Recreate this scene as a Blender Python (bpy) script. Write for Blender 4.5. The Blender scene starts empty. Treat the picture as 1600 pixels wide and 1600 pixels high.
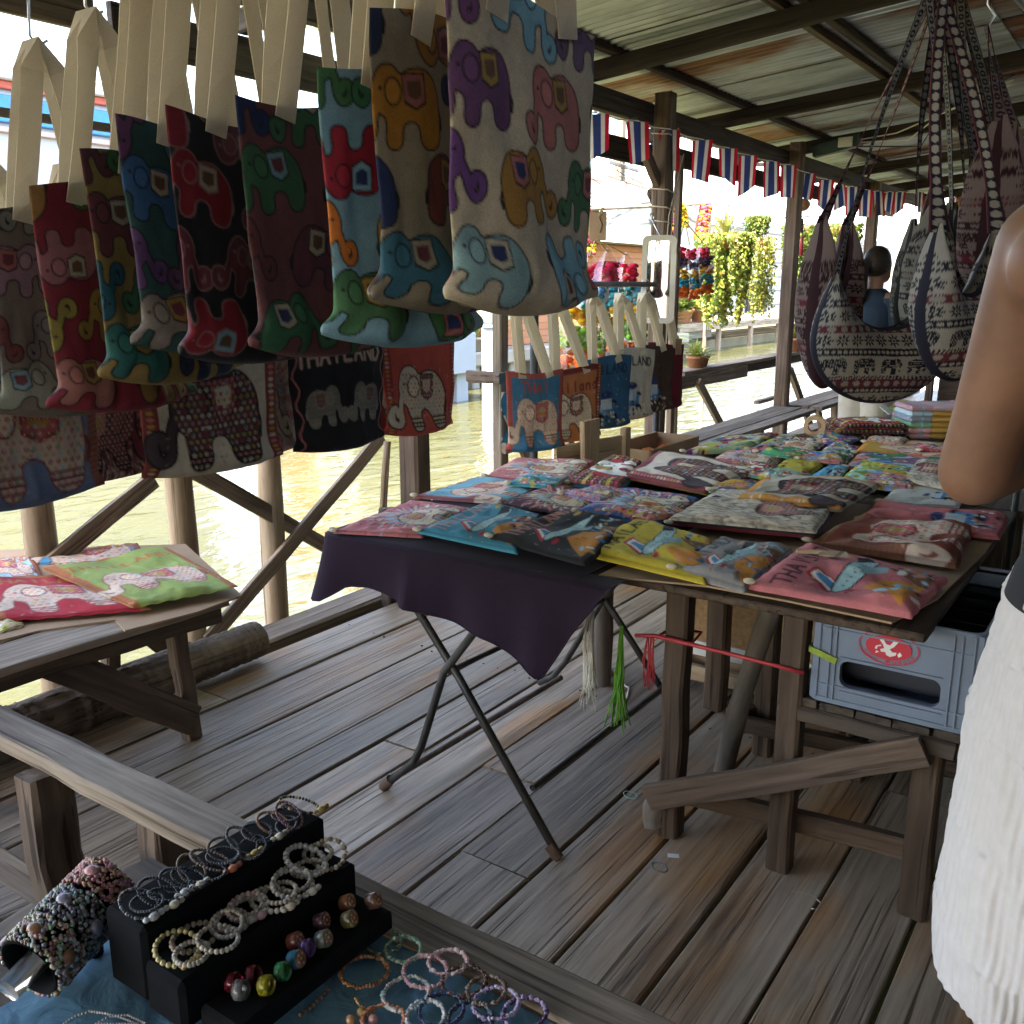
import bpy, bmesh, math, random
import numpy as np
from mathutils import Vector, Matrix, noise as mnoise
rnd = random.Random(7)
SC = bpy.context.scene
COL = SC.collection
# ---------------------------------------------------------------- camera, world, sun, exposure
CF, CH, CP, CY = 1475.0, 1.45, math.radians(13.46), math.radians(34.7)
cam_d = bpy.data.cameras.new('camera'); cam = bpy.data.objects.new('camera', cam_d); COL.objects.link(cam)
cam_d.sensor_width = 36; cam_d.sensor_fit = 'HORIZONTAL'; cam_d.lens = 36 * CF / 1600
cam_d.clip_start = 0.05; cam_d.clip_end = 3000
cam.location = (0, 0, CH)
cam.rotation_euler = (math.radians(90) - CP, 0, CY - math.radians(90))
SC.camera = cam
SUN_EL, SUN_AZ = math.radians(55), math.radians(177)     # direction towards the sun, azimuth from +x
w = bpy.data.worlds.new('World'); SC.world = w; w.use_nodes = True
nt = w.node_tree; nt.nodes.clear()
sky = nt.nodes.new('ShaderNodeTexSky'); sky.sky_type = 'NISHITA'; sky.sun_disc = False
sky.sun_elevation = SUN_EL; sky.sun_rotation = math.radians(90) - SUN_AZ
sky.air_density = 1.0; sky.dust_density = 1.5; sky.ozone_density = 1.0
bgn = nt.nodes.new('ShaderNodeBackground'); bgn.inputs['Strength'].default_value = 0.15
won = nt.nodes.new('ShaderNodeOutputWorld')
nt.links.new(sky.outputs[0], bgn.inputs[0]); nt.links.new(bgn.outputs[0], won.inputs[0])
sd = bpy.data.lights.new('sun', 'SUN'); sd.energy = 3.2; sd.angle = math.radians(0.6); sd.color = (1, .95, .87)
so = bpy.data.objects.new('sun', sd); COL.objects.link(so)
so.rotation_euler = (math.radians(90) - SUN_EL, 0, SUN_AZ + math.radians(90))
vs = SC.view_settings
vs.view_transform = 'Standard'; vs.look = 'None'; vs.exposure = 3.5; vs.gamma = 1
vs.use_white_balance = True; vs.white_balance_temperature = 7500; vs.white_balance_tint = 13
SC.cycles.use_denoising = True
SC.cycles.max_bounces = 7; SC.cycles.diffuse_bounces = 4; SC.cycles.glossy_bounces = 3
SC.cycles.transmission_bounces = 4; SC.cycles.transparent_max_bounces = 8
SC.cycles.caustics_reflective = False; SC.cycles.caustics_refractive = False
SC.cycles.sample_clamp_indirect = 6

# ---------------------------------------------------------------- pixel rays (photo is 1600 x 1600)
fx, fy = math.cos(CY), math.sin(CY); rx, ry = math.sin(CY), -math.cos(CY)
def ray(px, py):
    a = (px - 800) / CF; b = (800 - py) / CF
    f = math.cos(CP) + b * math.sin(CP); u = -math.sin(CP) + b * math.cos(CP)
    return Vector((fx * f + rx * a, fy * f + ry * a, u))
def atz(px, py, h):
    d = ray(px, py); return d * ((h - CH) / d.z) + Vector((0, 0, CH))
def atx(px, py, X):
    d = ray(px, py); return d * (X / d.x) + Vector((0, 0, CH))
def aty(px, py, Y):
    d = ray(px, py); return d * (Y / d.y) + Vector((0, 0, CH))
def V(*a): return Vector(a)

# ---------------------------------------------------------------- objects
ROOT = {}
def tag(o, label, cat, group=None):
    o['label'] = label; o['category'] = cat
    if group: o['group'] = group
    return o
def thing(name, label, cat, loc=(0, 0, 0), group=None, rot=None):
    o = bpy.data.objects.new(name, None); o.empty_display_size = .05; COL.objects.link(o)
    M = Matrix.Translation(Vector(loc))
    if rot is not None: M = M @ rot.to_4x4()
    o.matrix_basis = M; ROOT[o.name] = M
    return tag(o, label, cat, group)
def struct(o):
    o['kind'] = 'structure'; return o
def link(name, me, mat=None, parent=None, M=None):
    o = bpy.data.objects.new(name, me); COL.objects.link(o)
    if mat is not None and not me.materials: me.materials.append(mat)
    M = M or Matrix.Identity(4)
    if parent is not None:
        o.parent = parent
        o.matrix_basis = ROOT[parent.name].inverted() @ M
    else:
        o.matrix_basis = M
    ROOT[o.name] = M
    return o
class MB:
    """collects shapes; build() links them as one mesh object"""
    def __init__(s): s.v = []; s.f = []; s.c = []; s.cur = None; s.sm = []
    def col(s, c): s.cur = c; return s
    def add(s, vs, fs, smooth=False):
        n = len(s.v); s.v += [tuple(v) for v in vs]; s.f += [tuple(i + n for i in f) for f in fs]
        s.sm += [smooth] * len(fs)
        s.c += [s.cur or (1, 1, 1)] * len(vs)
    def box(s, c, d, R=None):
        c = Vector(c); h = [x / 2 for x in d]; vs = []
        for z in (-1, 1):
            for y in (-1, 1):
                for x in (-1, 1):
                    p = Vector((x * h[0], y * h[1], z * h[2]))
                    if R: p = R @ p
                    vs.append(c + p)
        s.add(vs, [(0, 2, 3, 1), (4, 5, 7, 6), (0, 1, 5, 4), (2, 6, 7, 3), (0, 4, 6, 2), (1, 3, 7, 5)])
    def bbox(s, c, d, b=.004, R=None):
        """box with chamfered edges"""
        c = Vector(c); hx, hy, hz = [x / 2 for x in d]; bm_ = min(b, hx * .9, hy * .9, hz * .9)
        bm = bmesh.new(); bmesh.ops.create_cube(bm, size=1)
        for v in bm.verts: v.co = Vector((v.co.x * d[0], v.co.y * d[1], v.co.z * d[2]))
        bmesh.ops.bevel(bm, geom=bm.edges[:], offset=bm_, segments=1, affect='EDGES')
        bm.verts.index_update()
        vs = [c + ((R @ v.co) if R else v.co) for v in bm.verts]
        s.add(vs, [tuple(v.index for v in f.verts) for f in bm.faces]); bm.free()
    def tube(s, pts, r, n=8, closed=False, cap=True):
        pts = [Vector(p) for p in pts]; m = len(pts)
        rr = r if isinstance(r, (list, tuple)) else [r] * m
        vs = []; up = None
        for i, p in enumerate(pts):
            a = pts[(i - 1) % m] if (closed or i > 0) else p
            b = pts[(i + 1) % m] if (closed or i < m - 1) else p
            t = (b - a); t = t.normalized() if t.length > 1e-9 else Vector((0, 0, 1))
            if up is None: up = Vector((0, 0, 1)) if abs(t.z) < .9 else Vector((1, 0, 0))
            x = t.cross(up);
            if x.length < 1e-6: x = t.cross(Vector((0, 1, 0)))
            x.normalize(); y = t.cross(x).normalized(); up = -y if False else x.cross(t)
            for k in range(n):
                q = 2 * math.pi * k / n
                vs.append(p + (x * math.cos(q) + y * math.sin(q)) * rr[i])
        fs = []
        for i in range(m if closed else m - 1):
            j = (i + 1) % m
            for k in range(n):
                l = (k + 1) % n
                fs.append((i * n + k, i * n + l, j * n + l, j * n + k))
        if cap and not closed:
            fs.append(tuple(range(n - 1, -1, -1))[::-1]); fs.append(tuple((m - 1) * n + k for k in range(n)))
        s.add(vs, fs, True)
    def ribbon(s, pts, wdir, wd, th=.002):
        """flat strap swept along pts; wdir = width direction (one vector or one per point)"""
        pts = [Vector(p) for p in pts]; vs = []; m = len(pts)
        for i, p in enumerate(pts):
            a = pts[max(i - 1, 0)]; b = pts[min(i + 1, m - 1)]; t = (b - a).normalized()
            wv = Vector(wdir[i] if isinstance(wdir, list) else wdir); wv = (wv - t * wv.dot(t)).normalized()
            nn = t.cross(wv).normalized()
            ww = wd[i] if isinstance(wd, list) else wd
            vs += [p - wv * ww / 2 - nn * th / 2, p + wv * ww / 2 - nn * th / 2, p + wv * ww / 2 + nn * th / 2, p - wv * ww / 2 + nn * th / 2]
        fs = [(0, 3, 2, 1), tuple((m - 1) * 4 + k for k in range(4))]
        for i in range(m - 1):
            for k in range(4):
                l = (k + 1) % 4
                fs.append((i * 4 + k, i * 4 + l, i * 4 + 4 + l, i * 4 + 4 + k))
        s.add(vs, fs)
    def sph(s, c, r, nu=8, nv=5, R=None):
        c = Vector(c); r = r if isinstance(r, (tuple, list, Vector)) else (r, r, r)
        vs = [V(0, 0, r[2])]
        for j in range(1, nv):
            t = math.pi * j / nv
            for i in range(nu):
                p = 2 * math.pi * i / nu
                vs.append(V(r[0] * math.sin(t) * math.cos(p), r[1] * math.sin(t) * math.sin(p), r[2] * math.cos(t)))
        vs.append(V(0, 0, -r[2]))
        fs = [(0, 1 + i, 1 + (i + 1) % nu) for i in range(nu)]
        for j in range(nv - 2):
            for i in range(nu):
                a = 1 + j * nu + i; b = 1 + j * nu + (i + 1) % nu
                fs.append((a, a + nu, b + nu, b))
        L = len(vs) - 1; o = 1 + (nv - 2) * nu
        fs += [(L, o + (i + 1) % nu, o + i) for i in range(nu)]
        s.add([c + ((R @ v) if R else v) for v in vs], fs, True)
    def lathe(s, c, prof, n=16, R=None):
        c = Vector(c); vs = []; m = len(prof)
        for r, z in prof:
            for i in range(n):
                a = 2 * math.pi * i / n; p = V(r * math.cos(a), r * math.sin(a), z)
                vs.append(c + ((R @ p) if R else p))
        fs = []
        for j in range(m - 1):
            for i in range(n):
                l = (i + 1) % n
                fs.append((j * n + i, j * n + l, j * n + n + l, j * n + n + i))
        s.add(vs, fs, True)
    def grid(s, P, closed_u=False, smooth=True):
        """P: array [nv][nu][3]"""
        P = np.asarray(P, float); nv, nu = P.shape[:2]
        vs = [tuple(p) for p in P.reshape(-1, 3)]; fs = []
        for j in range(nv - 1):
            for i in range(nu if closed_u else nu - 1):
                k = (i + 1) % nu
                fs.append((j * nu + i, j * nu + k, j * nu + nu + k, j * nu + nu + i))
        s.add(vs, fs, smooth)
    def mesh(s, name, vcol=False):
        me = bpy.data.meshes.new(name); me.from_pydata(s.v, [], s.f)
        me.polygons.foreach_set('use_smooth', s.sm)
        if vcol:
            a = me.color_attributes.new('Col', 'FLOAT_COLOR', 'POINT')
            arr = np.ones((len(s.v), 4), np.float32); arr[:, :3] = np.array(s.c, np.float32); a.data.foreach_set('color', arr.ravel())
        me.update(); return me
    def build(s, name, mat, parent=None, M=None, vcol=False, local=None):
        me = s.mesh(name, vcol)
        if local is not None:                       # move the origin to a world point
            me.transform(Matrix.Translation(-Vector(local))); M = Matrix.Translation(Vector(local))
        return link(name, me, mat, parent, M)
def grid_mesh(name, P, C=None, closed_u=False):
    """fast dense grid with colours, numpy"""
    nv, nu = P.shape[:2]
    idx = np.arange(nv * nu).reshape(nv, nu)
    if closed_u:
        a = idx[:-1]; b = np.roll(idx, -1, 1)[:-1]; c = np.roll(idx, -1, 1)[1:]; d = idx[1:]
    else:
        a = idx[:-1, :-1]; b = idx[:-1, 1:]; c = idx[1:, 1:]; d = idx[1:, :-1]
    F = np.stack([a, b, c, d], -1).reshape(-1, 4)
    me = bpy.data.meshes.new(name)
    me.vertices.add(nv * nu); me.vertices.foreach_set('co', P.astype(np.float32).ravel())
    me.loops.add(F.size); me.loops.foreach_set('vertex_index', F.astype(np.int32).ravel())
    me.polygons.add(len(F)); me.polygons.foreach_set('loop_start', np.arange(0, F.size, 4, dtype=np.int32))
    me.polygons.foreach_set('use_smooth', np.ones(len(F), bool))
    me.update(calc_edges=True)
    if C is not None:
        at = me.color_attributes.new('Col', 'FLOAT_COLOR', 'POINT')
        arr = np.ones((nv * nu, 4), np.float32); arr[:, :3] = C.reshape(-1, 3); at.data.foreach_set('color', arr.ravel())
    return me
def vnoise(X, Y, seed=0, octs=3):
    """smooth value noise on numpy arrays"""
    out = np.zeros_like(X, float); amp = 1.0; tot = 0
    for o in range(octs):
        x = X * 2 ** o + seed * 13.7; y = Y * 2 ** o + seed * 7.3
        xi = np.floor(x); yi = np.floor(y); xf = x - xi; yf = y - yi
        def h(a, b): return np.modf(np.abs(np.sin(a * 127.1 + b * 311.7 + o * 17.0) * 43758.5453))[0]
        u = xf * xf * (3 - 2 * xf); v_ = yf * yf * (3 - 2 * yf)
        n = (h(xi, yi) * (1 - u) + h(xi + 1, yi) * u) * (1 - v_) + (h(xi, yi + 1) * (1 - u) + h(xi + 1, yi + 1) * u) * v_
        out += (n - .5) * 2 * amp; tot += amp; amp *= .5
    return out / tot
def frame(p0, p1, roll=0.0, up=None):
    """matrix with local X from p0 to p1"""
    p0 = Vector(p0); p1 = Vector(p1); x = (p1 - p0).normalized()
    u = Vector(up) if up else (V(0, 0, 1) if abs(x.z) < .95 else V(0, 1, 0))
    y = u.cross(x).normalized(); z = x.cross(y)
    M = Matrix((x, y, z)).transposed().to_4x4()
    if roll: M = M @ Matrix.Rotation(roll, 4, 'X')
    M.translation = p0; return M
def beam(p0, p1, wd, ht, mat, name='beam', parent=None, roll=0, up=None, jit=.003, segs=5, bev=.12, seed=None, taper=1.0):
    """sawn timber, length along local X, worn edges"""
    r = random.Random(seed if seed is not None else rnd.random()); L = (Vector(p1) - Vector(p0)).length
    b = min(wd, ht) * bev; hy, hz = wd / 2, ht / 2
    sec = [(-hy + b, -hz), (hy - b, -hz), (hy, -hz + b), (hy, hz - b), (hy - b, hz), (-hy + b, hz), (-hy, hz - b), (-hy, -hz + b)]
    m = MB(); vs = []; n = 8
    for i in range(segs + 1):
        t = i / segs; oy = r.uniform(-jit, jit); oz = r.uniform(-jit, jit); k = 1 + (taper - 1) * t
        for y, z in sec:
            e = L * t + (r.uniform(-jit, jit) if i in (0, segs) else 0)
            vs.append((e, y * k + oy + r.uniform(-jit, jit) * .4, z * k + oz + r.uniform(-jit, jit) * .4))
    fs = [tuple(range(n))[::-1], tuple(segs * n + k for k in range(n))]
    for i in range(segs):
        for k in range(n):
            l = (k + 1) % n; fs.append((i * n + k, i * n + l, i * n + n + l, i * n + n + k))
    m.add(vs, fs)
    return link(name, m.mesh(name), mat, parent, frame(p0, p1, roll, up))
def pole(p0, p1, r0, r1, mat, name='pole', parent=None, n=12, segs=8, bend=.01, seed=None):
    """round timber, length along local X"""
    r = random.Random(seed if seed is not None else rnd.random()); L = (Vector(p1) - Vector(p0)).length
    pts = []; rr = []
    a1, a2 = r.uniform(-bend, bend), r.uniform(-bend, bend)
    for i in range(segs + 1):
        t = i / segs; pts.append((L * t, a1 * math.sin(t * 3.1), a2 * math.sin(t * 4.2))); rr.append((r0 + (r1 - r0) * t) * r.uniform(.95, 1.05))
    m = MB(); m.tube(pts, rr, n)
    return link(name, m.mesh(name), mat, parent, frame(p0, p1))
# ---------------------------------------------------------------- materials
def newmat(name):
    m = bpy.data.materials.new(name); m.use_nodes = True; nt = m.node_tree
    return m, nt, nt.nodes['Principled BSDF']
def N(nt, t, **kw):
    n = nt.nodes.new(t)
    for k, v in kw.items():
        if k in n.inputs: n.inputs[k].default_value = v
        else: setattr(n, k, v)
    return n
def ramp(nt, stops):
    r = nt.nodes.new('ShaderNodeValToRGB'); e = r.color_ramp.elements
    while len(e) < len(stops): e.new(.5)
    for q, (p, c) in zip(e, stops): q.position = p; q.color = (*c, 1)
    return r
def objcoord(nt, scale=(1, 1, 1), randoff=True):
    tc = nt.nodes.new('ShaderNodeTexCoord'); mp = nt.nodes.new('ShaderNodeMapping'); mp.inputs['Scale'].default_value = scale
    src = tc.outputs['Object']
    if randoff:
        oi = nt.nodes.new('ShaderNodeObjectInfo'); mu = N(nt, 'ShaderNodeMath', operation='MULTIPLY'); mu.inputs[1].default_value = 37.0
        nt.links.new(oi.outputs['Random'], mu.inputs[0])
        ad = N(nt, 'ShaderNodeVectorMath', operation='ADD'); nt.links.new(src, ad.inputs[0]); nt.links.new(mu.outputs[0], ad.inputs[1]); src = ad.outputs[0]
    nt.links.new(src, mp.inputs['Vector']); return mp.outputs[0]
def bump(nt, bs, height, strength=.3, dist=.01):
    b = N(nt, 'ShaderNodeBump'); b.inputs['Strength'].default_value = strength; b.inputs['Distance'].default_value = dist
    nt.links.new(height, b.inputs['Height']); nt.links.new(b.outputs[0], bs.inputs['Normal'])
def mat_wood(name, dark, mid, light, rough=.7, grain=22, var=.35, patch=None, bstr=.5, spec=.3):
    m, nt, bs = newmat(name); L = nt.links.new
    v = objcoord(nt, (1.2, grain, grain))
    n1 = N(nt, 'ShaderNodeTexNoise', Scale=1.6, Detail=8, Roughness=.65, Distortion=.6); L(v, n1.inputs['Vector'])
    v2 = objcoord(nt, (1.0, 3.0, 3.0))
    n2 = N(nt, 'ShaderNodeTexNoise', Scale=1.7, Detail=4, Roughness=.6); L(v2, n2.inputs['Vector'])
    mx = N(nt, 'ShaderNodeMath', operation='MULTIPLY_ADD'); mx.inputs[1].default_value = .6
    L(n1.outputs[0], mx.inputs[0])
    m3 = N(nt, 'ShaderNodeMath', operation='MULTIPLY'); m3.inputs[1].default_value = .4; L(n2.outputs[0], m3.inputs[0]); L(m3.outputs[0], mx.inputs[2])
    r = ramp(nt, [(.33, dark), (.5, mid), (.68, light)]); L(mx.outputs[0], r.inputs[0])
    col = r.outputs[0]
    if patch:
        n4 = N(nt, 'ShaderNodeTexNoise', Scale=1.1, Detail=3); L(v2, n4.inputs['Vector'])
        rp = ramp(nt, [(.52, (0, 0, 0)), (.68, (1, 1, 1))]); L(n4.outputs[0], rp.inputs[0])
        mp = N(nt, 'ShaderNodeMix', data_type='RGBA'); L(rp.outputs[0], mp.inputs[0]); L(col, mp.inputs[6])
        mm = N(nt, 'ShaderNodeMix', data_type='RGBA', blend_type='MULTIPLY'); mm.inputs[0].default_value = 1
        L(col, mm.inputs[6]); mm.inputs[7].default_value = (*patch, 1); L(mm.outputs[2], mp.inputs[7]); col = mp.outputs[2]
    oi = nt.nodes.new('ShaderNodeObjectInfo'); mr = N(nt, 'ShaderNodeMapRange'); mr.inputs[3].default_value = 1 - var; mr.inputs[4].default_value = 1 + var * .7
    L(oi.outputs['Random'], mr.inputs[0])
    hs = N(nt, 'ShaderNodeHueSaturation'); L(col, hs.inputs['Color']); L(mr.outputs[0], hs.inputs['Value'])
    v5 = objcoord(nt, (.9, grain * 2.6, grain * 2.6)); n5 = N(nt, 'ShaderNodeTexNoise', Scale=1.3, Detail=3, Roughness=.5, Distortion=.3); L(v5, n5.inputs['Vector'])
    rc = ramp(nt, [(.33, (.36, .33, .30)), (.42, (1, 1, 1))]); L(n5.outputs[0], rc.inputs[0])
    mc_ = N(nt, 'ShaderNodeMix', data_type='RGBA', blend_type='MULTIPLY'); mc_.inputs[0].default_value = 1; L(hs.outputs[0], mc_.inputs[6]); L(rc.outputs[0], mc_.inputs[7])
    L(mc_.outputs[2], bs.inputs['Base Color']); bs.inputs['Specular IOR Level'].default_value = spec
    rr_ = N(nt, 'ShaderNodeMapRange'); rr_.inputs[3].default_value = rough - .12; rr_.inputs[4].default_value = rough + .15; L(n2.outputs[0], rr_.inputs[0]); L(rr_.outputs[0], bs.inputs['Roughness'])
    ad_ = N(nt, 'ShaderNodeMath', operation='ADD'); L(n1.outputs[0], ad_.inputs[0]); L(rc.outputs[0], ad_.inputs[1])
    bump(nt, bs, ad_.outputs[0], bstr, .003); return m
def mat_plain(name, c, rough=.6, var=.12, scale=8, bstr=0, metal=0, spec=.4, alpha=None, rv=0):
    m, nt, bs = newmat(name); L = nt.links.new
    v = objcoord(nt); n = N(nt, 'ShaderNodeTexNoise', Scale=scale, Detail=5, Roughness=.6); L(v, n.inputs['Vector'])
    r = ramp(nt, [(.3, tuple(x * (1 - var) for x in c)), (.7, tuple(min(1, x * (1 + var)) for x in c))]); L(n.outputs[0], r.inputs[0])
    col = r.outputs[0]
    if rv:
        oi = nt.nodes.new('ShaderNodeObjectInfo'); mr = N(nt, 'ShaderNodeMapRange'); mr.inputs[3].default_value = 1 - rv; mr.inputs[4].default_value = 1 + rv
        L(oi.outputs['Random'], mr.inputs[0]); hs = N(nt, 'ShaderNodeHueSaturation'); L(col, hs.inputs['Color']); L(mr.outputs[0], hs.inputs['Value']); col = hs.outputs[0]
    L(col, bs.inputs['Base Color']); bs.inputs['Roughness'].default_value = rough; bs.inputs['Metallic'].default_value = metal; bs.inputs['Specular IOR Level'].default_value = spec
    if bstr: bump(nt, bs, n.outputs[0], bstr, .005)
    return m
def mat_vcol(name, rough=.85, weave=420, bstr=.25, trans=0.0, spec=.2, sheen=0, metal=0):
    m, nt, bs = newmat(name); L = nt.links.new
    a = N(nt, 'ShaderNodeVertexColor', layer_name='Col')
    v = objcoord(nt, randoff=False); n = N(nt, 'ShaderNodeTexNoise', Scale=weave, Detail=2); L(v, n.inputs['Vector'])
    n2 = N(nt, 'ShaderNodeTexNoise', Scale=9, Detail=4); L(v, n2.inputs['Vector'])
    ad = N(nt, 'ShaderNodeMath', operation='ADD'); L(n.outputs[0], ad.inputs[0]); L(n2.outputs[0], ad.inputs[1])
    mr = N(nt, 'ShaderNodeMapRange'); mr.inputs[1].default_value = .6; mr.inputs[2].default_value = 1.4; mr.inputs[3].default_value = .72; mr.inputs[4].default_value = 1.22
    L(ad.outputs[0], mr.inputs[0])
    mx = N(nt, 'ShaderNodeVectorMath', operation='SCALE'); L(a.outputs[0], mx.inputs[0]); L(mr.outputs[0], mx.inputs['Scale'])
    L(mx.outputs[0], bs.inputs['Base Color']); bs.inputs['Roughness'].default_value = rough; bs.inputs['Specular IOR Level'].default_value = spec; bs.inputs['Metallic'].default_value = metal
    if bstr: bump(nt, bs, ad.outputs[0], bstr, .002)
    if sheen: bs.inputs['Sheen Weight'].default_value = sheen
    if trans:
        t = N(nt, 'ShaderNodeBsdfTranslucent'); L(mx.outputs[0], t.inputs[0])
        ms = N(nt, 'ShaderNodeMixShader'); ms.inputs[0].default_value = trans; L(bs.outputs[0], ms.inputs[1]); L(t.outputs[0], ms.inputs[2])
        L(ms.outputs[0], nt.nodes['Material Output'].inputs[0])
    return m
W_FLOOR = mat_wood('weathered floor timber', (.11, .08, .056), (.35, .272, .2), (.54, .44, .34), rough=.54, grain=28, var=.45, patch=(1.15, .76, .42), bstr=1.0, spec=.45)
W_GREY = mat_wood('grey sawn timber', (.085, .062, .045), (.22, .17, .128), (.38, .315, .25), rough=.75, grain=24, var=.2)
W_BROWN = mat_wood('brown table timber', (.03, .019, .013), (.075, .048, .033), (.14, .096, .066), rough=.7, grain=20, var=.25)
W_DARK = mat_wood('dark roof timber', (.028, .021, .017), (.06, .046, .038), (.11, .085, .07), rough=.8, grain=16, var=.3)
W_POST = mat_wood('brown post timber', (.055, .036, .027), (.125, .086, .064), (.22, .16, .12), rough=.75, grain=18, var=.2)
W_PILE = mat_wood('pale debarked pole', (.17, .12, .075), (.33, .245, .165), (.5, .41, .31), rough=.8, grain=12, var=.15)
W_LOG = mat_wood('rotten log', (.04, .03, .024), (.13, .098, .075), (.29, .23, .18), rough=.9, grain=22, var=.1, bstr=1.0)
W_PALE = mat_wood('pale box wood', (.28, .19, .11), (.42, .3, .19), (.55, .43, .3), rough=.7, grain=14, var=.15)
W_BARK = mat_wood('bark covered branch', (.045, .038, .032), (.12, .1, .085), (.24, .21, .18), rough=.95, grain=7, var=.1, bstr=1)
CLOTH = mat_vcol('printed cotton', trans=.05)
CLOTH_GLIT = mat_vcol('printed canvas with glitter thread', trans=.04, rough=.75, spec=.3)
BEADS = mat_vcol('glossy beads', rough=.25, weave=60, bstr=0, spec=.6)
PAINT = mat_vcol('matt painted surface', rough=.6, weave=90, bstr=.05)
def mat_strap():
    m, nt, bs = newmat('cream ribbed webbing'); L = nt.links.new
    v = objcoord(nt, randoff=True)
    n = N(nt, 'ShaderNodeTexNoise', Scale=700, Detail=2); L(v, n.inputs['Vector'])
    r = ramp(nt, [(.3, (.68, .6, .48)), (.7, (.8, .73, .6))]); L(n.outputs[0], r.inputs[0])
    L(r.outputs[0], bs.inputs['Base Color']); bs.inputs['Roughness'].default_value = .9; bs.inputs['Specular IOR Level'].default_value = .15
    t = N(nt, 'ShaderNodeBsdfTranslucent'); L(r.outputs[0], t.inputs[0]); ms = N(nt, 'ShaderNodeMixShader'); ms.inputs[0].default_value = .5
    L(bs.outputs[0], ms.inputs[1]); L(t.outputs[0], ms.inputs[2]); L(ms.outputs[0], nt.nodes['Material Output'].inputs[0])
    bump(nt, bs, n.outputs[0], .3, .002); return m
STRAP = mat_strap()
METAL = mat_plain('worn black steel', (.045, .043, .042), .45, .4, 14, .1, metal=.3)
RUSTY = mat_plain('rusty tube end', (.16, .1, .075), .6, .4, 20, .2)
CHROME = mat_plain('bright steel wire', (.6, .6, .6), .3, .1, 5, metal=.9)
CARD = mat_plain('brown cardboard', (.33, .22, .135), .85, .15, 5, .1)
WHITEP = mat_plain('white paint', (.75, .75, .73), .6, .06, 3)
# ================================================================ SETTING
def mat_water():
    m, nt, bs = newmat('murky canal water'); L = nt.links.new
    v = objcoord(nt, (1, 1, 1), False)
    n = N(nt, 'ShaderNodeTexNoise', Scale=.25, Detail=3); L(v, n.inputs['Vector'])
    r = ramp(nt, [(.3, (.05, .053, .019)), (.7, (.072, .073, .029))]); L(n.outputs[0], r.inputs[0]); L(r.outputs[0], bs.inputs['Base Color'])
    bs.inputs['Roughness'].default_value = .12; bs.inputs['Specular IOR Level'].default_value = .5; bs.inputs['IOR'].default_value = 1.33
    mp = N(nt, 'ShaderNodeMapping'); mp.inputs['Scale'].default_value = (1.0, 2.1, 1); mp.inputs['Rotation'].default_value = (0, 0, .5); L(v, mp.inputs[0])
    n2 = N(nt, 'ShaderNodeTexNoise', Scale=1.7, Detail=3, Roughness=.5, Distortion=.6); L(mp.outputs[0], n2.inputs['Vector'])
    bump(nt, bs, n2.outputs[0], .4, .12); return m
m = MB(); m.grid([[(-120, y, -.7), (160, y, -.7)] for y in (-14, 90)])
struct(m.build('water', mat_water()))
m = MB(); m.grid([[(x, y, -1.6) for x in (-900, 900)] for y in (-900, 1500)])
struct(m.build('ground', mat_plain('earth bank', (.12, .1, .07), .95, .3, .5)))
# --- deck: joists (structure) with every plank a piece of it
root = bpy.data.objects.new('deck_floor', None); COL.objects.link(root); ROOT[root.name] = Matrix.Identity(4); struct(root)
ys = [-2.6, -2.38, -2.15, -1.93, -1.70, -1.48, -1.25, -1.02, -.8, -.57, -.34, -.11, .11, .325, .53, .735, .945, 1.157, 1.375, 1.6, 1.81, 1.97, 2.12, 2.37, 2.63, 2.86]
prng = random.Random(11)
for i in range(len(ys) - 1):
    y0, y1 = ys[i], ys[i + 1]
    cuts = [-11, -3.6]; x = -3.6 + prng.uniform(1, 3.2)
    if y1 < -.6: cuts += [2.2, 8.3]
    else:
        while x < 14.2: cuts.append(x); x += prng.uniform(2.1, 4.6)
    cuts.append(14.6)
    for a, b in zip(cuts[:-1], cuts[1:]):
        g = prng.uniform(.0025, .0065); dz = prng.uniform(-.004, .003)
        beam((a + .003, (y0 + y1) / 2, -.018 + dz), (b - .003, (y0 + y1) / 2 + prng.uniform(-.003, .003), -.018 + dz + prng.uniform(-.002, .002)), (y1 - y0) - g * 2, .036, W_FLOOR, 'plank', root, jit=.0018, segs=6, bev=.09, seed=prng.random())
for x in [-10.25 + 1.45 * k for k in range(18)]:
    beam((x, -2.7, -.11), (x, 3.05, -.11), .09, .13, W_DARK, 'joist', root)
m = MB(); nr = random.Random(2)
for x in [-10.25 + 1.45 * k for k in range(7, 13)]:
    for y0, y1 in zip(ys[:-1], ys[1:]):
        if y1 < -.6: continue
        for yy in (y0 + .035, y1 - .035): m.lathe((x + nr.uniform(-.02, .02), yy + nr.uniform(-.008, .008), .0005), [(.0045, -.003), (.0045, .001), (0, .0016)], 8)
o = m.build('nail_heads', mat_plain('rusty nail', (.06, .04, .03), .6, .3, 40), root); o['kind'] = 'stuff'
# split patch boards near the table legs, edge beam by the water
beam((2.2, 3.02, -.045), (8.2, 3.02, -.045), .17, .12, W_GREY, 'edge_beam', root, jit=.004)
beam((-10.9, 3.0, -.06), (2.17, 3.0, -.06), .15, .1, W_GREY, 'edge_beam', root, jit=.004)
beam((8.25, 3.02, -.045), (14.6, 3.02, -.045), .17, .12, W_GREY, 'edge_beam', root, jit=.004)
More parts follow.
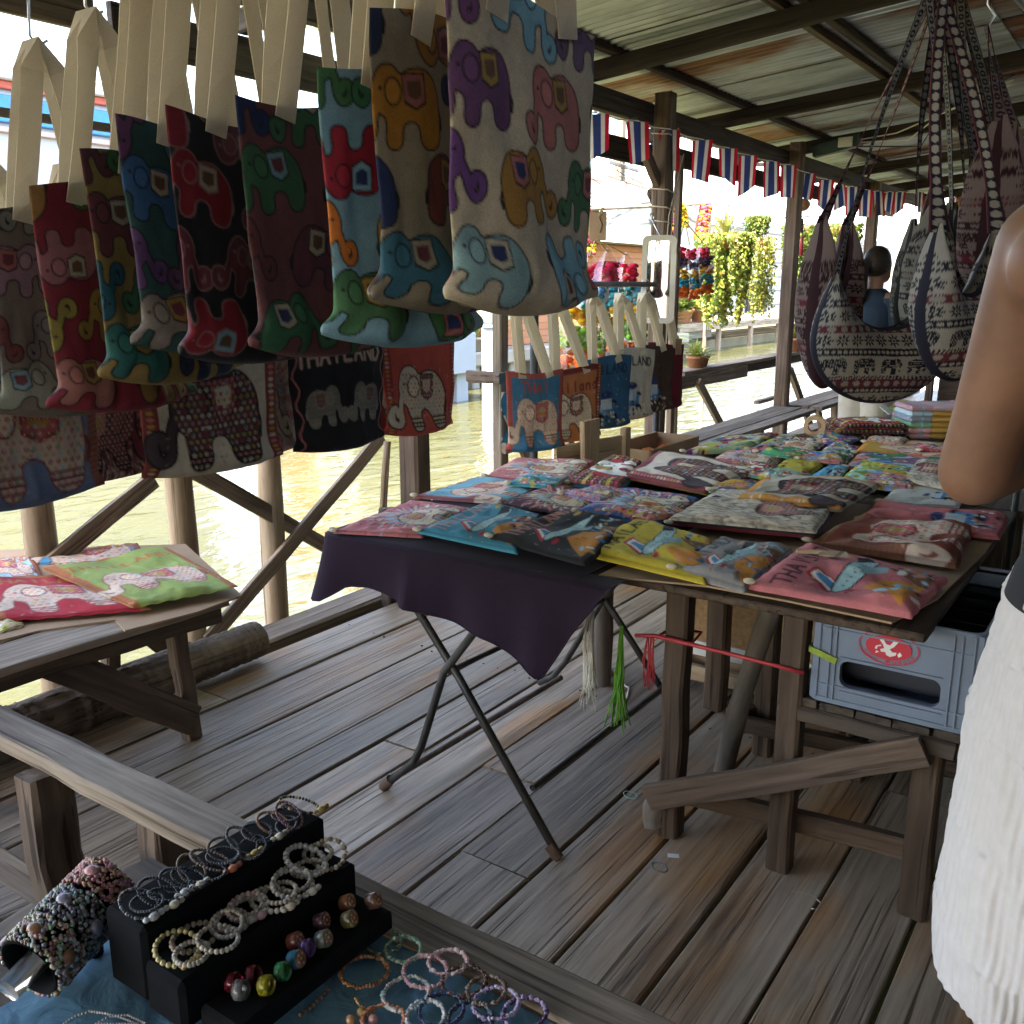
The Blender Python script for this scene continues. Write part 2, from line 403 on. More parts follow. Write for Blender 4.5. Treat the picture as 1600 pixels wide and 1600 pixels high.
# --- roof sheets, timbers, posts of the pavilion
def rz(y): return 2.60 + (3.0 - y) * .095      # underside of rafters
pav = thing('market_pavilion', 'dark timber market pavilion with rusty corrugated metal roof over the plank deck', 'pavilion', (5, 0, 0))
def mat_sheet():
    m, nt, bs = newmat('galvanised sheet with rust'); L = nt.links.new
    v = objcoord(nt, (6, 1.1, 1)); n = N(nt, 'ShaderNodeTexNoise', Scale=1.6, Detail=7, Roughness=.65); L(v, n.inputs['Vector'])
    v2 = objcoord(nt, (1, .7, 1)); n2 = N(nt, 'ShaderNodeTexNoise', Scale=1.3, Detail=3); L(v2, n2.inputs['Vector'])
    r = ramp(nt, [(.3, (.31, .35, .39)), (.5, (.49, .54, .6)), (.7, (.66, .72, .8))]); L(n.outputs[0], r.inputs[0])
    rust = ramp(nt, [(.3, (.13, .055, .026)), (.7, (.34, .16, .08))]); L(n.outputs[0], rust.inputs[0])
    oi = nt.nodes.new('ShaderNodeObjectInfo')
    mu = N(nt, 'ShaderNodeMath', operation='MULTIPLY_ADD'); mu.inputs[1].default_value = .42; L(oi.outputs['Random'], mu.inputs[0]); L(n2.outputs[0], mu.inputs[2])
    rm = ramp(nt, [(.78, (0, 0, 0)), (.9, (1, 1, 1))]); L(mu.outputs[0], rm.inputs[0])
    mx = N(nt, 'ShaderNodeMix', data_type='RGBA'); L(rm.outputs[0], mx.inputs[0]); L(r.outputs[0], mx.inputs[6]); L(rust.outputs[0], mx.inputs[7])
    L(mx.outputs[2], bs.inputs['Base Color']); bs.inputs['Roughness'].default_value = .38; bs.inputs['Metallic'].default_value = .45
    return m
SHEET = mat_sheet()
m_, nt, bs = newmat('pale translucent roof sheet'); bs.inputs['Base Color'].default_value = (.7, .74, .68, 1); bs.inputs['Roughness'].default_value = .4
tr = N(nt, 'ShaderNodeBsdfTranslucent'); tr.inputs[0].default_value = (.6, .66, .56, 1); ms = N(nt, 'ShaderNodeMixShader'); ms.inputs[0].default_value = .45
nt.links.new(bs.outputs[0], ms.inputs[1]); nt.links.new(tr.outputs[0], ms.inputs[2]); nt.links.new(ms.outputs[0], nt.nodes['Material Output'].inputs[0]); CLEAR = m_
def corr(wd, ln):
    P = []
    n = int(wd / .076 * 6)
    row = [(wd * i / n, .010 * math.sin(2 * math.pi * wd * i / n / .076)) for i in range(n + 1)]
    for yy in (0, ln): P.append([(x, yy, z) for x, z in row])
    m = MB(); m.grid(P); m.grid([[(p[0], p[1], p[2] + .0015) for p in q] for q in P]); return m.mesh('corrugated_sheet')
spans = [(3.68, 1.05), (1.2, -1.05), (-.9, -3.0)]
for k, (ya, yb) in enumerate(spans):
    me = corr(.82, ya - yb)
    mc = corr(.82, ya - yb)
    x = -11.8; i = 0  # roof run carried on unseen behind the camera to cut light from there
    while x < 15:
        za, zb = rz(ya) + .155, rz(yb) + .155
        ang = math.atan2(zb - za, ya - yb)
        M = Matrix.Translation((x + .82, ya, za - .012 * (k == 0) + (i % 2) * .004)) @ Matrix.Rotation(math.pi, 4, 'Z') @ Matrix.Rotation(ang, 4, 'X')
        clear = (k == 0 and 2.4 < x < 4.0)
        link('corrugated_sheet', mc if clear else me, CLEAR if clear else SHEET, pav, M)
        x += .76; i += 1
for x in (-10.9, -8.9, -6.9, -4.9, -2.9, -.9, 1.1, 3.1, 5.1, 7.1, 8.9, 10.9, 12.9, 14.5):
    beam((x, 3.62, rz(3.62) + .05), (x, -3.0, rz(-3) + .05), .065, .1, W_DARK, 'rafter', pav, jit=.004, segs=8)
for y in (3.42, 2.82, 1.86, 1.74, .9, 0, -.9, -1.8, -2.8):
    dz = .123
    beam((-11.8, y, rz(y) + dz), (4.6, y, rz(y) + dz), .055, .045, W_POST if y in (1.86, 1.74) else W_DARK, 'purlin', pav, jit=.003, segs=8)
    beam((4.64, y, rz(y) + dz), (15.2, y, rz(y) + dz), .055, .045, W_POST if y in (1.86,) else W_DARK, 'purlin', pav, jit=.003, segs=10)
beam((-11.5, 3.0, 2.53), (5.9, 3.0, 2.53), .06, .13, W_DARK, 'eave_beam', pav, jit=.003, segs=8)
beam((5.93, 3.0, 2.53), (15, 3.0, 2.53), .06, .13, W_DARK, 'eave_beam', pav, jit=.003, segs=8)
beam((-11.5, 3.64, 2.475), (2.38, 3.64, 2.475), .035, .13, W_GREY, 'fascia_board', pav, jit=.003)
beam((2.46, 3.645, 2.46), (7.2, 3.645, 2.46), .035, .17, W_DARK, 'fascia_board', pav, jit=.003)
beam((7.22, 3.64, 2.50), (15, 3.64, 2.50), .035, .15, W_DARK, 'fascia_board', pav, jit=.003)
for x in (-9.4, -6.8, -4.3, -1.72, .83, 3.39, 5.95, 8.56, 11.15, 13.7):
    beam((x, 2.91, -.95), (x, 2.91, 2.66 if x in (5.95, 8.56) else 2.55), .115, .115, W_POST, 'post', pav, jit=.004, segs=8, up=(0, 1, 0))
for x in (5.95,): beam((x - .42, 2.93, 2.44), (x - .03, 2.93, 2.1), .05, .07, W_POST, 'knee_brace', pav)
for x in (-9.8, -6.4, -3.0, 0.4, 3.8, 7.2, 10.6, 14.0):
    beam((x, -2.72, -.1), (x, -2.72, rz(-2.72)), .11, .11, W_DARK, 'post', pav, jit=.004)
# back wall of the stall row, out of frame to the right
bw = thing('plank_back_wall', 'dark vertical plank wall closing the back of the stalls', 'wall', (6, -2.85, 0))
for k in range(82):
    x = -11 + k * .32
    beam((x, -2.86, -.02), (x, -2.86 + rnd.uniform(-.006, .006), 3.1), .31, .025, W_BROWN, 'plank', bw, jit=.002, segs=2, up=(0, 1, 0))
# --- thin prop post carrying the sign cords, and diagonal brace by it
pp = thing('prop_post', 'slim brown timber post braced diagonally against the bigger mirror post', 'post', aty(1052, 690, 3.25) * 1.0)
b0 = aty(1046, 700, 3.3); t0 = aty(1062, 262, 3.3)
beam((b0.x, 3.3, -.9), (t0.x, 3.3, 2.42), .055, .05, W_POST, 'shaft', pp, up=(0, 1, 0))
a = aty(1016, 300, 3.12); b = aty(1057, 392, 3.25); beam(a, b, .045, .04, W_POST, 'diagonal_brace', pp)
# ================================================================ WATER-EDGE RAILING (near, left)
rl = thing('pile_railing', 'railing of pale round piles with crossed plank braces at the water edge', 'railing', (2.4, 3.3, 0))
for (px, py), zt in (((95, 1060), 1.02), ((303, 990), 1.0), ((487, 955), 1.05)):
    p = atz(px, py, 0); pole((p.x, 3.31, -1.3), (p.x - .01, 3.31, zt), .066, .052, W_PILE, 'pile', rl, bend=.012)
pole((1.1, 3.31, -1.3), (1.1, 3.31, 1.0), .062, .05, W_PILE, 'pile', rl)
def br(p, q, Y, wd=.07, mat=W_GREY):
    a = aty(*p, Y); b = aty(*q, Y); beam(a, b, .022, wd, mat, 'cross_brace', rl, up=(0, 0, 1))
br((325, 1003), (596, 682), 3.24); br((298, 733), (540, 870), 3.275); br((60, 898), (240, 748), 3.24); br((150, 925), (268, 1022), 3.275, mat=W_POST)
beam((.4, 3.25, .98), (3.35, 3.25, .98), .05, .07, W_GREY, 'top_rail', rl)
a = aty(590, 785, 3.12); b = aty(606, 690, 3.12); pole(a - V(0, 0, .4), b, .02, .018, W_PILE, 'stake', rl)
lg = pole((.7, 2.87, .075), (2.33, 2.84, .082), .082, .072, W_LOG, 'driftwood_log', None, n=48, segs=160, bend=.012)
tag(lg, 'thick splintered driftwood log lying along the deck edge', 'log')
me = lg.data; co = np.empty(len(me.vertices) * 3, np.float32); me.vertices.foreach_get('co', co); co = co.reshape(-1, 3)
ang = np.arctan2(co[:, 2], co[:, 1]); k = 1 + (.13 * vnoise(co[:, 0] * 3, ang * 4, 3, 2) + .16 * vnoise(co[:, 0] * 7, ang * 9, 8, 2)) * np.clip((1.3 - co[:, 0]) * 4, 0, 1) + .012 * vnoise(co[:, 0] * 2, ang * 6, 5)
co[:, 1:] *= k[:, None]; me.vertices.foreach_set('co', co.ravel())
o = pole((1.15, 3.0, .075), (2.12, 2.985, .1), .021, .017, W_POST, 'thin_pole', None, n=10, segs=12, bend=.012); tag(o, 'thin reddish round pole lying behind the driftwood log', 'pole')
# ================================================================ FAR RAILING BENCH, SHELF, FRAME
fb = thing('plank_bench', 'long weathered plank bench running along the water edge past the posts', 'bench', (8.5, 2.8, 0))
for dy, dz in ((-.14, 0), (-.01, .004), (.12, .0)):
    beam((5.75, 2.76 + dy, .36 + dz), (8.47, 2.76 + dy, .365 + dz), .122, .035, W_GREY, 'seat_plank', fb)
    beam((8.66, 2.76 + dy, .36 + dz), (12.4, 2.76 + dy, .36 + dz), .122, .035, W_GREY, 'seat_plank', fb)
for x in (6.2, 7.35, 9.4, 10.6, 11.9):
    beam((x, 2.66, 0), (x, 2.66, .34), .06, .06, W_GREY, 'leg', fb, up=(0, 1, 0)); beam((x + .3, 2.85, 0), (x + .02, 2.85, .33), .05, .06, W_GREY, 'brace', fb)
sh = thing('ledge_rail', 'plank ledge on stakes and diagonal struts outside the post, over the water', 'ledge', (8.5, 3.4, 0))
a = aty(1055, 580, 3.42); b = aty(1275, 553, 3.42)
beam((a.x, 3.42, .74), (13.2, 3.42, .74), .17, .03, W_GREY, 'ledge_plank', sh)
beam((7.25, 3.34, .665), (8.75, 3.34, .665), .035, .11, W_GREY, 'ledge_bearer', sh)
beam((8.8, 3.44, .67), (13.2, 3.44, .67), .05, .09, W_DARK, 'ledge_bearer', sh)
pole((7.32, 3.38, -1.3), (7.2, 3.38, 1.05), .045, .042, W_PILE, 'stake', sh)
beam((7.55, 3.3, .66), (8.5, 3.15, -.35), .04, .07, W_GREY, 'strut', sh); beam((9.9, 3.3, .6), (10.7, 3.1, -.5), .05, .07, W_GREY, 'strut', sh)
beam((8.32, 3.06, .42), (9.0, 3.06, .42), .05, .03, W_GREY, 'cross_piece', sh)
wf = thing('plank_stand', 'weathered grey plank frame standing in the water edge beside the hanging totes', 'stand', (4.3, 3.0, 0))
beam((4.22, 3.0, -.9), (4.22, 3.0, 1.32), .075, .06, W_GREY, 'upright', wf, up=(0, 1, 0)); beam((4.95, 3.0, -.9), (4.95, 3.0, .95), .07, .06, W_GREY, 'upright', wf, up=(0, 1, 0))
beam((4.18, 2.95, .84), (5.1, 2.95, .84), .03, .1, W_GREY, 'crossbar', wf); beam((4.18, 2.95, .6), (5.1, 2.95, .6), .03, .09, W_GREY, 'crossbar', wf)
beam((4.2, 2.93, .78), (4.62, 2.93, .15), .03, .075, W_GREY, 'diagonal', wf); beam((4.1, 2.9, .975), (4.1, 3.12, .975), .06, .06, W_POST, 'peg', wf)
# low stump beside the folding table
o = beam(aty(672, 800, 2.9), aty(688, 757, 2.9), .1, .07, W_DARK, 'sawn_stub', None, bev=.3)
o.matrix_basis = frame((3.16, 2.9, .30), (3.2, 2.9, .56)); tag(o, 'short dark sawn timber stub just beyond the folding table', 'timber stub')
o2 = beam((3.18, 2.9, -.02), (3.17, 2.9, .33), .075, .06, W_DARK, 'stub_post', None); tag(o2, 'dark timber stake under the sawn stub beyond the folding table', 'stake')
# ================================================================ FAR BANK
far = lambda px, py, Y=12: aty(px, py, Y)
m = MB(); m.box((30, 40, -1.15), (200, 53.2, 1.5)); struct(m.build('far_bank', mat_plain('far bank earth', (.16, .14, .09), .95, .3, 1), local=(30, 40, -1.15)))
CONC = mat_plain('pale concrete', (.24, .225, .2), .85, .2, 1.5, .1)
BLUEG = mat_plain('pale blue grey painted concrete', (.24, .275, .32), .7, .08, 1.2)
ORG = mat_plain('orange painted boards', (.36, .145, .07), .65, .12, 2.5, rv=.1)
DARKV = mat_plain('dark opening shade', (.035, .03, .026), .9, .2, 3)  # dark fill for openings and undersides, shade put into its colour
h = thing('orange_house', 'orange clapboard house standing on concrete piers over the far bank', 'house', (18, 13, 0))
beam((14.4, 12.55, -.08), (27, 12.55, -.08), .8, .3, CONC, 'floor_beam', h, jit=.002)
for x in (15.0, 16.4, 17.8, 19.4, 21.2, 23.2, 25.2): beam((x, 12.4, -1.4), (x, 12.4, -.23), .26, .24, CONC, 'pier', h, up=(0, 1, 0))
for k in range(15): beam((14.5, 12.9, .17 + k * .163), (26.5, 12.9, .17 + k * .163), .03, .158, ORG, 'clapboard', h, jit=.001, segs=2, roll=.1)
m = MB(); m.box((20.5, 13.6, -.45), (12, .1, 1.5)); m.build('under_floor_shade', DARKV, h)  # dark sheet standing for the shade beneath the house floor
m = MB(); m.box((20.5, 15.0, 1.3), (11.8, 4.0, 2.5)); m.build('body', ORG, h)
m = MB(); m.add([(14, 12.2, 2.55), (27, 12.2, 2.55), (27, 15, 3.5), (14, 15, 3.5), (14, 17.4, 2.55), (27, 17.4, 2.55)], [(0, 1, 2, 3), (3, 2, 5, 4), (0, 3, 4), (1, 5, 2), (0, 4, 5, 1)]); m.build('roof', mat_plain('grey roof sheet', (.4, .4, .4), .6, .15, 2), h)
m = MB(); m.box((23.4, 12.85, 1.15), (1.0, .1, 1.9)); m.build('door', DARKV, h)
ld = thing('concrete_landing', 'pale blue grey concrete canal landing with dark stair opening', 'landing', (14, 11.5, 0))
beam((11.2, 11.4, .22), (14.6, 11.4, .22), .9, .75, BLUEG, 'slab', ld, jit=.001, bev=.02)
for x in (11.6, 14.4): beam((x, 11.3, -1.4), (x, 11.3, -.16), .36, .36, BLUEG, 'column', ld, up=(0, 1, 0), jit=.001, bev=.03)
m = MB(); m.box((13, 11.75, -.6), (3.4, .1, 1.3)); m.build('opening_shade', DARKV, ld)  # dark sheet standing for the shade inside the landing
beam((12.0, 11.2, .64), (14.3, 11.2, 1.5), .5, .2, BLUEG, 'stair_flight', ld, jit=.001, bev=.03)
m = MB(); m.box((13.2, 11.55, 1.0), (2.0, .2, .75), Matrix.Rotation(-.35, 3, 'Y')); m.build('stair_soffit', mat_plain('shaded blue grey', (.09, .11, .13), .7, .15, 2), ld)  # shade of the stair underside put into a darker blue grey
gl = thing('globe_lamp', 'white globe lamp on a pale blue square pillar standing in the canal', 'lamp', (12, 9, -.7))
p = aty(772, 470, 9.0); beam((p.x, 9, -1.5), (p.x, 9, p.z - .2), .3, .3, BLUEG, 'pillar', gl, up=(0, 1, 0), jit=.001, bev=.04)
m = MB(); m.sph((p.x, 9, p.z), .38, 20, 12); m.build('globe', WHITEP, gl)
m = MB(); m.lathe((p.x, 9, p.z - .42), [(.2, 0), (.22, .03), (.18, .06), (.16, .1)], 16); m.build('collar', BLUEG, gl)
# potted plant on the house beam
def leafy(m, c, n, L, wd, spread, cols, up=.6, r=rnd):
    c = Vector(c)
    for k in range(n):
        a = r.uniform(0, 6.28); e = r.uniform(up * .4, 1.35); m.col(r.choice(cols))
        d = V(math.cos(a) * math.cos(e) * spread, math.sin(a) * math.cos(e) * spread, math.sin(e)); l = L * r.uniform(.5, 1)
        p1 = c + d * l * .55; p2 = c + d * l + V(math.cos(a), math.sin(a), 0) * l * .25 - V(0, 0, l * .18)
        s = d.cross(V(0, 0, 1)); s = (s.normalized() if s.length > 1e-4 else V(1, 0, 0)) * wd * r.uniform(.6, 1)
        m.add([c - s * .3, c + s * .3, p1 + s, p1 - s, p2], [(0, 1, 2, 3), (3, 2, 4)])
LEAF = mat_vcol('leaf', rough=.5, weave=30, bstr=0, trans=.35, spec=.4)
TERRA = mat_plain('terracotta', (.38, .17, .09), .8, .2, 12)
GR = [(.10, .17, .035), (.16, .23, .05), (.07, .12, .03), (.22, .27, .06)]
YG = [(.30, .34, .06), (.38, .39, .08), (.2, .27, .05), (.42, .4, .12)]
def pot_plant(name, label, c, r, hgt, cols, n, L, wd, group=None, spread=1.0, up=.6, potm=None, cat='potted plant'):
    t = thing(name, label, cat, c, group)
    m = MB(); m.lathe(c, [(.0, 0), (r * .72, 0), (r * .95, hgt * .8), (r * 1.06, hgt * .8), (r * 1.06, hgt), (r * .9, hgt), (r * .85, hgt * .85), (0, hgt * .85)], 18); m.build('pot', potm or TERRA, t)
    m = MB(); leafy(m, Vector(c) + V(0, 0, hgt * .85), n, L, wd, spread, cols, up); m.build('foliage', LEAF, t, vcol=True); return t
p = aty(775, 572, 12.35); pot_plant('potted_plant', 'small green plant in an orange pot on the far house ledge', (p.x - .0, 12.35, .08), .2, .35, GR, 60, .8, .05)
p = aty(752, 572, 12.35); pot_plant('potted_plant', 'grey bucket with thin green shoots on the far house ledge', (p.x - .12, 12.4, .08), .17, .3, GR, 16, .6, .03, potm=CONC)
# floating white scraps on the canal
p = atz(795, 648, -.7)
for k, q in enumerate(((795, 648), (1172, 567), (1155, 570))):
    p = atz(*q, -.69); m = MB(); m.sph(p, (.16, .1, .045), 8, 5); m.sph(p + V(.18, -.05, 0), (.1, .08, .04), 8, 5); o = m.build('floating_scrap', WHITEP, None, local=p)
    tag(o, ['pair of white scraps floating on the canal before the concrete piers', 'white scrap floating by the far planter deck', 'small white scrap floating beside the planter deck'][k], 'litter')
PLAST = mat_plain('weathered white plaster', (.42, .42, .41), .75, .12, 2.5)
# ornate white gate wall
gw = thing('ornate_wall', 'white ornate plaster wall with scrolled top across the canal', 'wall', aty(985, 455, 14))
Yw = 14.0
def wp(px, py): q = aty(px, py, Yw); return (q.x, q.z)
top = [(938, 332), (950, 333), (962, 326), (975, 322), (988, 312), (1003, 308), (1030, 306), (1058, 312), (1075, 330), (1095, 338)]
out = [wp(1095, 455), wp(938, 458)] + [wp(*q) for q in top]
m = MB(); n = len(out); m.add([(x, Yw, z) for x, z in out] + [(x, Yw + .3, z) for x, z in out], [tuple(range(n)), tuple(range(2 * n - 1, n - 1, -1))] + [(i, i + n, (i + 1) % n + n, (i + 1) % n) for i in range(n)]); m.build('wall_body', PLAST, gw)
for dx, s in ((0, 1.0), (5, .9)):
    m = MB(); m.tube([(wp(q[0] + dx, q[1] + 7)[0], Yw - .03, wp(q[0], q[1] + 7 + dx)[1]) for q in top], .05, 6); m.build('moulding', PLAST, gw)
m = MB(); arch = [(983, 445), (983, 368), (988, 355), (998, 348), (1012, 346), (1026, 350), (1036, 362), (1038, 445)]
m.tube([(wp(*q)[0], Yw - .02, wp(*q)[1]) for q in arch], .06, 6, closed=True); m.build('panel_moulding', PLAST, gw)
pts = [wp(945 + 12 * math.sin(k * .9), 440 - k * 6) for k in range(16)]; m = MB(); m.tube([(x, Yw - .02, z) for x, z in pts], .035, 5); m.build('scroll_relief', PLAST, gw)
q = aty(962, 320, 14); m = MB(); m.bbox((q.x, Yw + .1, q.z + .2), (.55, .55, .9), .05); m.build('pillar_cap', PLAST, gw)
m = MB(); q = aty(1000, 470, 14.3); m.box((q.x + 1.5, 14.5, .3), (9, .3, 2.6)); m.build('grey_base', mat_plain('grey wall', (.4, .42, .44), .8, .1, 1), gw)
# tiled-roof house behind
hs = thing('tiled_house', 'pale house with a faded red and grey tiled roof behind the white wall', 'house', (26, 22, 0))
def q22(px, py, Y=22): r = aty(px, py, Y); return r
a = q22(840, 330); b = q22(1020, 338)
m = MB(); m.box(((a.x + b.x) / 2, 25, 1.8), (b.x - a.x, 5.8, 5.6)); m.build('wall', mat_plain('cream wall', (.27, .255, .19), .8, .08, 1), hs)
ra = q22(835, 305, 21.4); rb = q22(1030, 322, 21.4); ta = q22(840, 262, 24); tb = q22(1000, 280, 24)
for nm, c, f0, f1, in (('roof', (.16, .15, .17), 0, .55), ('ridge_tiles', (.24, .1, .07), .55, 1)):
    m = MB(); P = []
    for f in (f0, f1): P.append([ra.lerp(ta, f), rb.lerp(tb, f)])
    n = 26; G = [[P[j][0].lerp(P[j][1], i / n) + V(0, 0, .05 * (i % 2)) for i in range(n + 1)] for j in range(2)]
    m.grid(G, smooth=False); m.build(nm, mat_plain(nm + ' tile', c, .8, .15, 2), hs)
m = MB(); mid = (ra + rb) / 2; m.bbox((mid.x, 21.5, mid.z - .1), (rb.x - ra.x, .2, .3)); m.build('gutter', WHITEP, hs)
m = MB(); w0 = q22(905, 345, 22.05); m.box((w0.x, 22.05, w0.z), (1.8, .1, 1.1)); m.build('window', DARKV, hs)
# utility pole and wires
up_ = thing('utility_pole', 'concrete utility pole with tangled wires beside the ornate wall', 'utility pole', aty(965, 450, 17))
q = aty(966, 300, 17); beam((q.x, 17, -.3), (q.x + .05, 17, 8.5), .34, .34, mat_plain('buff concrete', (.2, .16, .11), .8, .15, 3), 'pole', up_, up=(0, 1, 0), jit=.01)
q2 = aty(966, 258, 17); beam((q2.x - 1.1, 16.8, q2.z), (q2.x + 1.1, 16.8, q2.z - .1), .1, .12, CONC, 'crossarm', up_)
for k in range(9):
    z0 = aty(966, 262 + k * 11, 17).z; m = MB(); sg = rnd.uniform(.2, .9); dz = rnd.uniform(-.8, 1.2)
    m.tube([(q.x + t * 18, 16.8 - t * 2, z0 - sg * 4 * t * (1 - t) * 1.2 + dz * t) for t in [i / 12 - .5 for i in range(13)]], .014, 4); m.build('wire', METAL, up_)
for k in range(5):
    m = MB(); c = aty(966 + rnd.uniform(3, 16), 250 + k * 9, 16.7); m.tube([c + V(.25 * math.cos(a) * (1 + .2 * k), 0, .22 * math.sin(a)) for a in [i * .6 for i in range(11)]], .012, 4, closed=True); m.build('wire_coil', METAL, up_)
# trees behind the houses
BARKM = mat_plain('tree bark', (.12, .09, .07), .9, .3, 6, .3)
def tree(label, base, hgt, rad, n, cols, seed, L=.28, group=None, zc=.7):
    r = random.Random(seed); t = thing('tree', label, 'tree', base, group); b = Vector(base)
    m = MB(); m.tube([b, b + V(.1, 0, hgt * .35), b + V(-.1, .1, hgt * .75)], [hgt * .035, hgt * .025, hgt * .01], 8)
    for k in range(6):
        a = r.uniform(0, 6.3); s = b + V(0, 0, hgt * r.uniform(.35, .6)); m.tube([s, s + V(math.cos(a) * rad * .5, math.sin(a) * rad * .5, hgt * .15), s + V(math.cos(a) * rad * .85, math.sin(a) * rad * .85, hgt * .22)], [hgt * .016, hgt * .01, hgt * .004], 6)
    m.build('trunk', BARKM, t)
    m = MB(); clumps = [(b + V(r.gauss(0, .5) * rad, r.gauss(0, .5) * rad, hgt * zc + r.gauss(0, .3) * rad * .9), rad * r.uniform(.22, .5)) for _ in range(26)]
    for k in range(n):
        c, cr = r.choice(clumps); d = V(r.gauss(0, 1), r.gauss(0, 1), r.gauss(0, 1)).normalized(); p = c + d * cr * r.uniform(.6, 1.05)
        u = V(r.gauss(0, 1), r.gauss(0, 1), r.gauss(0, .6)).normalized(); w_ = u.cross(d).normalized(); l = L * r.uniform(.6, 1.2)
        m.col(r.choice(cols)); m.add([p - u * l * .5, p + w_ * l * .22, p + u * l * .5, p - w_ * l * .22], [(0, 1, 2, 3)])
    m.build('crown', LEAF, t, vcol=True)
q = aty(915, 262, 26); tree('leafy green tree behind the tiled roof house', (q.x - 1, 26.5, -.4), 7.2, 3.2, 2600, GR, 3)
q = aty(1060, 300, 30); tree('yellow green tree rising behind the ornate wall', (q.x + .5, 30, -.4), 6.6, 3.0, 2400, YG + GR, 4)
q = aty(1090, 340, 40); tree('dark leafy tree far behind the white building', (q.x + 1, 44, -.4), 6.5, 3.6, 2200, GR, 9)
# white building behind the planter deck
wb = thing('white_building', 'low white boarded building behind the planter deck', 'building', (34, 19, 0))
a = aty(1050, 380, 18); b = aty(1420, 380, 18)
m = MB(); m.box(((a.x + 75) / 2, 21, 1.9), (75 - a.x, 6, 5.2)); m.build('wall', PLAST, wb)
for k in range(6): beam((a.x + .1, 17.94, .5 + k * .72), (74, 17.94, .5 + k * .72), .05, .06, mat_plain('grey batten', (.16, .17, .18), .7), 'batten', wb, jit=.001, segs=2)
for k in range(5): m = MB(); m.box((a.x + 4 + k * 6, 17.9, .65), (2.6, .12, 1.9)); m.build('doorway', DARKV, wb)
m = MB(); m.box((a.x + 1.5, 17.92, 1.2), (.9, .1, 1.0)); m.build('window', mat_plain('pale glass', (.4, .5, .5), .2, .1), wb)
# planter deck
pd = thing('planter_deck', 'grey plank planter deck on stakes along the far bank', 'deck', (34, 14, 0))
for k in range(5): beam((28, 13.2 + k * .62, .2), (62, 13.2 + k * .62, .2), .58, .12, W_GREY, 'plank', pd, jit=.01, segs=3)
beam((28, 12.95, .12), (62, 12.95, .12), .06, .22, W_GREY, 'edge_board', pd, jit=.004)
for k in range(12): beam((28.3 + k * 3, 13.0, -1.4), (28.3 + k * 3, 13.0, .1), .16, .16, W_GREY, 'stake', pd, up=(0, 1, 0))
fl = [('big palm like fern in a terracotta pot on the planter deck', 1090, 505, 1.5, .09, 130, GR + YG, 1.2), ('low bright green bush in a white pot on the planter deck', 1128, 500, .8, .07, 140, GR, 1.0), ('broad leaved bush beside a pink wrapped pot on the planter deck', 1172, 498, .9, .1, 120, GR, 1.0), ('yellow green fern at the far end of the planter deck', 1196, 496, 1.0, .07, 110, YG, 1.0), ('tall thin leaved plant in a dark corner of the planter deck', 1150, 498, 1.0, .05, 90, GR + YG, .8)]
for lab, px, py, L, wd, n, cols, sp in fl:
    q = atz(px, py + 10, .26); pot_plant('potted_plant', lab, (q.x, max(13.3, q.y), .26), .32, .45, cols, n, L, wd, spread=sp, up=.3, potm=(WHITEP if 'white' in lab else TERRA))
WRAP = mat_plain('white paper wrap', (.75, .74, .76), .7, .1, 2); PINKW = mat_plain('pink paper wrap', (.7, .35, .42), .7, .1, 2)
for k, (px, lab) in enumerate(((1103, 'white cone shaped paper wrap holding a pot on the planter deck'), (1141, 'white winged planter with a pink base on the planter deck'), (1168, 'white and pink folded planter beside the broad leaved bush'), (1185, 'plain white tub at the end of the planter deck'))):
    q = atz(px, 515, .26); c = V(q.x, max(13.2, q.y - .2), .26); t = thing('planter', lab, 'planter', c)
    m = MB(); m.add([c + V(-.5, 0, 0), c + V(.4, -.3, 0), c + V(.5, .3, 0), c + V(-.9, 0, 1.1), c + V(.1, -.25, .45), c + V(.2, .3, .45)], [(0, 1, 4, 3), (1, 2, 5, 4), (2, 0, 3, 5), (0, 2, 1), (3, 4, 5)]); m.build('shell', WRAP, t)
    m = MB(); m.sph(c + V(.15, -.3, .22), (.36, .25, .2), 10, 6); m.build('base', PINKW if k in (1, 2) else WRAP, t)
t = thing('fern_bank', 'arching green ferns growing from under the planter deck over the water', 'fern', atz(1130, 540, -.6))
m = MB()
for k in range(5): q = atz(1100 + k * 14, 538, -.1); leafy(m, (q.x, 12.8, .0), 70, 1.5, .1, 1.2, GR, -.2)
m.build('fronds', LEAF, t, vcol=True)
# bluish white building glimpsed between the straps
bb = thing('blue_band_building', 'white building with blue band and red trim across the canal', 'building', (10, 17, 0))
m = MB(); m.box((7.5, 18.5, 1.9), (9.5, 5, 5.6)); m.build('wall', mat_plain('blue white wall', (.36, .39, .44), .7, .05, 1), bb)
for nm, z0, hh, c in (('blue_band', 4.22, .42, (.04, .22, .55)), ('red_trim', 4.58, .12, (.45, .1, .08)), ('eave', 4.75, .2, (.6, .68, .74)), ('lower_band', 3.9, .08, (.4, .3, .3))):
    beam((2.8, 15.95, z0), (12.2, 15.95, z0), .12 if nm != 'eave' else .5, hh, mat_plain(nm, c, .6, .1), nm, bb, jit=.001, segs=2)
# pale blue steel frame beyond the vines
sf = thing('steel_frame', 'pale blue painted steel frame beyond the hanging vines', 'frame', (26, 8, 0))
for a, b in (((1297, 420), (1297, 305)), ((1225, 335), (1300, 331)), ((1297, 333), (1345, 352)), ((1297, 345), (1330, 345))):
    pa = atx(*a, 26); pb = atx(*b, 26); beam(pa, pb, .2, .2, BLUEG, 'steel_member', sf)
pa = atx(1297, 420, 26); beam((26, pa.y, -1.5), (26.05, pa.y, pa.z), .2, .2, BLUEG, 'steel_member', sf, up=(0, 1, 0))

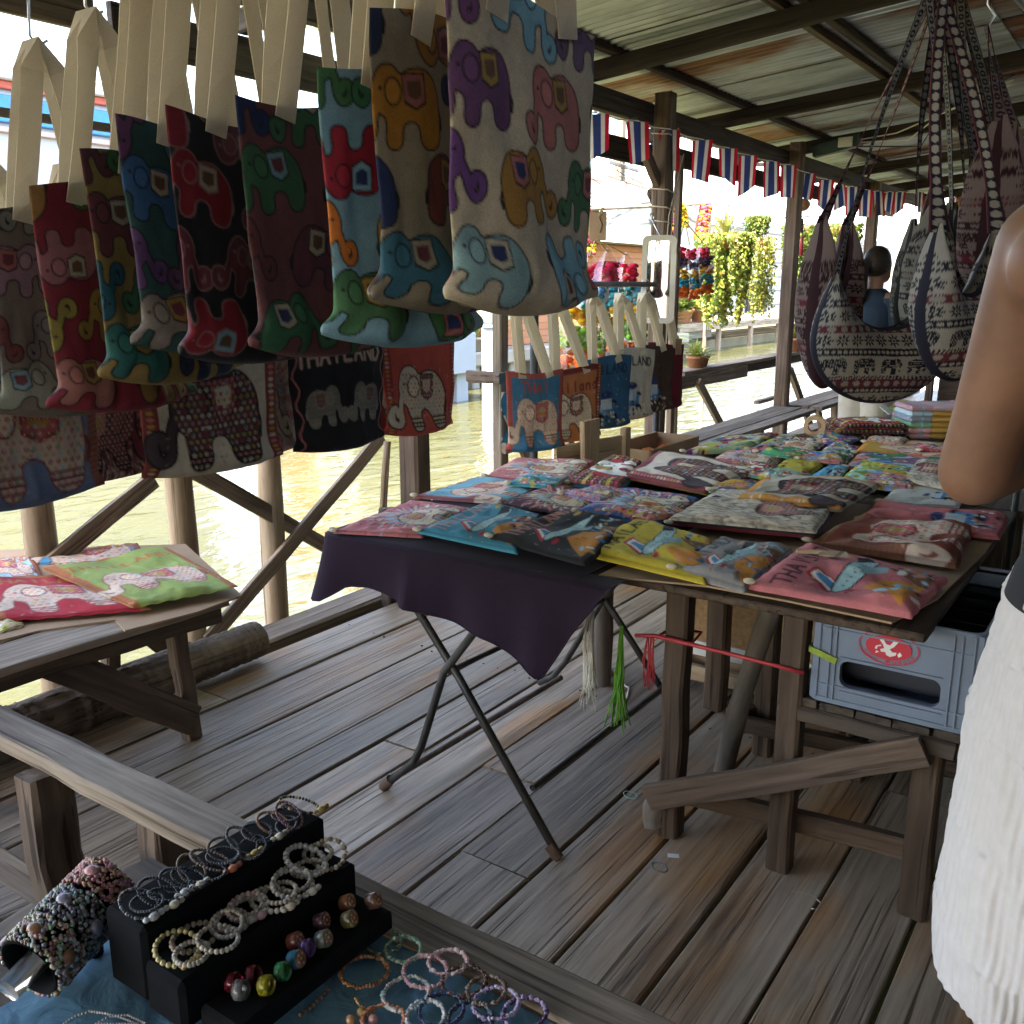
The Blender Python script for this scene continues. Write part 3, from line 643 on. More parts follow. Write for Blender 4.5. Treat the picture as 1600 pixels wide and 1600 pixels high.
# ================================================================ PRINT PAINTER (colours on dense cloth grids)
INK = (.018, .016, .02)
STROKES = {'T': [[(0, 1), (1, 1)], [(.5, 1), (.5, 0)]], 'H': [[(0, 0), (0, 1)], [(1, 0), (1, 1)], [(0, .5), (1, .5)]], 'A': [[(0, 0), (.5, 1), (1, 0)], [(.2, .4), (.8, .4)]],
    'I': [[(.5, 0), (.5, 1)]], 'L': [[(.1, 1), (.1, 0), (.9, 0)]], 'N': [[(0, 0), (0, 1), (1, 0), (1, 1)]], 'D': [[(0, 0), (0, 1), (.6, .95), (1, .5), (.6, .05), (0, 0)]],
    't': [[(.4, .9), (.4, .05), (.8, .05)], [(.1, .62), (.8, .62)]], 'h': [[(.1, 1), (.1, 0)], [(.1, .5), (.5, .62), (.8, .5), (.8, 0)]], 'a': [[(.8, .6), (.3, .6), (.1, .3), (.3, 0), (.8, .1)], [(.8, .62), (.85, 0)]],
    'i': [[(.5, .6), (.5, 0)], [(.5, .85), (.5, .9)]], 'l': [[(.5, 1), (.5, 0)]], 'n': [[(.1, .6), (.1, 0)], [(.1, .45), (.5, .62), (.85, .45), (.85, 0)]], 'd': [[(.85, 1), (.85, 0)], [(.85, .55), (.4, .62), (.1, .3), (.4, 0), (.85, .1)]], ' ': []}
SS = 3
class Canvas:
    """painted at 3x the vertex grid, then averaged down"""
    def __init__(s, nu, nv, W, Hh, base):
        s.W, s.H, s.nu, s.nv = W, Hh, nu, nv
        s.xs = np.linspace(0, W, nu * SS); s.ys = np.linspace(0, Hh, nv * SS)
        s.X, s.Y = np.meshgrid(s.xs, s.ys)
        s.C = np.empty((nv * SS, nu * SS, 3)); s.C[:] = base
    def win(s, x0, y0, x1, y1):
        return (slice(max(0, np.searchsorted(s.ys, y0) - 1), np.searchsorted(s.ys, y1) + 1), slice(max(0, np.searchsorted(s.xs, x0) - 1), np.searchsorted(s.xs, x1) + 1))
    def full(s, w_, mk): f = np.zeros(s.X.shape, bool); f[w_] = mk; return f
    def put(s, mask, c): s.C[mask] = c
    def poly(s, pts, c):
        w_ = s.win(min(q[0] for q in pts), min(q[1] for q in pts), max(q[0] for q in pts), max(q[1] for q in pts))
        X, Y = s.X[w_], s.Y[w_]; ins = np.zeros(X.shape, bool); n = len(pts)
        for i in range(n):
            x0, y0 = pts[i]; x1, y1 = pts[(i + 1) % n]
            if y0 == y1: continue
            cnd = ((Y < y0) != (Y < y1)); xi = x0 + (Y - y0) * (x1 - x0) / (y1 - y0); ins ^= cnd & (X < xi)
        if c is not None: s.C[w_][ins] = c; return None
        return s.full(w_, ins)
    def ell(s, x, y, a, b, c, rot=0):
        R_ = max(a, b); w_ = s.win(x - R_, y - R_, x + R_, y + R_)
        dx, dy = s.X[w_] - x, s.Y[w_] - y; ca, sa = math.cos(rot), math.sin(rot)
        s.C[w_][((dx * ca + dy * sa) / a) ** 2 + ((-dx * sa + dy * ca) / b) ** 2 < 1] = c
    def stroke(s, pts, wd, c, closed=False):
        P = list(pts) + ([pts[0]] if closed else [])
        for (x0, y0), (x1, y1) in zip(P[:-1], P[1:]):
            w_ = s.win(min(x0, x1) - wd, min(y0, y1) - wd, max(x0, x1) + wd, max(y0, y1) + wd); X, Y = s.X[w_], s.Y[w_]
            vx, vy = x1 - x0, y1 - y0; l2 = vx * vx + vy * vy + 1e-12
            t = np.clip(((X - x0) * vx + (Y - y0) * vy) / l2, 0, 1)
            s.C[w_][(X - x0 - t * vx) ** 2 + (Y - y0 - t * vy) ** 2 < (wd / 2) ** 2] = c
    def text(s, st, x, y, sz, c, wd=None, adv=.85, colors=None, tilt=0):
        for k, ch in enumerate(st):
            for ln in STROKES.get(ch, []):
                s.stroke([(x + k * sz * adv + px * sz * .62, y + py * sz + tilt * k) for px, py in ln], wd or sz * .17, colors[k % len(colors)] if colors else c)
    def rect(s, x0, y0, x1, y1, c): s.put((s.X > x0) & (s.X < x1) & (s.Y > y0) & (s.Y < y1), c)
    def border(s, wd, c, sides='lrtb'):
        if 'l' in sides: s.put(s.X < wd, c)
        if 'r' in sides: s.put(s.X > s.W - wd, c)
        if 't' in sides: s.put(s.Y > s.H - wd, c)
        if 'b' in sides: s.put(s.Y < wd, c)
    def done(s): s.C = s.C.reshape(s.nv, SS, s.nu, SS, 3).mean((1, 3))
def chaikin(P, it=2, closed=True):
    for _ in range(it):
        Q = []; n = len(P)
        for i in range(n if closed else n - 1):
            a, b = P[i], P[(i + 1) % n]; Q += [(a[0] * .75 + b[0] * .25, a[1] * .75 + b[1] * .25), (a[0] * .25 + b[0] * .75, a[1] * .25 + b[1] * .75)]
        P = Q if closed else [P[0]] + Q + [P[-1]]
    return P
BODY = chaikin([(-.46, -.46), (-.52, -.1), (-.5, .22), (-.3, .46), (-.02, .44), (.1, .36), (.2, .5), (.4, .5), (.52, .26), (.5, 0), (.4, -.06), (.33, -.12), (.36, -.46), (.12, -.46), (.12, -.14), (-.14, -.14), (-.16, -.46)], 2)
TRUNK = chaikin([(.42, .16), (.52, -.06), (.54, -.28), (.62, -.38), (.74, -.3), (.73, -.12), (.62, -.1), (.61, -.2)], 2, False)
def elephant(cv, x, y, sz, body, rug, flip=1, rot=0, ink=INK, ol=.05, fancy=None, rug2=(.5, .3, .1)):
    ca, sa = math.cos(rot), math.sin(rot)
    def T(p): q = (p[0] * flip * sz, p[1] * sz); return (x + q[0] * ca - q[1] * sa, y + q[0] * sa + q[1] * ca)
    b = [T(p) for p in BODY]; tr = [T(p) for p in TRUNK]
    cv.stroke(b, ol * sz, ink, True); cv.stroke(tr, (.1 + ol) * sz, ink); cv.stroke([T((-.48, .1)), T((-.56, -.1)), T((-.54, -.22))], .04 * sz, ink)
    cv.poly(b, body); cv.stroke(tr, .1 * sz, body)
    cv.poly([T(p) for p in ((-.26, .42), (.08, .4), (.07, .06), (-.1, -.02), (-.27, .06))], ink); cv.poly([T(p) for p in ((-.24, .4), (.06, .38), (.05, .09), (-.1, .01), (-.25, .09))], rug)
    cv.poly([T(p) for p in ((-.19, .33), (.01, .31), (.0, .15), (-.1, .1), (-.19, .15))], rug2)
    e = T((.22, .2)); cv.ell(e[0], e[1], .13 * sz, .17 * sz, ink, rot); cv.ell(e[0], e[1], .105 * sz, .145 * sz, tuple(min(1, c * 1.25) for c in body), rot)
    e = T((.4, .24)); cv.ell(e[0], e[1], .025 * sz, .025 * sz, ink)
    if fancy:
        rr = random.Random(int(x * 1e4) + int(y * 1e3)); mk = cv.poly(b, None)
        for gi in range(-7, 7):
            for gj in range(-7, 7):
                q = T((gi * .07 + .035 * (gj % 2), gj * .062)); R_ = sz * .019; w_ = cv.win(q[0] - R_, q[1] - R_, q[0] + R_, q[1] + R_); d = (cv.X[w_] - q[0]) ** 2 + (cv.Y[w_] - q[1]) ** 2
                f1 = fancy[(gi * 2 + gj * 3) % len(fancy)] if gj % 3 else fancy[gj % len(fancy)]; mw = mk[w_]
                cv.C[w_][mw & (d < R_ ** 2)] = f1; cv.C[w_][mw & (d < R_ ** 2 * .18)] = body
        for z0 in (-.4, -.34, -.28): cv.put(mk & (np.abs((cv.Y - T((0, z0))[1])) < .012 * sz), ink)
PAL = dict(red=(.42, .03, .05), green=(.06, .22, .1), blue=(.06, .22, .45), navy=(.03, .05, .16), sky=(.28, .52, .66), orange=(.6, .25, .05), mustard=(.5, .32, .08), cream=(.66, .58, .46), grey=(.4, .38, .37), purple=(.2, .1, .24), pink=(.62, .22, .22), teal=(.04, .22, .24), maroon=(.24, .06, .08), brown=(.2, .1, .06), white=(.75, .72, .68), lime=(.42, .48, .1), black=(.02, .02, .024))
MIX = [PAL[k] for k in ('red', 'green', 'blue', 'orange', 'mustard', 'grey', 'purple', 'pink', 'sky', 'teal', 'maroon')]
def vary(c, r, k=.12): return tuple(max(0, x * (1 + r.uniform(-k, k))) for x in c)
def paint(cv, kind, base, seed, text=None, tcol=None):
    r = random.Random(seed); W, Hh = cv.W, cv.H
    if kind == 'elephants':
        cols = [PAL[q] for q in (text or 'red green blue orange mustard grey purple pink sky').split()]; ik = tcol or INK; text = None
        for j in range(-1, 5):
            for i in range(-1, 3):
                x = (i + .32 + .5 * (j % 2)) * W * .5 + r.uniform(-.006, .006); y = (j + .5) * Hh / 3.6 + r.uniform(-.006, .006)
                c = vary(r.choice(cols), r, .2); rg = r.choice([PAL['mustard'], PAL['cream'], PAL['sky'], PAL['pink']])
                elephant(cv, x, y, W * r.uniform(.315, .34), c, rg, r.choice((1, -1)), r.choice((0, .15, -.15, math.pi)), ink=ik, rug2=r.choice([PAL['brown'], PAL['maroon'], PAL['navy']]), ol=.05)
    elif kind == 'bigele':
        bc = tcol or PAL['maroon']; cv.border(W * .1, bc, 'lr'); cv.border(W * .07, bc, 't')
        for k in range(26):
            for xx in (W * .05, W * .95): cv.ell(xx, Hh * k / 25, W * .022, Hh * .011, r.choice([PAL['cream'], PAL['mustard'], PAL['pink']]))
        elephant(cv, W * .5, Hh * .36, W * .62, PAL['cream'] if sum(base) < 1.2 else (.07, .05, .06), PAL['maroon'], -1, fancy=[PAL['pink'], PAL['cream'], PAL['grey'], PAL['mustard'], PAL['red'], PAL['white']] if sum(base) > 1.2 else [PAL['pink'], PAL['grey'], PAL['brown'], PAL['mustard']], rug2=PAL['cream'])
    elif kind == 'twoele':
        for k in range(22):
            for xx in (W * .05, W * .95): cv.stroke([(xx + W * .025 * math.sin(k * 1.3), Hh * k / 21), (xx + W * .025 * math.sin(k * 1.3 + 1.3), Hh * (k + 1) / 21)], .004, PAL['pink'])
        for f, xx in ((1, .27), (-1, .74)): elephant(cv, W * xx, Hh * .36, W * .30, (.2, .19, .16), PAL['maroon'], f, ink=(.34, .32, .28), rug2=PAL['brown'], ol=.03, fancy=[(.26, .25, .21), (.14, .13, .11)])
    elif kind == 'floralele':
        cv.border(W * .08, tcol or PAL['orange'], 'lrt')
        for k in range(30):
            for xx in (W * .04, W * .96): cv.stroke([(xx - W * .03, Hh * k / 29), (xx + W * .03, Hh * k / 29 + .003)], .0035, PAL['maroon'])
        elephant(cv, W * .52, Hh * .38, W * .72, (.66, .52, .42), (.5, .12, .14), -1, fancy=[PAL['pink'], (.12, .3, .22), PAL['mustard'], PAL['red'], PAL['sky'], (.7, .4, .4)], ink=(.25, .06, .06), ol=.03)
    elif kind == 'plane':
        cv.poly([(W * .12, Hh * .52), (W * .3, Hh * .74), (W * .42, Hh * .7), (W * .3, Hh * .5)], PAL['red']); cv.poly([(W * .17, Hh * .53), (W * .31, Hh * .71), (W * .39, Hh * .68), (W * .3, Hh * .52)], PAL['white']); cv.poly([(W * .21, Hh * .54), (W * .32, Hh * .68), (W * .36, Hh * .66), (W * .3, Hh * .54)], PAL['blue'])
        cv.ell(W * .52, Hh * .47, W * .37, Hh * .075, INK, -.1); cv.ell(W * .52, Hh * .47, W * .35, Hh * .062, (.36, .58, .63), -.1)
        for k in range(9): cv.ell(W * (.3 + k * .06), Hh * (.488 - k * .006), .003, .003, INK)
        cv.poly([(W * .45, Hh * .44), (W * .62, Hh * .3), (W * .7, Hh * .31), (W * .6, Hh * .46)], (.25, .42, .48))
        cv.poly([(W * .68, Hh * .52), (W * .9, Hh * .58), (W * .94, Hh * .48), (W * .8, Hh * .42)], INK)
        cv.ell(W * .86, Hh * .63, W * .06, Hh * .03, PAL['mustard']); cv.ell(W * .2, Hh * .42, W * .05, Hh * .025, PAL['red'])
        cv.poly([(W * .05, Hh * .08), (W * .3, Hh * .36), (W * .5, Hh * .3), (W * .62, Hh * .05)], PAL['orange']); cv.poly([(W * .55, Hh * .04), (W * .7, Hh * .33), (W * .82, Hh * .05)], PAL['brown'])
        for k in range(26): cv.ell(W * r.uniform(.1, .95), Hh * r.uniform(.03, .28), W * r.uniform(.015, .05), Hh * r.uniform(.01, .03), r.choice([PAL['mustard'], PAL['pink'], PAL['sky'], INK, PAL['blue'], PAL['white'], PAL['maroon']]), r.uniform(0, 3))
    elif kind == 'mandala':
        cx, cy = W * .5, Hh * .45; d = np.hypot(cv.X - cx, cv.Y - cy); a = np.arctan2(cv.Y - cy, cv.X - cx)
        cs = [PAL['cream'], PAL['maroon'], PAL['pink'], PAL['navy'], PAL['mustard'], PAL['sky'], PAL['red']]
        for k in range(9, 0, -1):
            rr = W * .05 * k * (1 + .12 * np.cos(a * (8 + 2 * k))); c = np.array(vary(cs[k % 7], r)); cv.put((d < rr) & (np.cos(a * 18 + k) > -.3), c if k % 2 else tuple(np.array(base) * .6 + c * .4))
        for k in range(160): cv.ell(r.uniform(0, W), r.uniform(0, Hh), .004, .003, r.choice(cs))
        elephant(cv, W * .5, Hh * .3, W * .45, PAL['cream'], PAL['pink'], 1, fancy=[PAL['mustard'], PAL['maroon']])
    elif kind == 'floral':
        for k in range(70):
            x, y, q = r.uniform(0, W), r.uniform(0, Hh), W * r.uniform(.03, .09); c = r.choice(MIX + [PAL['white'], PAL['lime'], PAL['lime']])
            cv.ell(x, y, q * 1.1, q * .7, vary(c, r, .25), r.uniform(0, 3)); cv.ell(x, y, q * .4, q * .3, r.choice([PAL['mustard'], INK, PAL['white']]))
    elif kind == 'tuk':
        cv.ell(W * .5, Hh * .36, W * .2, Hh * .05, INK); cv.rect(W * .3, Hh * .2, W * .66, Hh * .36, PAL['blue']); cv.rect(W * .36, Hh * .28, W * .6, Hh * .42, (.5, .6, .66)); cv.ell(W * .34, Hh * .18, W * .07, Hh * .05, INK); cv.ell(W * .62, Hh * .18, W * .07, Hh * .05, INK); cv.ell(W * .48, Hh * .48, W * .12, Hh * .05, PAL['navy'])
        for k in range(40): cv.ell(W * r.uniform(.2, .8), Hh * r.uniform(.05, .3), .008, .006, r.choice([INK, PAL['grey'], PAL['white'], PAL['navy'], PAL['mustard']]), r.uniform(0, 3))
    elif kind == 'weave':
        n = vnoise(cv.X * 260, cv.Y * 80, seed, 2); cv.put(n > .15, tuple(np.array(base) * .35)); cv.put(n < -.3, PAL['cream'])
        elephant(cv, W * .55, Hh * .3, W * .5, PAL['maroon'], PAL['pink'], 1, fancy=[PAL['cream']])
    elif kind == 'bands':
        cols = [PAL['black'], PAL['red'], PAL['black'], PAL['mustard'], PAL['black'], PAL['maroon']]
        for k in range(14): cv.rect(0, Hh * k / 14, W, Hh * (k + 1) / 14, cols[k % 6])
        for k in range(14):
            for i in range(16): cv.ell(W * (i + .5) / 16, Hh * (k + .5) / 14, .004, .004, r.choice([PAL['lime'], PAL['white'], PAL['pink'], PAL['mustard']]))
        cv.rect(W * .2, Hh * .2, W * .8, Hh * .7, PAL['red']); elephant(cv, W * .5, Hh * .45, W * .42, PAL['white'], PAL['mustard'], 1)
    if text:
        sz = W * (.125 if len(text) > 6 else .15); adv = .86
        w_ = len(text) * sz * adv; cv.text(text, (W - w_) / 2, Hh * (.69 if kind in ('twoele', 'bigele') else .76), sz, ((.05, .17, .18) if kind == 'bigele' and sum(base) > 1.2 else tcol or INK), sz * .2, adv, tilt=0)
    # fine embroidery over the print
    if W < .6 and kind in ('plane', 'mandala', 'floralele', 'bigele', 'floral', 'tuk'):
        for k in range(60):
            x, y = r.uniform(.04, .96) * W, r.uniform(.03, .72) * Hh; a_ = r.uniform(0, 3.14); l = r.uniform(.004, .012)
            cv.stroke([(x, y), (x + l * math.cos(a_), y + l * math.sin(a_))], .0022, r.choice([INK, PAL['cream'], PAL['mustard'], PAL['sky'], PAL['maroon'], tuple(np.array(base) * .5), tuple(np.minimum(.8, np.array(base) * 1.6))]))
    # woven irregularity
    cv.C *= (1 + .10 * vnoise(cv.X * 90, cv.Y * 90, seed, 2))[..., None]
    cv.C = np.clip(cv.C, .005, .9); cv.done()
CREAMW = (.62, .54, .42)
def hang_tote(label, tl, wdir, W, Hh, D, kind, base, seed, apex, group=None, nu=56, nv=72, flare=.14, text=None, tcol=None, strap_w=.03, mat=None, hook=None, side=None, name='tote_bag', dim=1.0):
    """tote hanging open by two webbing handles. tl = top left corner (seen from the front), wdir = unit vector along the top"""
    r = random.Random(seed); u = Vector(wdir).normalized(); n = Vector((u.y, -u.x, 0)); tl = Vector(tl)
    cv = Canvas(nu, nv, W, Hh, base); paint(cv, kind, base, seed, text, tcol); C = cv.C[::-1] * dim  # dim darkens a row's cloth colours to stand for backlit shade
    t = np.linspace(0, 1, nv)[:, None]; s = np.linspace(-1, 1, nu)[None, :]
    sm = lambda a, b, x: np.clip((x - a) / (b - a), 0, 1) ** 2 * (3 - 2 * np.clip((x - a) / (b - a), 0, 1))
    a = W / 2 * (1 - .07 * sm(0, .8, t) + (flare + .07) * sm(.84, .985, t))
    d = .008 + .010 * np.sin(t * math.pi * .8) + D * sm(.72, .93, t); d = d * np.where(t > .93, np.sqrt(np.clip(1 - ((t - .93) / .07) ** 2, 0, 1)), 1) + .002
    prof = np.clip(1 - np.abs(s) ** (2.6), 0, 1) ** .62
    wr = .013 * vnoise(s * 2.2 + 0 * t, t * 2.2 + 0 * s, seed, 3) * (.3 + t) + .007 * np.abs(vnoise(s * 4.5 + t * .8, t * 1.2 + 0 * s, seed + 5, 2)) * t ** 2 + .006 * np.sin(s * 3 + seed) * t
    zz = -Hh * t + .012 * np.sin(s * 2.4 + seed) * (1 - t) - .05 * flare * (1 - s ** 2) * sm(.9, 1, t) + .02 * (s ** 2) * sm(.85, 1, t)
    front = np.stack([a * s + wr * .4, d * prof + wr, zz + 0 * s], -1)
    back = np.stack([a * s + wr * .4, -d * prof + wr * .8, zz + 0 * s], -1)
    P = np.concatenate([front, back[:, ::-1][:, 1:-1]], 1); CC = np.concatenate([C, C[:, 1:-1]], 1)
    if side is not None:
        m_ = (np.abs(np.concatenate([s, s[:, ::-1][:, 1:-1]], 1)) > .93) & (CC[..., 0] >= 0); CC[m_] = CC[m_] * .35 + np.array(side) * .65
    o = V(*tl) + u * W / 2
    base_ = np.array([u, n, (0, 0, 1)]); P = P @ base_ + np.array(o)
    th = thing(name, label, 'tote bag', o - V(0, 0, Hh), group)
    me = grid_mesh('bag_body', P, CC, True); link('bag_body', me, mat or CLOTH, th)
    ap = Vector(apex)
    for sd_ in (1, -1):
        k = W * .24; f = n * (.014 * sd_)
        A = o - u * k + f - V(0, 0, .03); B = o + u * k + f - V(0, 0, .03); T = ap + n * (.012 * sd_)
        m = MB(); pts = []; wds = []
        for i in range(13):
            q = i / 12
            if q <= .5: p = A.lerp(T - u * .016, q * 2); p += n * sd_ * .006 * math.sin(q * 2 * math.pi)
            else: p = (T + u * .016).lerp(B, q * 2 - 1); p += n * sd_ * .006 * math.sin(q * 2 * math.pi - math.pi)
            pts.append(p)
        tw = r.uniform(-.35, .35)
        wd = [u * math.cos(tw * math.sin(i / 12 * 6.28)) + n * math.sin(tw * math.sin(i / 12 * 6.28) + .5 * math.exp(-((i - 6) / 1.2) ** 2)) for i in range(13)]
        m.ribbon(pts, [tuple(x) for x in wd], strap_w); m.build('handle', STRAP, th)
    if hook is not None:
        hk = Vector(hook); m = MB(); pts = [ap + V(0, 0, .004) + u * .018, ap + V(0, 0, -.008), ap - u * .016 + V(0, 0, .006), ap - u * .014 + V(0, 0, .035), hk + V(0, 0, -.04), hk + u * .012 + V(0, 0, .012), hk - u * .0 + V(0, 0, .02), hk - u * .014 + V(0, 0, .006)]
        m.tube(pts, .0028, 6); m.build('s_hook', CHROME, th)
    return th
def pouch(label, quad, z, kind, base, seed, thick=.02, nu=64, nv=64, text=None, tcol=None, group=None, wr=.007, tab=True, name='zip_pouch', cat='pouch', rotn=0, world=None, mat=None, under=()):
    """cloth pouch lying flat; quad = photo corners near-left, far-left, far-right, near-right; canvas x near->far, up = right->left (rotn turns it)"""
    r = random.Random(seed); thick *= .5; wr *= 1.15
    Q = world or [atz(px, py, z) for px, py in quad]
    NL, FL, FR, NR = [np.array(q) for q in Q]
    cor = [NR, FR, FL, NL]                       # (u0 v0),(u1 v0),(u1 v1),(u0 v1)
    cor = cor[rotn:] + cor[:rotn]
    W = float(np.linalg.norm(cor[1] - cor[0])); Hh = float(np.linalg.norm(cor[3] - cor[0]))
    cv = Canvas(nu, nv, W, Hh, base); paint(cv, kind, base, seed, text, tcol)
    u = np.linspace(0, 1, nu)[None, :]; v = np.linspace(0, 1, nv)[:, None]
    e = np.minimum(np.minimum(u, 1 - u) * W, np.minimum(v, 1 - v) * Hh)
    U = u + 0 * v; Vv = v + 0 * u
    th = thing(name, label, cat, Vector(tuple((NL + FR) / 2)), group)
    cnt = len(under) + 1
    for lay in range(cnt):
        top = (lay == cnt - 1)
        z0 = lay * thick * .9; off = (0, 0) if top else (r.uniform(-.012, .012), r.uniform(-.012, .012))
        wobx = .012 * vnoise(Vv * 3, U * 1.5, seed + lay, 2); woby = .012 * vnoise(U * 3, Vv * 1.5, seed + 9 + lay, 2)
        u2 = U + wobx * (1 if W < .5 else .6); v2 = Vv + woby
        # rounded corners
        P = (cor[0] * ((1 - u2) * (1 - v2))[..., None] + cor[1] * (u2 * (1 - v2))[..., None] + cor[2] * (u2 * v2)[..., None] + cor[3] * ((1 - u2) * v2)[..., None])
        edge = np.clip(e / .045, 0, 1); hgt = thick * np.sqrt(np.clip(1 - (1 - edge) ** 2, 0, 1))
        fold = wr * (vnoise(U * 3.2, Vv * 2.6, seed + lay * 5, 3) + .35 * np.sin((U * 1.4 + Vv * .8) * 7 + seed) + .9 * (.5 - np.abs(vnoise(U * 4 + Vv * 1.5, Vv * 3 - U, seed + 31, 3)))) * np.clip(e / .03, 0, 1)
        P[..., 2] = float(NL[2]) + z0 + hgt + fold + .002 * np.sin(U * 40 + seed) * np.clip(1 - e / .02, 0, 1)
        P[..., 0] += off[0]; P[..., 1] += off[1]
        P[..., 2] = np.where(e < 1e-6, P[..., 2] - thick * .3, P[..., 2])
        C = cv.C if top else np.broadcast_to(np.array(under[lay]), cv.C.shape) * (1 + .1 * vnoise(U * 20, Vv * 20, lay, 2))[..., None]
        C = C.copy()
        if top: C[(e > .004) & (e < .0075)] *= .55            # seam
        step = 1 if top else 2
        me = grid_mesh('cloth', P[::step, ::step], C[::step, ::step]); link('cloth' if top else 'lower_layer', me, mat or CLOTH, th)
    if tab:
        m = MB(); c = Vector(tuple(cor[3])) + V(0, 0, thick * .9); dr = (Vector(tuple(cor[3])) - Vector(tuple(cor[0]))).normalized()
        m.sph(c - dr * .004, (.012, .016, .007), 8, 5); m.build('zip_tab', STRAP, th)
    return th
# ================================================================ FOLDING TABLE, CLOTH
ft = thing('folding_table', 'folding table with crossed black steel tube legs under the purple cloth', 'table', (2.35, 1.55, 0))
m = MB(); m.bbox((2.37, 1.55, .73), (.92, .84, .022), .005); m.build('tabletop', W_BROWN, ft)
def tubepart(pts, r, mat, name, par, n=10):
    m = MB(); m.tube(pts, r, n); return m.build(name, mat, par)
X1 = 1.93
lg1 = tubepart([(X1, 1.80, .72), (X1 - .02, 1.5, .4), (1.863, 1.148, .012)], .0115, METAL, 'leg', ft); tubepart([(1.863, 1.17, .03), (1.862, 1.142, .0)], .0155, RUSTY, 'foot_cap', lg1)
lg2 = tubepart([(X1, 1.32, .72), (X1 - .03, 1.545, .41), (1.885, 1.62, .17), (1.878, 1.645, .115), (1.868, 1.70, .06), (1.864, 1.75, .012)], .0115, METAL, 'leg', ft); tubepart([(1.866, 1.725, .04), (1.864, 1.755, .006)], .0155, RUSTY, 'foot_cap', lg2)
tubepart([(2.72, 1.80, .72), (2.73, 1.5, .4), (2.75, 1.2, .012)], .0115, METAL, 'leg', ft)
tubepart([(2.72, 1.28, .72), (2.73, 1.5, .41), (2.74, 1.66, .13), (2.745, 1.72, .05), (2.75, 1.78, .012)], .0115, METAL, 'leg', ft)
tubepart([(1.90, 1.53, .415), (2.73, 1.5, .4)], .008, METAL, 'cross_bar', ft)
tubepart([(1.868, 1.70, .06), (2.74, 1.68, .06)], .0105, RUSTY, 'foot_bar', ft); tubepart([(1.9, 1.25, .15), (2.74, 1.25, .15)], .009, METAL, 'foot_bar', ft)
# purple fleece cloth draped over the front and left edges
def drape():
    path = [(2.84, 2.0)] + [(2.84 - .1 * k, 2.0) for k in range(1, 9)] + [(1.93, 1.995), (1.905, 1.985), (1.895, 1.965)] + [(1.893, 1.965 - .03 * k) for k in range(1, 32)]
    P = []; L = 0; ds = [0]
    for a, b in zip(path[:-1], path[1:]): L += math.hypot(b[0] - a[0], b[1] - a[1]); ds.append(L)
    n = 220; xs = np.interp(np.linspace(0, L, n), ds, [p[0] for p in path]); ysv = np.interp(np.linspace(0, L, n), ds, [p[1] for p in path]); sd_ = np.linspace(0, L, n)
    c0 = .94  # arc length at corner
    drop = np.interp(sd_, [0, .5, .8, c0 - .03, c0 + .02, c0 + .1, c0 + .17, c0 + .4, c0 + .62, c0 + .72, c0 + .78, c0 + .86, L], [.13, .14, .16, .205, .195, .14, .135, .165, .195, .235, .262, .12, .01])
    nx = np.gradient(ysv); ny = -np.gradient(xs); ln = np.hypot(nx, ny); nx /= ln; ny /= ln
    # outward normal: away from the table centre
    sg = np.sign((xs - 2.4) * nx + (ysv - 1.5) * ny); nx *= sg; ny *= sg
    rows = 46; G = np.zeros((rows + 3, n, 3))
    for j, ins in enumerate((.09, .03)): G[j] = np.stack([xs - nx * ins, ysv - ny * ins, np.full(n, .7455)], -1)
    fold = (.5 + .5 * np.sin(sd_ * 21 + .8 * np.sin(sd_ * 9))) * .6 + .8 * np.exp(-((sd_ - c0) / .07) ** 2) + .9 * np.exp(-((sd_ - (c0 + .76)) / .06) ** 2) + .5 * np.exp(-((sd_ - (c0 + .33)) / .03) ** 2)
    for j in range(rows + 1):
        q = j / rows; out = .006 + .045 * fold * q ** 1.2 - .012 * q
        G[j + 2] = np.stack([xs + nx * out, ysv + ny * out, .742 - drop * q + .006 * math.sin(math.pi * min(1, q * 8)) * 0], -1)
    return G
G = drape(); me = grid_mesh('purple_tablecloth', G)
m_, nt, bs = newmat('dusky purple fleece'); v = objcoord(nt, randoff=False); n = N(nt, 'ShaderNodeTexNoise', Scale=500, Detail=2); nt.links.new(v, n.inputs['Vector'])
r_ = ramp(nt, [(.3, (.009, .0048, .0108)), (.7, (.0185, .0095, .022))]); nt.links.new(n.outputs[0], r_.inputs[0]); nt.links.new(r_.outputs[0], bs.inputs['Base Color'])
bs.inputs['Roughness'].default_value = .85; bs.inputs['Sheen Weight'].default_value = .03; bs.inputs['Specular IOR Level'].default_value = .12; bs.inputs['Sheen Roughness'].default_value = .4; bump(nt, bs, n.outputs[0], .3, .002); PURPLE = m_
tc = thing('tablecloth', 'dusky purple fleece cloth draped over the front of the folding table', 'tablecloth', (1.9, 1.6, .5)); link('drape', me, PURPLE, tc)
m = MB(); m.box((2.38, 1.55, .7445), (.9, .83, .003)); m.build('top_sheet', PURPLE, tc)
m = MB(); m.tube([tuple(p) for p in G[-1][::2]], .0022, 5); m.build('hem', PURPLE, tc)
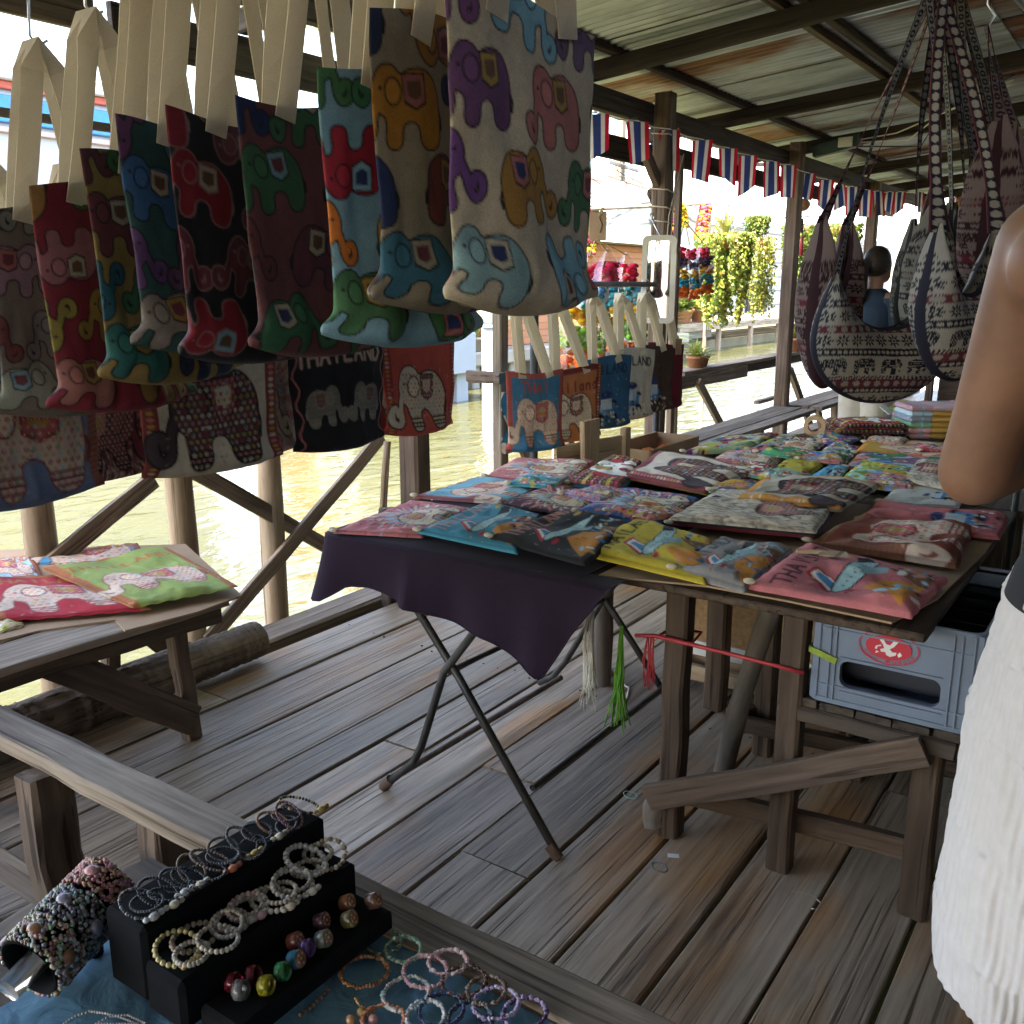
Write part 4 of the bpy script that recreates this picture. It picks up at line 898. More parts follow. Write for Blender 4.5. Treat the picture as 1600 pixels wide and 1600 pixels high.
# ================================================================ WOODEN TABLE WITH SHELF
wt = thing('wooden_table', 'brown timber trestle table holding pouches, soda crate shelf beneath', 'table', (2.6, .65, 0))
T_ = lambda x, y, z1, wd=.07, mat=W_BROWN, z0=0, **k: beam((x, y, z0), (x, y, z1), wd, wd, mat, 'leg', wt, up=(0, 1, 0), **k)
T_(2.135, .953, .715, .06); T_(2.15, .655, .715, .058); T_(2.16, .335, .47, .062); T_(2.72, .91, .715, .06); T_(2.95, 1.17, .715, .07); T_(3.3, .4, .715, .07); T_(3.3, .9, .715, .07)
beam((2.085, 1.0, .115), (2.095, .335, .445), .022, .07, W_POST, 'diagonal_brace', wt, up=(0, 0, 1)); beam((2.19, .95, .1), (2.2, .33, .14), .03, .055, W_BROWN, 'stretcher', wt)
beam((2.62, .95, .13), (2.7, .3, .13), .03, .05, W_BROWN, 'stretcher', wt); beam((2.7, .95, .14), (2.62, .98, .14), .05, .06, W_POST, 'stretcher_end', wt)
pole((2.42, .93, .01), (2.42, .79, .72), .03, .028, W_BARK, 'round_strut', wt); pole((2.115, .99, .02), (2.12, .985, .12), .03, .035, W_BARK, 'bark_block', wt, segs=4)
m = MB(); m.bbox((2.72, .74, .724), (1.36, .78, .02), .004); m.build('tabletop', W_BROWN, wt)
for k in range(5): beam((2.13, .66 - k * .085 - .03, .475), (2.78, .66 - k * .085 - .03, .475), .079, .022, W_DARK, 'shelf_slat', wt, jit=.002)
beam((2.14, .68, .447), (2.14, .28, .447), .04, .04, W_DARK, 'shelf_bearer', wt); beam((2.7, .68, .447), (2.7, .28, .447), .04, .04, W_DARK, 'shelf_bearer', wt)
for x, y in ((2.7, .3), (2.72, .62)): T_(x, y, .43, .05)
# second, farther table under the back rows of pouches
w2 = thing('back_table', 'farther trestle table carrying the back rows of pouches and folded cloths', 'table', (4.2, 1.1, 0))
TP = [(2.86, 1.74), (4.1, 1.68), (4.35, 1.48), (5.35, 1.36), (5.55, .32), (3.42, .32), (3.42, 1.14), (2.86, 1.14)]; n = len(TP)
m = MB(); m.add([(x, y, .733) for x, y in TP[::-1]] + [(x, y, .711) for x, y in TP[::-1]], [tuple(range(n)), tuple(range(2 * n - 1, n - 1, -1))] + [(i, (i + 1) % n, (i + 1) % n + n, i + n) for i in range(n)]); m.build('tabletop', W_BROWN, w2)
for x, y in ((3.0, 1.66), (3.6, .45), (5.2, 1.28), (5.4, .45), (4.05, 1.6), (4.3, .45)): beam((x, y, 0), (x, y, .711), .07, .07, W_BROWN, 'leg', w2, up=(0, 1, 0))
cs = thing('cardboard_sheet', 'worn brown cardboard sheet lying on the wooden table under the front pouches', 'cardboard', (2.6, .7, .735))
pts = [atz(*p, .741) for p in ((935, 898), (1105, 915), (1230, 938), (1393, 972), (1465, 935), (1540, 862))]
far_ = [V(3.2, .36, .741), V(3.2, 1.12, .741)]; poly = pts + far_
m = MB(); n = len(poly); m.add([p for p in poly] + [p - V(0, 0, .005) for p in poly], [tuple(range(n)), tuple(range(2 * n - 1, n - 1, -1))] + [(i, (i + 1) % n, (i + 1) % n + n, i + n) for i in range(n)]); m.build('sheet', CARD, cs)
# red twine and straw tufts tied round the legs
STR_R = mat_plain('red plastic twine', (.35, .03, .04), .5, .2, 30); STR_W = mat_plain('white raffia', (.7, .66, .58), .8, .1, 30); STR_G = mat_plain('green plastic straw', (.12, .34, .04), .5, .2, 30)
tw = thing('red_twine', 'red plastic twine stretched between the wooden table legs', 'twine', (2.1, .8, .56))
a = V(2.09, 1.0, .575); m = MB(); m.tube([(2.1, 1.06, .56), a, (2.1, .8, .568), (2.112, .69, .56), (2.112, .62, .557)], .0055, 6); m.tube([(2.175, .99, .575), (2.175, .91, .577), (2.095, .90, .574), (2.095, .99, .577)], .004, 6, closed=True); m.build('cord', STR_R, tw)
m = MB(); r = random.Random(4)
for k in range(14): y = 1.015 + r.uniform(-.01, .012); m.tube([(2.10, y, .57), (2.09, y + r.uniform(-.01, .01), .5), (2.09, y - .006 + r.uniform(-.015, .015), .44 + r.uniform(-.02, .02))], .0014, 4)
m.build('tassel', STR_R, tw)
tf = thing('raffia_tuft', 'bunch of white raffia strands hanging beside the purple cloth', 'raffia', (2.2, 1.2, .4)); m = MB()
for k in range(26): y = 1.215 + r.uniform(-.018, .018); m.tube([(2.12, 1.2, .7), (2.12 + r.uniform(-.01, .01), y, .5), (2.12 + r.uniform(-.02, .02), y + r.uniform(-.01, .01), .38), (2.13, y + r.uniform(-.02, .02), .28 + r.uniform(0, .08))], .0013, 4)
m.build('strands', STR_W, tf)
tg = thing('green_straw_tuft', 'bunch of bright green plastic straw tied to the table leg', 'straw', (2.1, 1.1, .4)); m = MB()
for k in range(24): y = 1.105 + r.uniform(-.004, .004); m.tube([(2.105, y, .575), (2.1 + r.uniform(-.01, .01), y + r.uniform(-.012, .014), .44), (2.1 + r.uniform(-.03, .03), y + r.uniform(-.04, .045), .30 + r.uniform(-.02, .03))], .0018, 4)
m.build('straws', STR_G, tg)
# stuff standing behind the table: bark post, chipboard crate, cartons
o = pole((2.9, 1.6, 0), (2.86, 1.6, .71), .035, .033, W_BARK, 'bark_post', None, n=12, segs=12); tag(o, 'bark covered round post standing behind the folding table legs', 'post')
cb = thing('chipboard_crate', 'low chipboard and pale batten crate on the floor behind the tables', 'crate', (3.3, 1.0, 0))
CHIP = mat_plain('chipboard', (.36, .22, .11), .85, .25, 60)
beam((3.09, 1.34, .27), (3.12, .62, .27), .02, .3, CHIP, 'panel', cb, jit=.001); beam((3.072, 1.35, .155), (3.102, .61, .155), .012, .055, WHITEP, 'perforated_strip', cb, jit=.001)
beam((3.07, 1.36, .06), (3.1, .6, .06), .03, .06, W_PALE, 'batten', cb); beam((3.07, 1.36, .46), (3.1, .6, .46), .035, .09, W_PALE, 'batten', cb); beam((3.09, 1.38, .02), (3.09, 1.38, .6), .05, .04, W_PALE, 'post', cb, up=(0, 1, 0))
m = MB(); m.box((3.42, 1.0, .22), (.55, .7, .42)); m.build('box_core', CARD, cb)
HOLE = mat_plain('black hole', (.01, .01, .01), .8); 
for k in range(4):
    y = 1.24 - k * .17
    for z in (.143, .167): m = MB(); m.lathe(V(3.0655 + (1.35 - y) * .0405, y, z), [(0, 0), (.008, 0), (.008, .002)], 10, Matrix.Rotation(-math.pi / 2, 3, 'Y')); m.build('hole', HOLE, cb)
# ================================================================ HANGING TOTES, ROW OVER THE LOW BENCH
def rodobj(p, q, r, label, name='hanging_rod', mat=None):
    m = MB(); m.tube([p, q], r, 10); return tag(m.build(name, mat or METAL, None, local=p), label, 'rod')
rodobj((1.11, .2, 2.14), (1.11, 2.3, 2.14), .012, 'steel rod high over the low bench carrying the elephant totes', mat=CHROME)
m = MB(); m.tube([(1.11, .5, 2.14), (1.11, .5, rz(.5) + .05)], .006, 6); tag(m.build('rod_hanger', CHROME, None, local=(1.11, .5, 2.14)), 'steel wire holding the near end of the high rod', 'wire')
m = MB(); m.tube([(1.11, 2.2, 2.14), (1.11, 2.2, rz(2.2) + .05)], .006, 6); tag(m.build('rod_hanger', CHROME, None, local=(1.11, 2.2, 2.14)), 'steel wire holding the water side end of the high rod', 'wire')
R1 = [  # y, top z, height, base, label, width
    (1.88, 1.600, .41, (.30, .25, .22), 'taupe canvas tote with outlined elephants, last on the high rod', .305),
    (1.69, 1.624, .41, (.36, .03, .06), 'red canvas tote with pale elephants hanging between taupe and mustard totes', .305),
    (1.525, 1.662, .385, (.46, .31, .10), 'mustard canvas tote with green elephant hanging beside the red tote', .305),
    (1.415, 1.702, .365, (.035, .13, .13), 'dark teal canvas tote with elephants hanging beside the mustard tote', .305),
    (1.29, 1.71, .385, (.022, .02, .03), 'black canvas tote with maroon elephants hanging between teal and maroon totes', .31),
    (1.13, 1.718, .375, (.27, .09, .10), 'dusty maroon canvas tote with dark elephants and pink hem', .31),
    (.965, 1.74, .375, (.22, .42, .54), 'light blue glitter tote with green elephant hanging beside the maroon tote', .305),
    (.87, 1.79, .375, (.50, .42, .31), 'beige canvas tote with navy elephants hanging behind the cream one', .31),
    (.755, 1.80, .385, (.66, .56, .42), 'cream canvas tote with bright elephants, first on the high rod', .30)]
R1P = [('grey purple maroon teal', None), ('grey mustard green pink', None), ('green navy maroon teal', None), ('blue navy purple grey', None), ('maroon red purple maroon', (.42, .26, .26)), ('navy green maroon black', None), ('green red orange maroon', None), ('navy blue maroon navy orange', None), ('sky orange green red purple sky pink', None)]
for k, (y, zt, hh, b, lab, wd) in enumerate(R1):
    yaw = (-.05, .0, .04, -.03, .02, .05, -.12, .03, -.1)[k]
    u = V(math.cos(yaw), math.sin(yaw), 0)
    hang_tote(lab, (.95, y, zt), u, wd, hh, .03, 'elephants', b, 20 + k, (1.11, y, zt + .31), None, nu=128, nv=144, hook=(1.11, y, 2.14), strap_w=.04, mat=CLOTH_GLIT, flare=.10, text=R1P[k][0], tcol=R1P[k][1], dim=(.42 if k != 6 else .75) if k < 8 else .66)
# ---- second row along the water side
rodobj((.6, 2.06, 1.80), (2.7, 2.06, 1.80), .01, 'thin bamboo coloured rod behind the high rod carrying the Thailand totes', mat=W_PILE)
for x in (.7, 2.62):
    m = MB(); m.tube([(x, 2.06, 1.8), (x, 2.06, rz(2.06) + .05)], .004, 6); tag(m.build('rod_hanger', CHROME, None, local=(x, 2.06, 1.8)), 'wire holding the bench end of the Thailand totes rod' if x < 1 else 'wire holding the table end of the Thailand totes rod', 'wire')
R2 = [((.88, 2.03, 1.365), .37, .39, 'floralele', (.17, .23, .36), 'slate blue tote with a floral pink elephant hanging by the water', 'THAILAND', (.4, .15, .1)),
      ((1.12, 2.13, 1.36), .36, .385, 'weave', (.34, .14, .14), 'patterned pink and maroon tote half hidden behind the slate blue one', None, None),
      ((1.34, 2.02, 1.375), .425, .40, 'bigele', (.60, .53, .43), 'cream tote with a decorated black elephant and maroon side stripes', 'THAILAND', (.24, .05, .045)),
      ((1.60, 2.12, 1.37), .36, .40, 'mandala', (.56, .48, .42), 'off white tote with dark red print hidden behind the cream elephant tote', None, None),
      ((1.83, 2.03, 1.345), .385, .375, 'twoele', (.018, .018, .022), 'black tote with two grey elephants facing each other', 'THAILAND', (.55, .38, .33)),
      ((2.10, 2.13, 1.35), .34, .37, 'bigele', (.42, .06, .05), 'darker red tote half hidden behind the bright red tote', None, None),
      ((2.215, 2.035, 1.30), .335, .33, 'bigele', (.55, .10, .075), 'bright red tote with a cream elephant at the end of its row', None, (.42, .06, .05))]
for k, (tl, wd, hh, kd, b, lab, tx, tcl) in enumerate(R2):
    yw = (.0, .05, -.04, .03, -.05, .02, -.1)[k]
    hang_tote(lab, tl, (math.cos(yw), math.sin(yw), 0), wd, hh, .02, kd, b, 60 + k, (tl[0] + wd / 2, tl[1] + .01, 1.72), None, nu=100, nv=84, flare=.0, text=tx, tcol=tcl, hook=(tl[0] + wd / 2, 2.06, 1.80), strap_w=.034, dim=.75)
# ---- third row on the rack behind the tables
rk = thing('tote_rack', 'dark steel rack with crossbar behind the tables holding a row of totes', 'rack', (4.8, 2.68, 0))
tubepart([(4.05, 2.68, 1.46), (5.52, 2.68, 1.46)], .016, METAL, 'crossbar', rk, 10); tubepart([(5.5, 2.68, 0), (5.5, 2.68, 1.6)], .022, METAL, 'upright', rk); tubepart([(4.07, 2.68, 0), (4.07, 2.68, 1.46)], .022, METAL, 'upright', rk)
for x in (4.07, 5.5): tubepart([(x, 2.45, .02), (x, 2.91, .02)], .02, METAL, 'foot', rk)
R3 = [((790, 583), .34, .4, 'floralele', (.05, .19, .34), 'deep blue tote with a sketched elephant at the near end of the rack', 'THAI', (.45, .1, .08), 1.2), ((842, 577), .40, .39, 'bigele', (.46, .17, .075), 'orange tote with a white elephant and maroon scroll border on the rack', 'thailand', (.2, .035, .035), 1.25),
      ((905, 560), .36, .4, 'tuk', (.03, .11, .22), 'navy blue tote with a small cart print on the rack', 'THAILAND', (.02, .04, .08), 1.28), ((947, 548), .36, .41, 'tuk', (.56, .52, .45), 'beige tote with a cart print between navy and brown totes on the rack', 'THAILAND', (.03, .03, .03), 1.36), ((982, 543), .36, .4, 'tuk', (.07, .045, .035), 'dark brown tote with a cart print on the rack', None, None, 1.38), ((1012, 538), .3, .42, 'plain', (.15, .02, .03), 'plain wine red tote with a price tag at the far end of the rack', None, None, 1.4)]
for k, (tp, wd, hh, kd, b, lab, tx, tcl, azp) in enumerate(R3):
    p = aty(*tp, 2.64 + k * .012); u = V(math.cos(-.42), math.sin(-.42), 0)
    ap = p + u * wd / 2; th = hang_tote(lab, p, u, wd, hh, .03, kd, b, 80 + k, (ap.x, 2.68, 1.41), None, nu=64, nv=64, flare=.03, text=tx, tcol=tcl, hook=(ap.x, 2.68, 1.47), strap_w=.045)
    if k == 5: m = MB(); m.bbox(p + u * .24 + V(0, 0, -.02) - V(.02, .02, 0), (.05, .004, .1), .001, Matrix.Rotation(-.42, 3, 'Z')); m.build('price_tag', CARD, th)
m = MB(); pts = [(4.2, 2.7, .62), (4.2, 2.69, 1.05)]; 
tl_ = thing('turquoise_cloth', 'bright turquoise cloth hanging behind the deep blue tote', 'cloth', (4.1, 2.8, .6))
P = np.array([[(aty(788 + 6 * math.sin(j * .7) + i * 5, 580 + j * 7.5, 2.82)) for i in range(7)] for j in range(16)]); P[:, :, 1] += .02 * np.sin(np.arange(7))[None, :]
me = grid_mesh('cloth', P); link('cloth', me, mat_plain('turquoise cloth', (.03, .3, .5), .85, .15, 20), tl_)
# cartons under the rack
cbx = thing('carton', 'open brown carton standing under the hanging totes', 'carton', (5.3, 2.35, .4))
for a, b in (((960, 668), (1052, 660)),):
    pa = aty(*a, 2.32); pb = aty(*b, 2.32)
    beam((4.7, 2.32, .28), (5.35, 2.32, .28), .012, .56, CARD, 'side', cbx, jit=.002); beam((5.35, 2.32, .28), (5.35, 2.62, .28), .012, .56, CARD, 'side', cbx, jit=.002); beam((4.7, 2.6, .28), (5.35, 2.6, .28), .012, .56, CARD, 'side', cbx, jit=.002); beam((4.7, 2.32, .28), (4.7, 2.6, .28), .012, .56, CARD, 'side', cbx, jit=.002)
m = MB(); r = random.Random(5)
for k in range(26): m.sph((4.8 + r.uniform(0, .48), 2.4 + r.uniform(0, .16), .42 + r.uniform(0, .07)), (.07, .05, .02), 6, 4, Matrix.Rotation(r.uniform(-.6, .6), 3, 'X'))
tag(m.build('orange_packets', mat_plain('orange packets', (.6, .13, .02), .5, .4, 20), None, local=(5, 2.45, .5)), 'orange packets filling the open brown carton', 'packets')
o = thing('board_stack', 'pale battens and boards propped behind the folding table', 'boards', (4.2, 2.4, 0))
beam((4.2, 2.42, 0), (4.2, 2.42, .78), .16, .03, W_PALE, 'board', o, up=(0, 1, 0)); beam((4.0, 2.5, .55), (4.6, 2.4, .55), .02, .22, W_PALE, 'board', o); beam((4.55, 2.4, 0), (4.55, 2.4, .7), .06, .04, W_PALE, 'board', o, up=(0, 1, 0)); beam((3.9, 2.52, .3), (4.6, 2.46, .3), .02, .3, CARD, 'board', o)
# ================================================================ POUCHES ON THE TABLES
ZT = .752
G_ = None
pouch('pink pouch with small floral print at the water side corner of the folding table', [(518, 832), (642, 783), (738, 796), (662, 840)], ZT, 'mandala', (.50, .17, .17), 101, text=None)
pouch('sky blue pouch with airplane print on the folding table edge', [(650, 832), (757, 788), (845, 806), (808, 866)], ZT + .012, 'plane', (.045, .25, .36), 102, text='THAILAND', tcol=(.45, .3, .3), thick=.024)
pouch('black pouch with airplane print between sky blue and yellow pouches', [(762, 842), (877, 800), (985, 818), (915, 884)], ZT + .022, 'plane', (.022, .022, .026), 103, text='THAILAND', tcol=(.4, .17, .14), thick=.026)
pouch('yellow pouch with airplane print and padded rim on the table edge', [(900, 862), (997, 812), (1114, 850), (1105, 912)], ZT + .010, 'plane', (.52, .41, .05), 104, text='THAILAND', tcol=(.05, .04, .02), thick=.032, wr=.01)
pouch('grey pouch with airplane print between the yellow and pink front pouches', [(1047, 893), (1124, 842), (1240, 862), (1165, 924)], ZT + .012, 'plane', (.27, .26, .27), 105, text='THAILAND', tcol=(.10, .10, .11), thick=.03, wr=.01)
pouch('rose pink pouch with airplane and tower print at the corner above the crate', [(1168, 916), (1258, 852), (1482, 905), (1425, 964)], ZT + .014, 'plane', (.52, .17, .19), 106, text='THAILAND', tcol=(.09, .03, .05), thick=.03, wr=.012, nu=84, nv=96)
pouch('pale blue pouch with elephant print behind the pink corner pouch', [(645, 777), (748, 746), (855, 758), (788, 788)], ZT, 'floralele', (.18, .42, .52), 107, tcol=(.3, .12, .12))
pouch('dark plum pouch with mandala print in the middle of the folding table', [(777, 790), (850, 762), (960, 776), (898, 806)], ZT + .004, 'mandala', (.10, .05, .06), 108)
pouch('royal blue pouch with mandala and gold elephant print', [(897, 803), (968, 764), (1094, 782), (1026, 820)], ZT + .012, 'mandala', (.045, .13, .34), 109, thick=.028)
pouch('thick cream pouch with black weave and pink elephant print', [(1042, 820), (1126, 772), (1302, 797), (1275, 842)], ZT + .012, 'weave', (.60, .53, .46), 110, thick=.02, under=((.3, .05, .06), (.05, .04, .05)), wr=.010)
pouch('russet pouch with a cream elephant print beside the cardboard edge', [(1258, 850), (1345, 808), (1520, 828), (1497, 886)], ZT + .006, 'floralele', (.22, .06, .04), 111, thick=.03, tcol=(.25, .12, .06), wr=.016, nu=84, nv=84)
pouch('wide rose cloth bag with a blue animal print at the table side', [(1340, 814), (1367, 786), (1577, 808), (1563, 842)], ZT + .004, 'tuk', (.48, .14, .15), 112, thick=.02, wr=.012)
pouch('pink flat bag along the water side of the back table', [(755, 747), (800, 721), (930, 722), (888, 757)], ZT, 'mandala', (.52, .18, .19), 113, thick=.025)
pouch('red striped pouch on a blue one beside the cream stack', [(884, 757), (957, 716), (1003, 726), (970, 767)], ZT + .004, 'bands', (.5, .06, .07), 114, under=((.03, .16, .25),), thick=.024)
pouch('cream and maroon striped pouch on top of a small stack', [(976, 750), (1030, 711), (1190, 742), (1102, 775)], ZT + .004, 'bigele', (.60, .52, .45), 115, under=((.42, .46, .08), (.22, .05, .04)), thick=.02, wr=.010)
pouch('natural linen pouch with an orange print lying over the cream stack', [(1146, 786), (1196, 750), (1376, 762), (1312, 800)], ZT + .030, 'bigele', (.50, .45, .38), 116, under=((.42, .38, .32),), thick=.022, wr=.012, tcol=(.55, .25, .06))
pouch('mustard yellow pouch with Thailand lettering in the middle row', [(1193, 744), (1243, 709), (1287, 726), (1257, 749)], ZT + .008, 'plain', (.44, .36, .05), 117, text='thailand', tcol=(.06, .05, .02), thick=.03)
pouch('small bright blue pouch between yellow and green pouches', [(1252, 754), (1300, 724), (1326, 732), (1303, 757)], ZT + .008, 'tuk', (.10, .36, .55), 118, thick=.02)
pouch('green pouch with pink flower print and stitched lettering', [(1305, 757), (1347, 721), (1432, 736), (1418, 768)], ZT + .010, 'floral', (.22, .32, .05), 119, thick=.028)
pouch('cream and brown double pouch beside the green one', [(1408, 756), (1432, 725), (1510, 730), (1505, 774)], ZT + .014, 'weave', (.5, .43, .36), 120, under=((.48, .42, .35),), thick=.024)
pouch('white and blue pouch with fish print in front of the green one', [(1372, 786), (1400, 764), (1510, 770), (1498, 794)], ZT + .004, 'tuk', (.52, .52, .5), 121, thick=.02)
pouch('rose pouch with orange print behind the cream stack', [(1103, 726), (1137, 705), (1228, 712), (1200, 736)], ZT + .008, 'mandala', (.50, .18, .2), 122, thick=.024)
pouch('multicoloured flower pouch at the water corner of the back table', [(1065, 709), (1132, 683), (1218, 680), (1166, 706)], ZT + .006, 'floral', (.3, .4, .2), 123, thick=.03)
pouch('lime flower print pouch next to the multicoloured one', [(1166, 704), (1222, 679), (1262, 681), (1215, 706)], ZT + .008, 'floral', (.42, .44, .1), 124, thick=.02, nu=44, nv=44)
pouch('black pouch with green swirls and a red flower', [(1200, 712), (1236, 683), (1294, 690), (1258, 715)], ZT + .012, 'mandala', (.022, .03, .025), 125, thick=.024, nu=48, nv=48)
pouch('smoky blue print pouch behind the mustard yellow one', [(1262, 722), (1297, 694), (1345, 700), (1318, 728)], ZT + .010, 'floral', (.14, .2, .26), 126, thick=.024, nu=48, nv=48)
pouch('golden yellow pouch with line elephant behind the green pouch', [(1332, 710), (1352, 690), (1500, 694), (1495, 718)], ZT + .010, 'floralele', (.50, .30, .06), 127, thick=.026, nu=60, nv=48)
pouch('blue and pink pouch with many small elephants behind the green one', [(1318, 732), (1345, 706), (1500, 716), (1480, 742)], ZT + .004, 'elephants', (.36, .45, .56), 128, thick=.022)
pouch('turquoise pouch under the patterned pouch stack', [(1262, 690), (1290, 672), (1340, 680), (1322, 696)], ZT + .012, 'floral', (.08, .28, .36), 129, thick=.02, nu=44, nv=44)
ex = random.Random(77)
EXT = [('small turquoise pouch tucked between the pale blue and pink bags', (842, 752), (.05, .3, .38), 'floral'), ('small lilac print pouch beside the dark plum one', (935, 772), (.36, .25, .42), 'mandala'), ('small coral pouch under the corner of the royal blue one', (1012, 800), (.55, .2, .14), 'floral'), ('small ochre pouch poking out beside the cream stack', (1152, 762), (.46, .28, .07), 'elephants'), ('small mint pouch near the linen one', (1215, 742), (.25, .42, .33), 'floral'), ('small checked navy pouch left of the yellow lettered one', (1170, 735), (.05, .09, .2), 'bands'), ('small rose print pouch above the blue fish print one', (1395, 752), (.5, .2, .24), 'floral'), ('small white print pouch beside the smoky blue one', (1288, 716), (.55, .5, .45), 'elephants'), ('small emerald pouch next to the black swirl one', (1228, 708), (.05, .28, .14), 'floral'), ('small peach pouch at the back edge near the folded cloths', (1385, 690), (.58, .36, .24), 'mandala'), ('small indigo pouch near the woven stack', (1305, 688), (.08, .1, .3), 'floral'), ('small crimson pouch by the golden yellow one', (1465, 702), (.42, .05, .08), 'mandala')]
for k, (lab, (px, py), b, kd) in enumerate(EXT):
    c = atz(px, py, ZT + .02); a_ = ex.uniform(-.4, .4); e1 = V(math.cos(a_), math.sin(a_), 0) * .10; e2 = V(-math.sin(a_), math.cos(a_), 0) * .085
    pouch(lab, None, 0, kd, b, 170 + k, thick=.022, nu=48, nv=48, world=[c - e1 + e2, c + e1 + e2, c + e1 - e2, c - e1 - e2], wr=.008)
# stack of woven zip pouches, folded yellow cloths
zp = thing('woven_pouch_stack', 'stack of black and red woven pouches with a white elephant at the back', 'pouch stack', atz(1350, 680, .76))
c = atz(1352, 672, .78)
for k in range(3):
    cc = V(c.x, c.y, .757 + k * .028); u = V(rx, ry, 0); f = V(fx, fy, 0); a = (.05, -.06, .03)[k]
    u2 = u * math.cos(a) + f * math.sin(a); f2 = f * math.cos(a) - u * math.sin(a); hw, hd = .17 - .01 * k, .13
    Wd = [cc - u2 * hw - f2 * hd, cc - u2 * hw + f2 * hd, cc + u2 * hw + f2 * hd, cc + u2 * hw - f2 * hd]
    t_ = pouch('x', None, 0, 'bands', (.05, .01, .012), 140 + k, thick=.032, nu=60, nv=60, world=Wd, tab=False, rotn=3)
    for ch in list(t_.children):
        Mw = ROOT[ch.name]; ch.parent = zp; ch.matrix_basis = ROOT[zp.name].inverted() @ Mw; ch.name = 'woven_pouch'
    bpy.data.objects.remove(t_)
m = MB(); q = atz(1385, 640, .86); m.bbox(q, (.09, .004, .06), .001, Matrix.Rotation(-.9, 3, 'X')); m.build('price_tag', WHITEP, zp)
for k in range(6):
    c = atz(1452, 672, .78); cc = V(c.x, c.y, .764 + k * .026); t_ = thing('folded_cloth', ['folded orange yellow cloth with pink end at the bottom of its stack', 'folded orange yellow cloth with rose end, second from the bottom', 'folded yellow cloth with green end in the middle of the stack', 'folded yellow cloth with grey blue end, above the green one', 'folded yellow cloth with pale blue end near the stack top', 'folded pink checked cloth topping the yellow stack'][k], 'cloth', cc)
    u = V(rx, ry, 0); R = Matrix((u, V(fx, fy, 0), V(0, 0, 1))).transposed()
    ec = [(.6, .3, .32), (.62, .32, .34), (.2, .42, .24), (.25, .28, .36), (.4, .55, .62), (.5, .3, .34)][k]
    m = MB(); m.col((.52, .31, .08) if k < 5 else (.55, .4, .44)); m.bbox(cc + u * .06, (.2, .2, .024), .008, R); m.col(ec); m.bbox(cc - u * .085, (.11, .2, .0245), .008, R)
    m.col((.25, .45, .6)); m.bbox(cc - u * .08 + V(0, 0, .0006), (.025, .201, .025), .008, R); m.build('folded_layers', CLOTH, t_, vcol=True)
for k, (q, kd, b, lab) in enumerate((([(1410, 650), (1425, 634), (1500, 630), (1500, 650)], 'floral', (.3, .08, .12), 'wine red print pouch at the far end of the back table'), ([(1380, 645), (1400, 630), (1440, 632), (1425, 648)], 'floral', (.05, .05, .06), 'small black print pouch at the far end of the back table'))):
    pouch(lab, q, .75, kd, b, 150 + k, thick=.05, nu=40, nv=40)
q = atz(1272, 682, .752); c = q + V(0, 0, .052); R = Matrix((V(fx, fy, 0) * -1, V(0, 0, 1), V(rx, ry, 0) * -1)).transposed() @ Matrix.Rotation(math.radians(70), 3, 'Y')
tr_ = thing('tape_roll', 'buff roll of packing tape standing beside the woven pouch stack', 'tape roll', q)
m = MB(); m.lathe(c, [(.034, -.024), (.05, -.024), (.05, .024), (.034, .024), (.034, -.024)], 28, R); ob = m.build('tape', mat_plain('buff tape', (.4, .27, .14), .45, .1, 5), tr_); ob.data.polygons.foreach_set('use_smooth', [False] * len(ob.data.polygons))
m = MB(); m.lathe(c, [(.030, -.025), (.0335, -.025), (.0335, .025), (.030, .025), (.030, -.025)], 28, R); m.build('card_core', mat_plain('pink card core', (.5, .25, .2), .8), tr_)
m = MB(); q = atz(1268, 862, .80); m.bbox(q, (.014, .075, .009), .002, Matrix.Rotation(.5, 3, 'Z')); m.bbox(q + V(.012, -.05, .0), (.05, .07, .002), .0005, Matrix.Rotation(.4, 3, 'Z')); tag(m.build('peg_with_tag', W_PALE, None, local=q), 'wooden clothes peg holding a price slip on the rose pink pouch', 'peg')
# ================================================================ SIDE TABLE BY THE RAILING
st = thing('side_table', 'rough low timber side table at the railing with braced leg', 'table', (1.5, 2.7, 0))
beam((1.755, 2.50, 0), (1.715, 2.50, .455), .055, .045, W_POST, 'leg', st, up=(0, 1, 0), jit=.004); beam((1.74, 2.475, .07), (1.28, 2.475, .44), .025, .1, W_POST, 'diagonal_brace', st)
beam((1.05, 2.62, 0), (1.05, 2.62, .45), .055, .05, W_POST, 'leg', st, up=(0, 1, 0)); beam((1.05, 3.1, 0), (1.05, 3.1, .45), .055, .05, W_POST, 'leg', st, up=(0, 1, 0)); beam((1.78, 2.98, 0), (1.78, 2.98, .45), .055, .05, W_POST, 'leg', st, up=(0, 1, 0))
for k in range(4): beam((.98, 2.5 + k * .19, .468), (1.84, 2.46 + k * .19, .468), .18, .025, W_GREY, 'top_plank', st, jit=.004)
beam((1.0, 2.45, .44), (1.82, 2.4, .44), .025, .07, W_BROWN, 'apron', st, jit=.004)
cd = thing('cardboard_mat', 'ragged brown cardboard under the totes on the side table', 'cardboard', (1.4, 2.6, .485))
pp_ = [atz(*p, .486) for p in ((-40, 1010), (60, 985), (180, 968), (195, 985), (310, 955), (378, 930), (290, 850), (-30, 860))]; n = len(pp_)
m = MB(); m.add(pp_ + [p - V(0, 0, .006) for p in pp_], [tuple(range(n)), tuple(range(2 * n - 1, n - 1, -1))] + [(i, (i + 1) % n, (i + 1) % n + n, i + n) for i in range(n)]); m.build('sheet', CARD, cd)
zt = .488
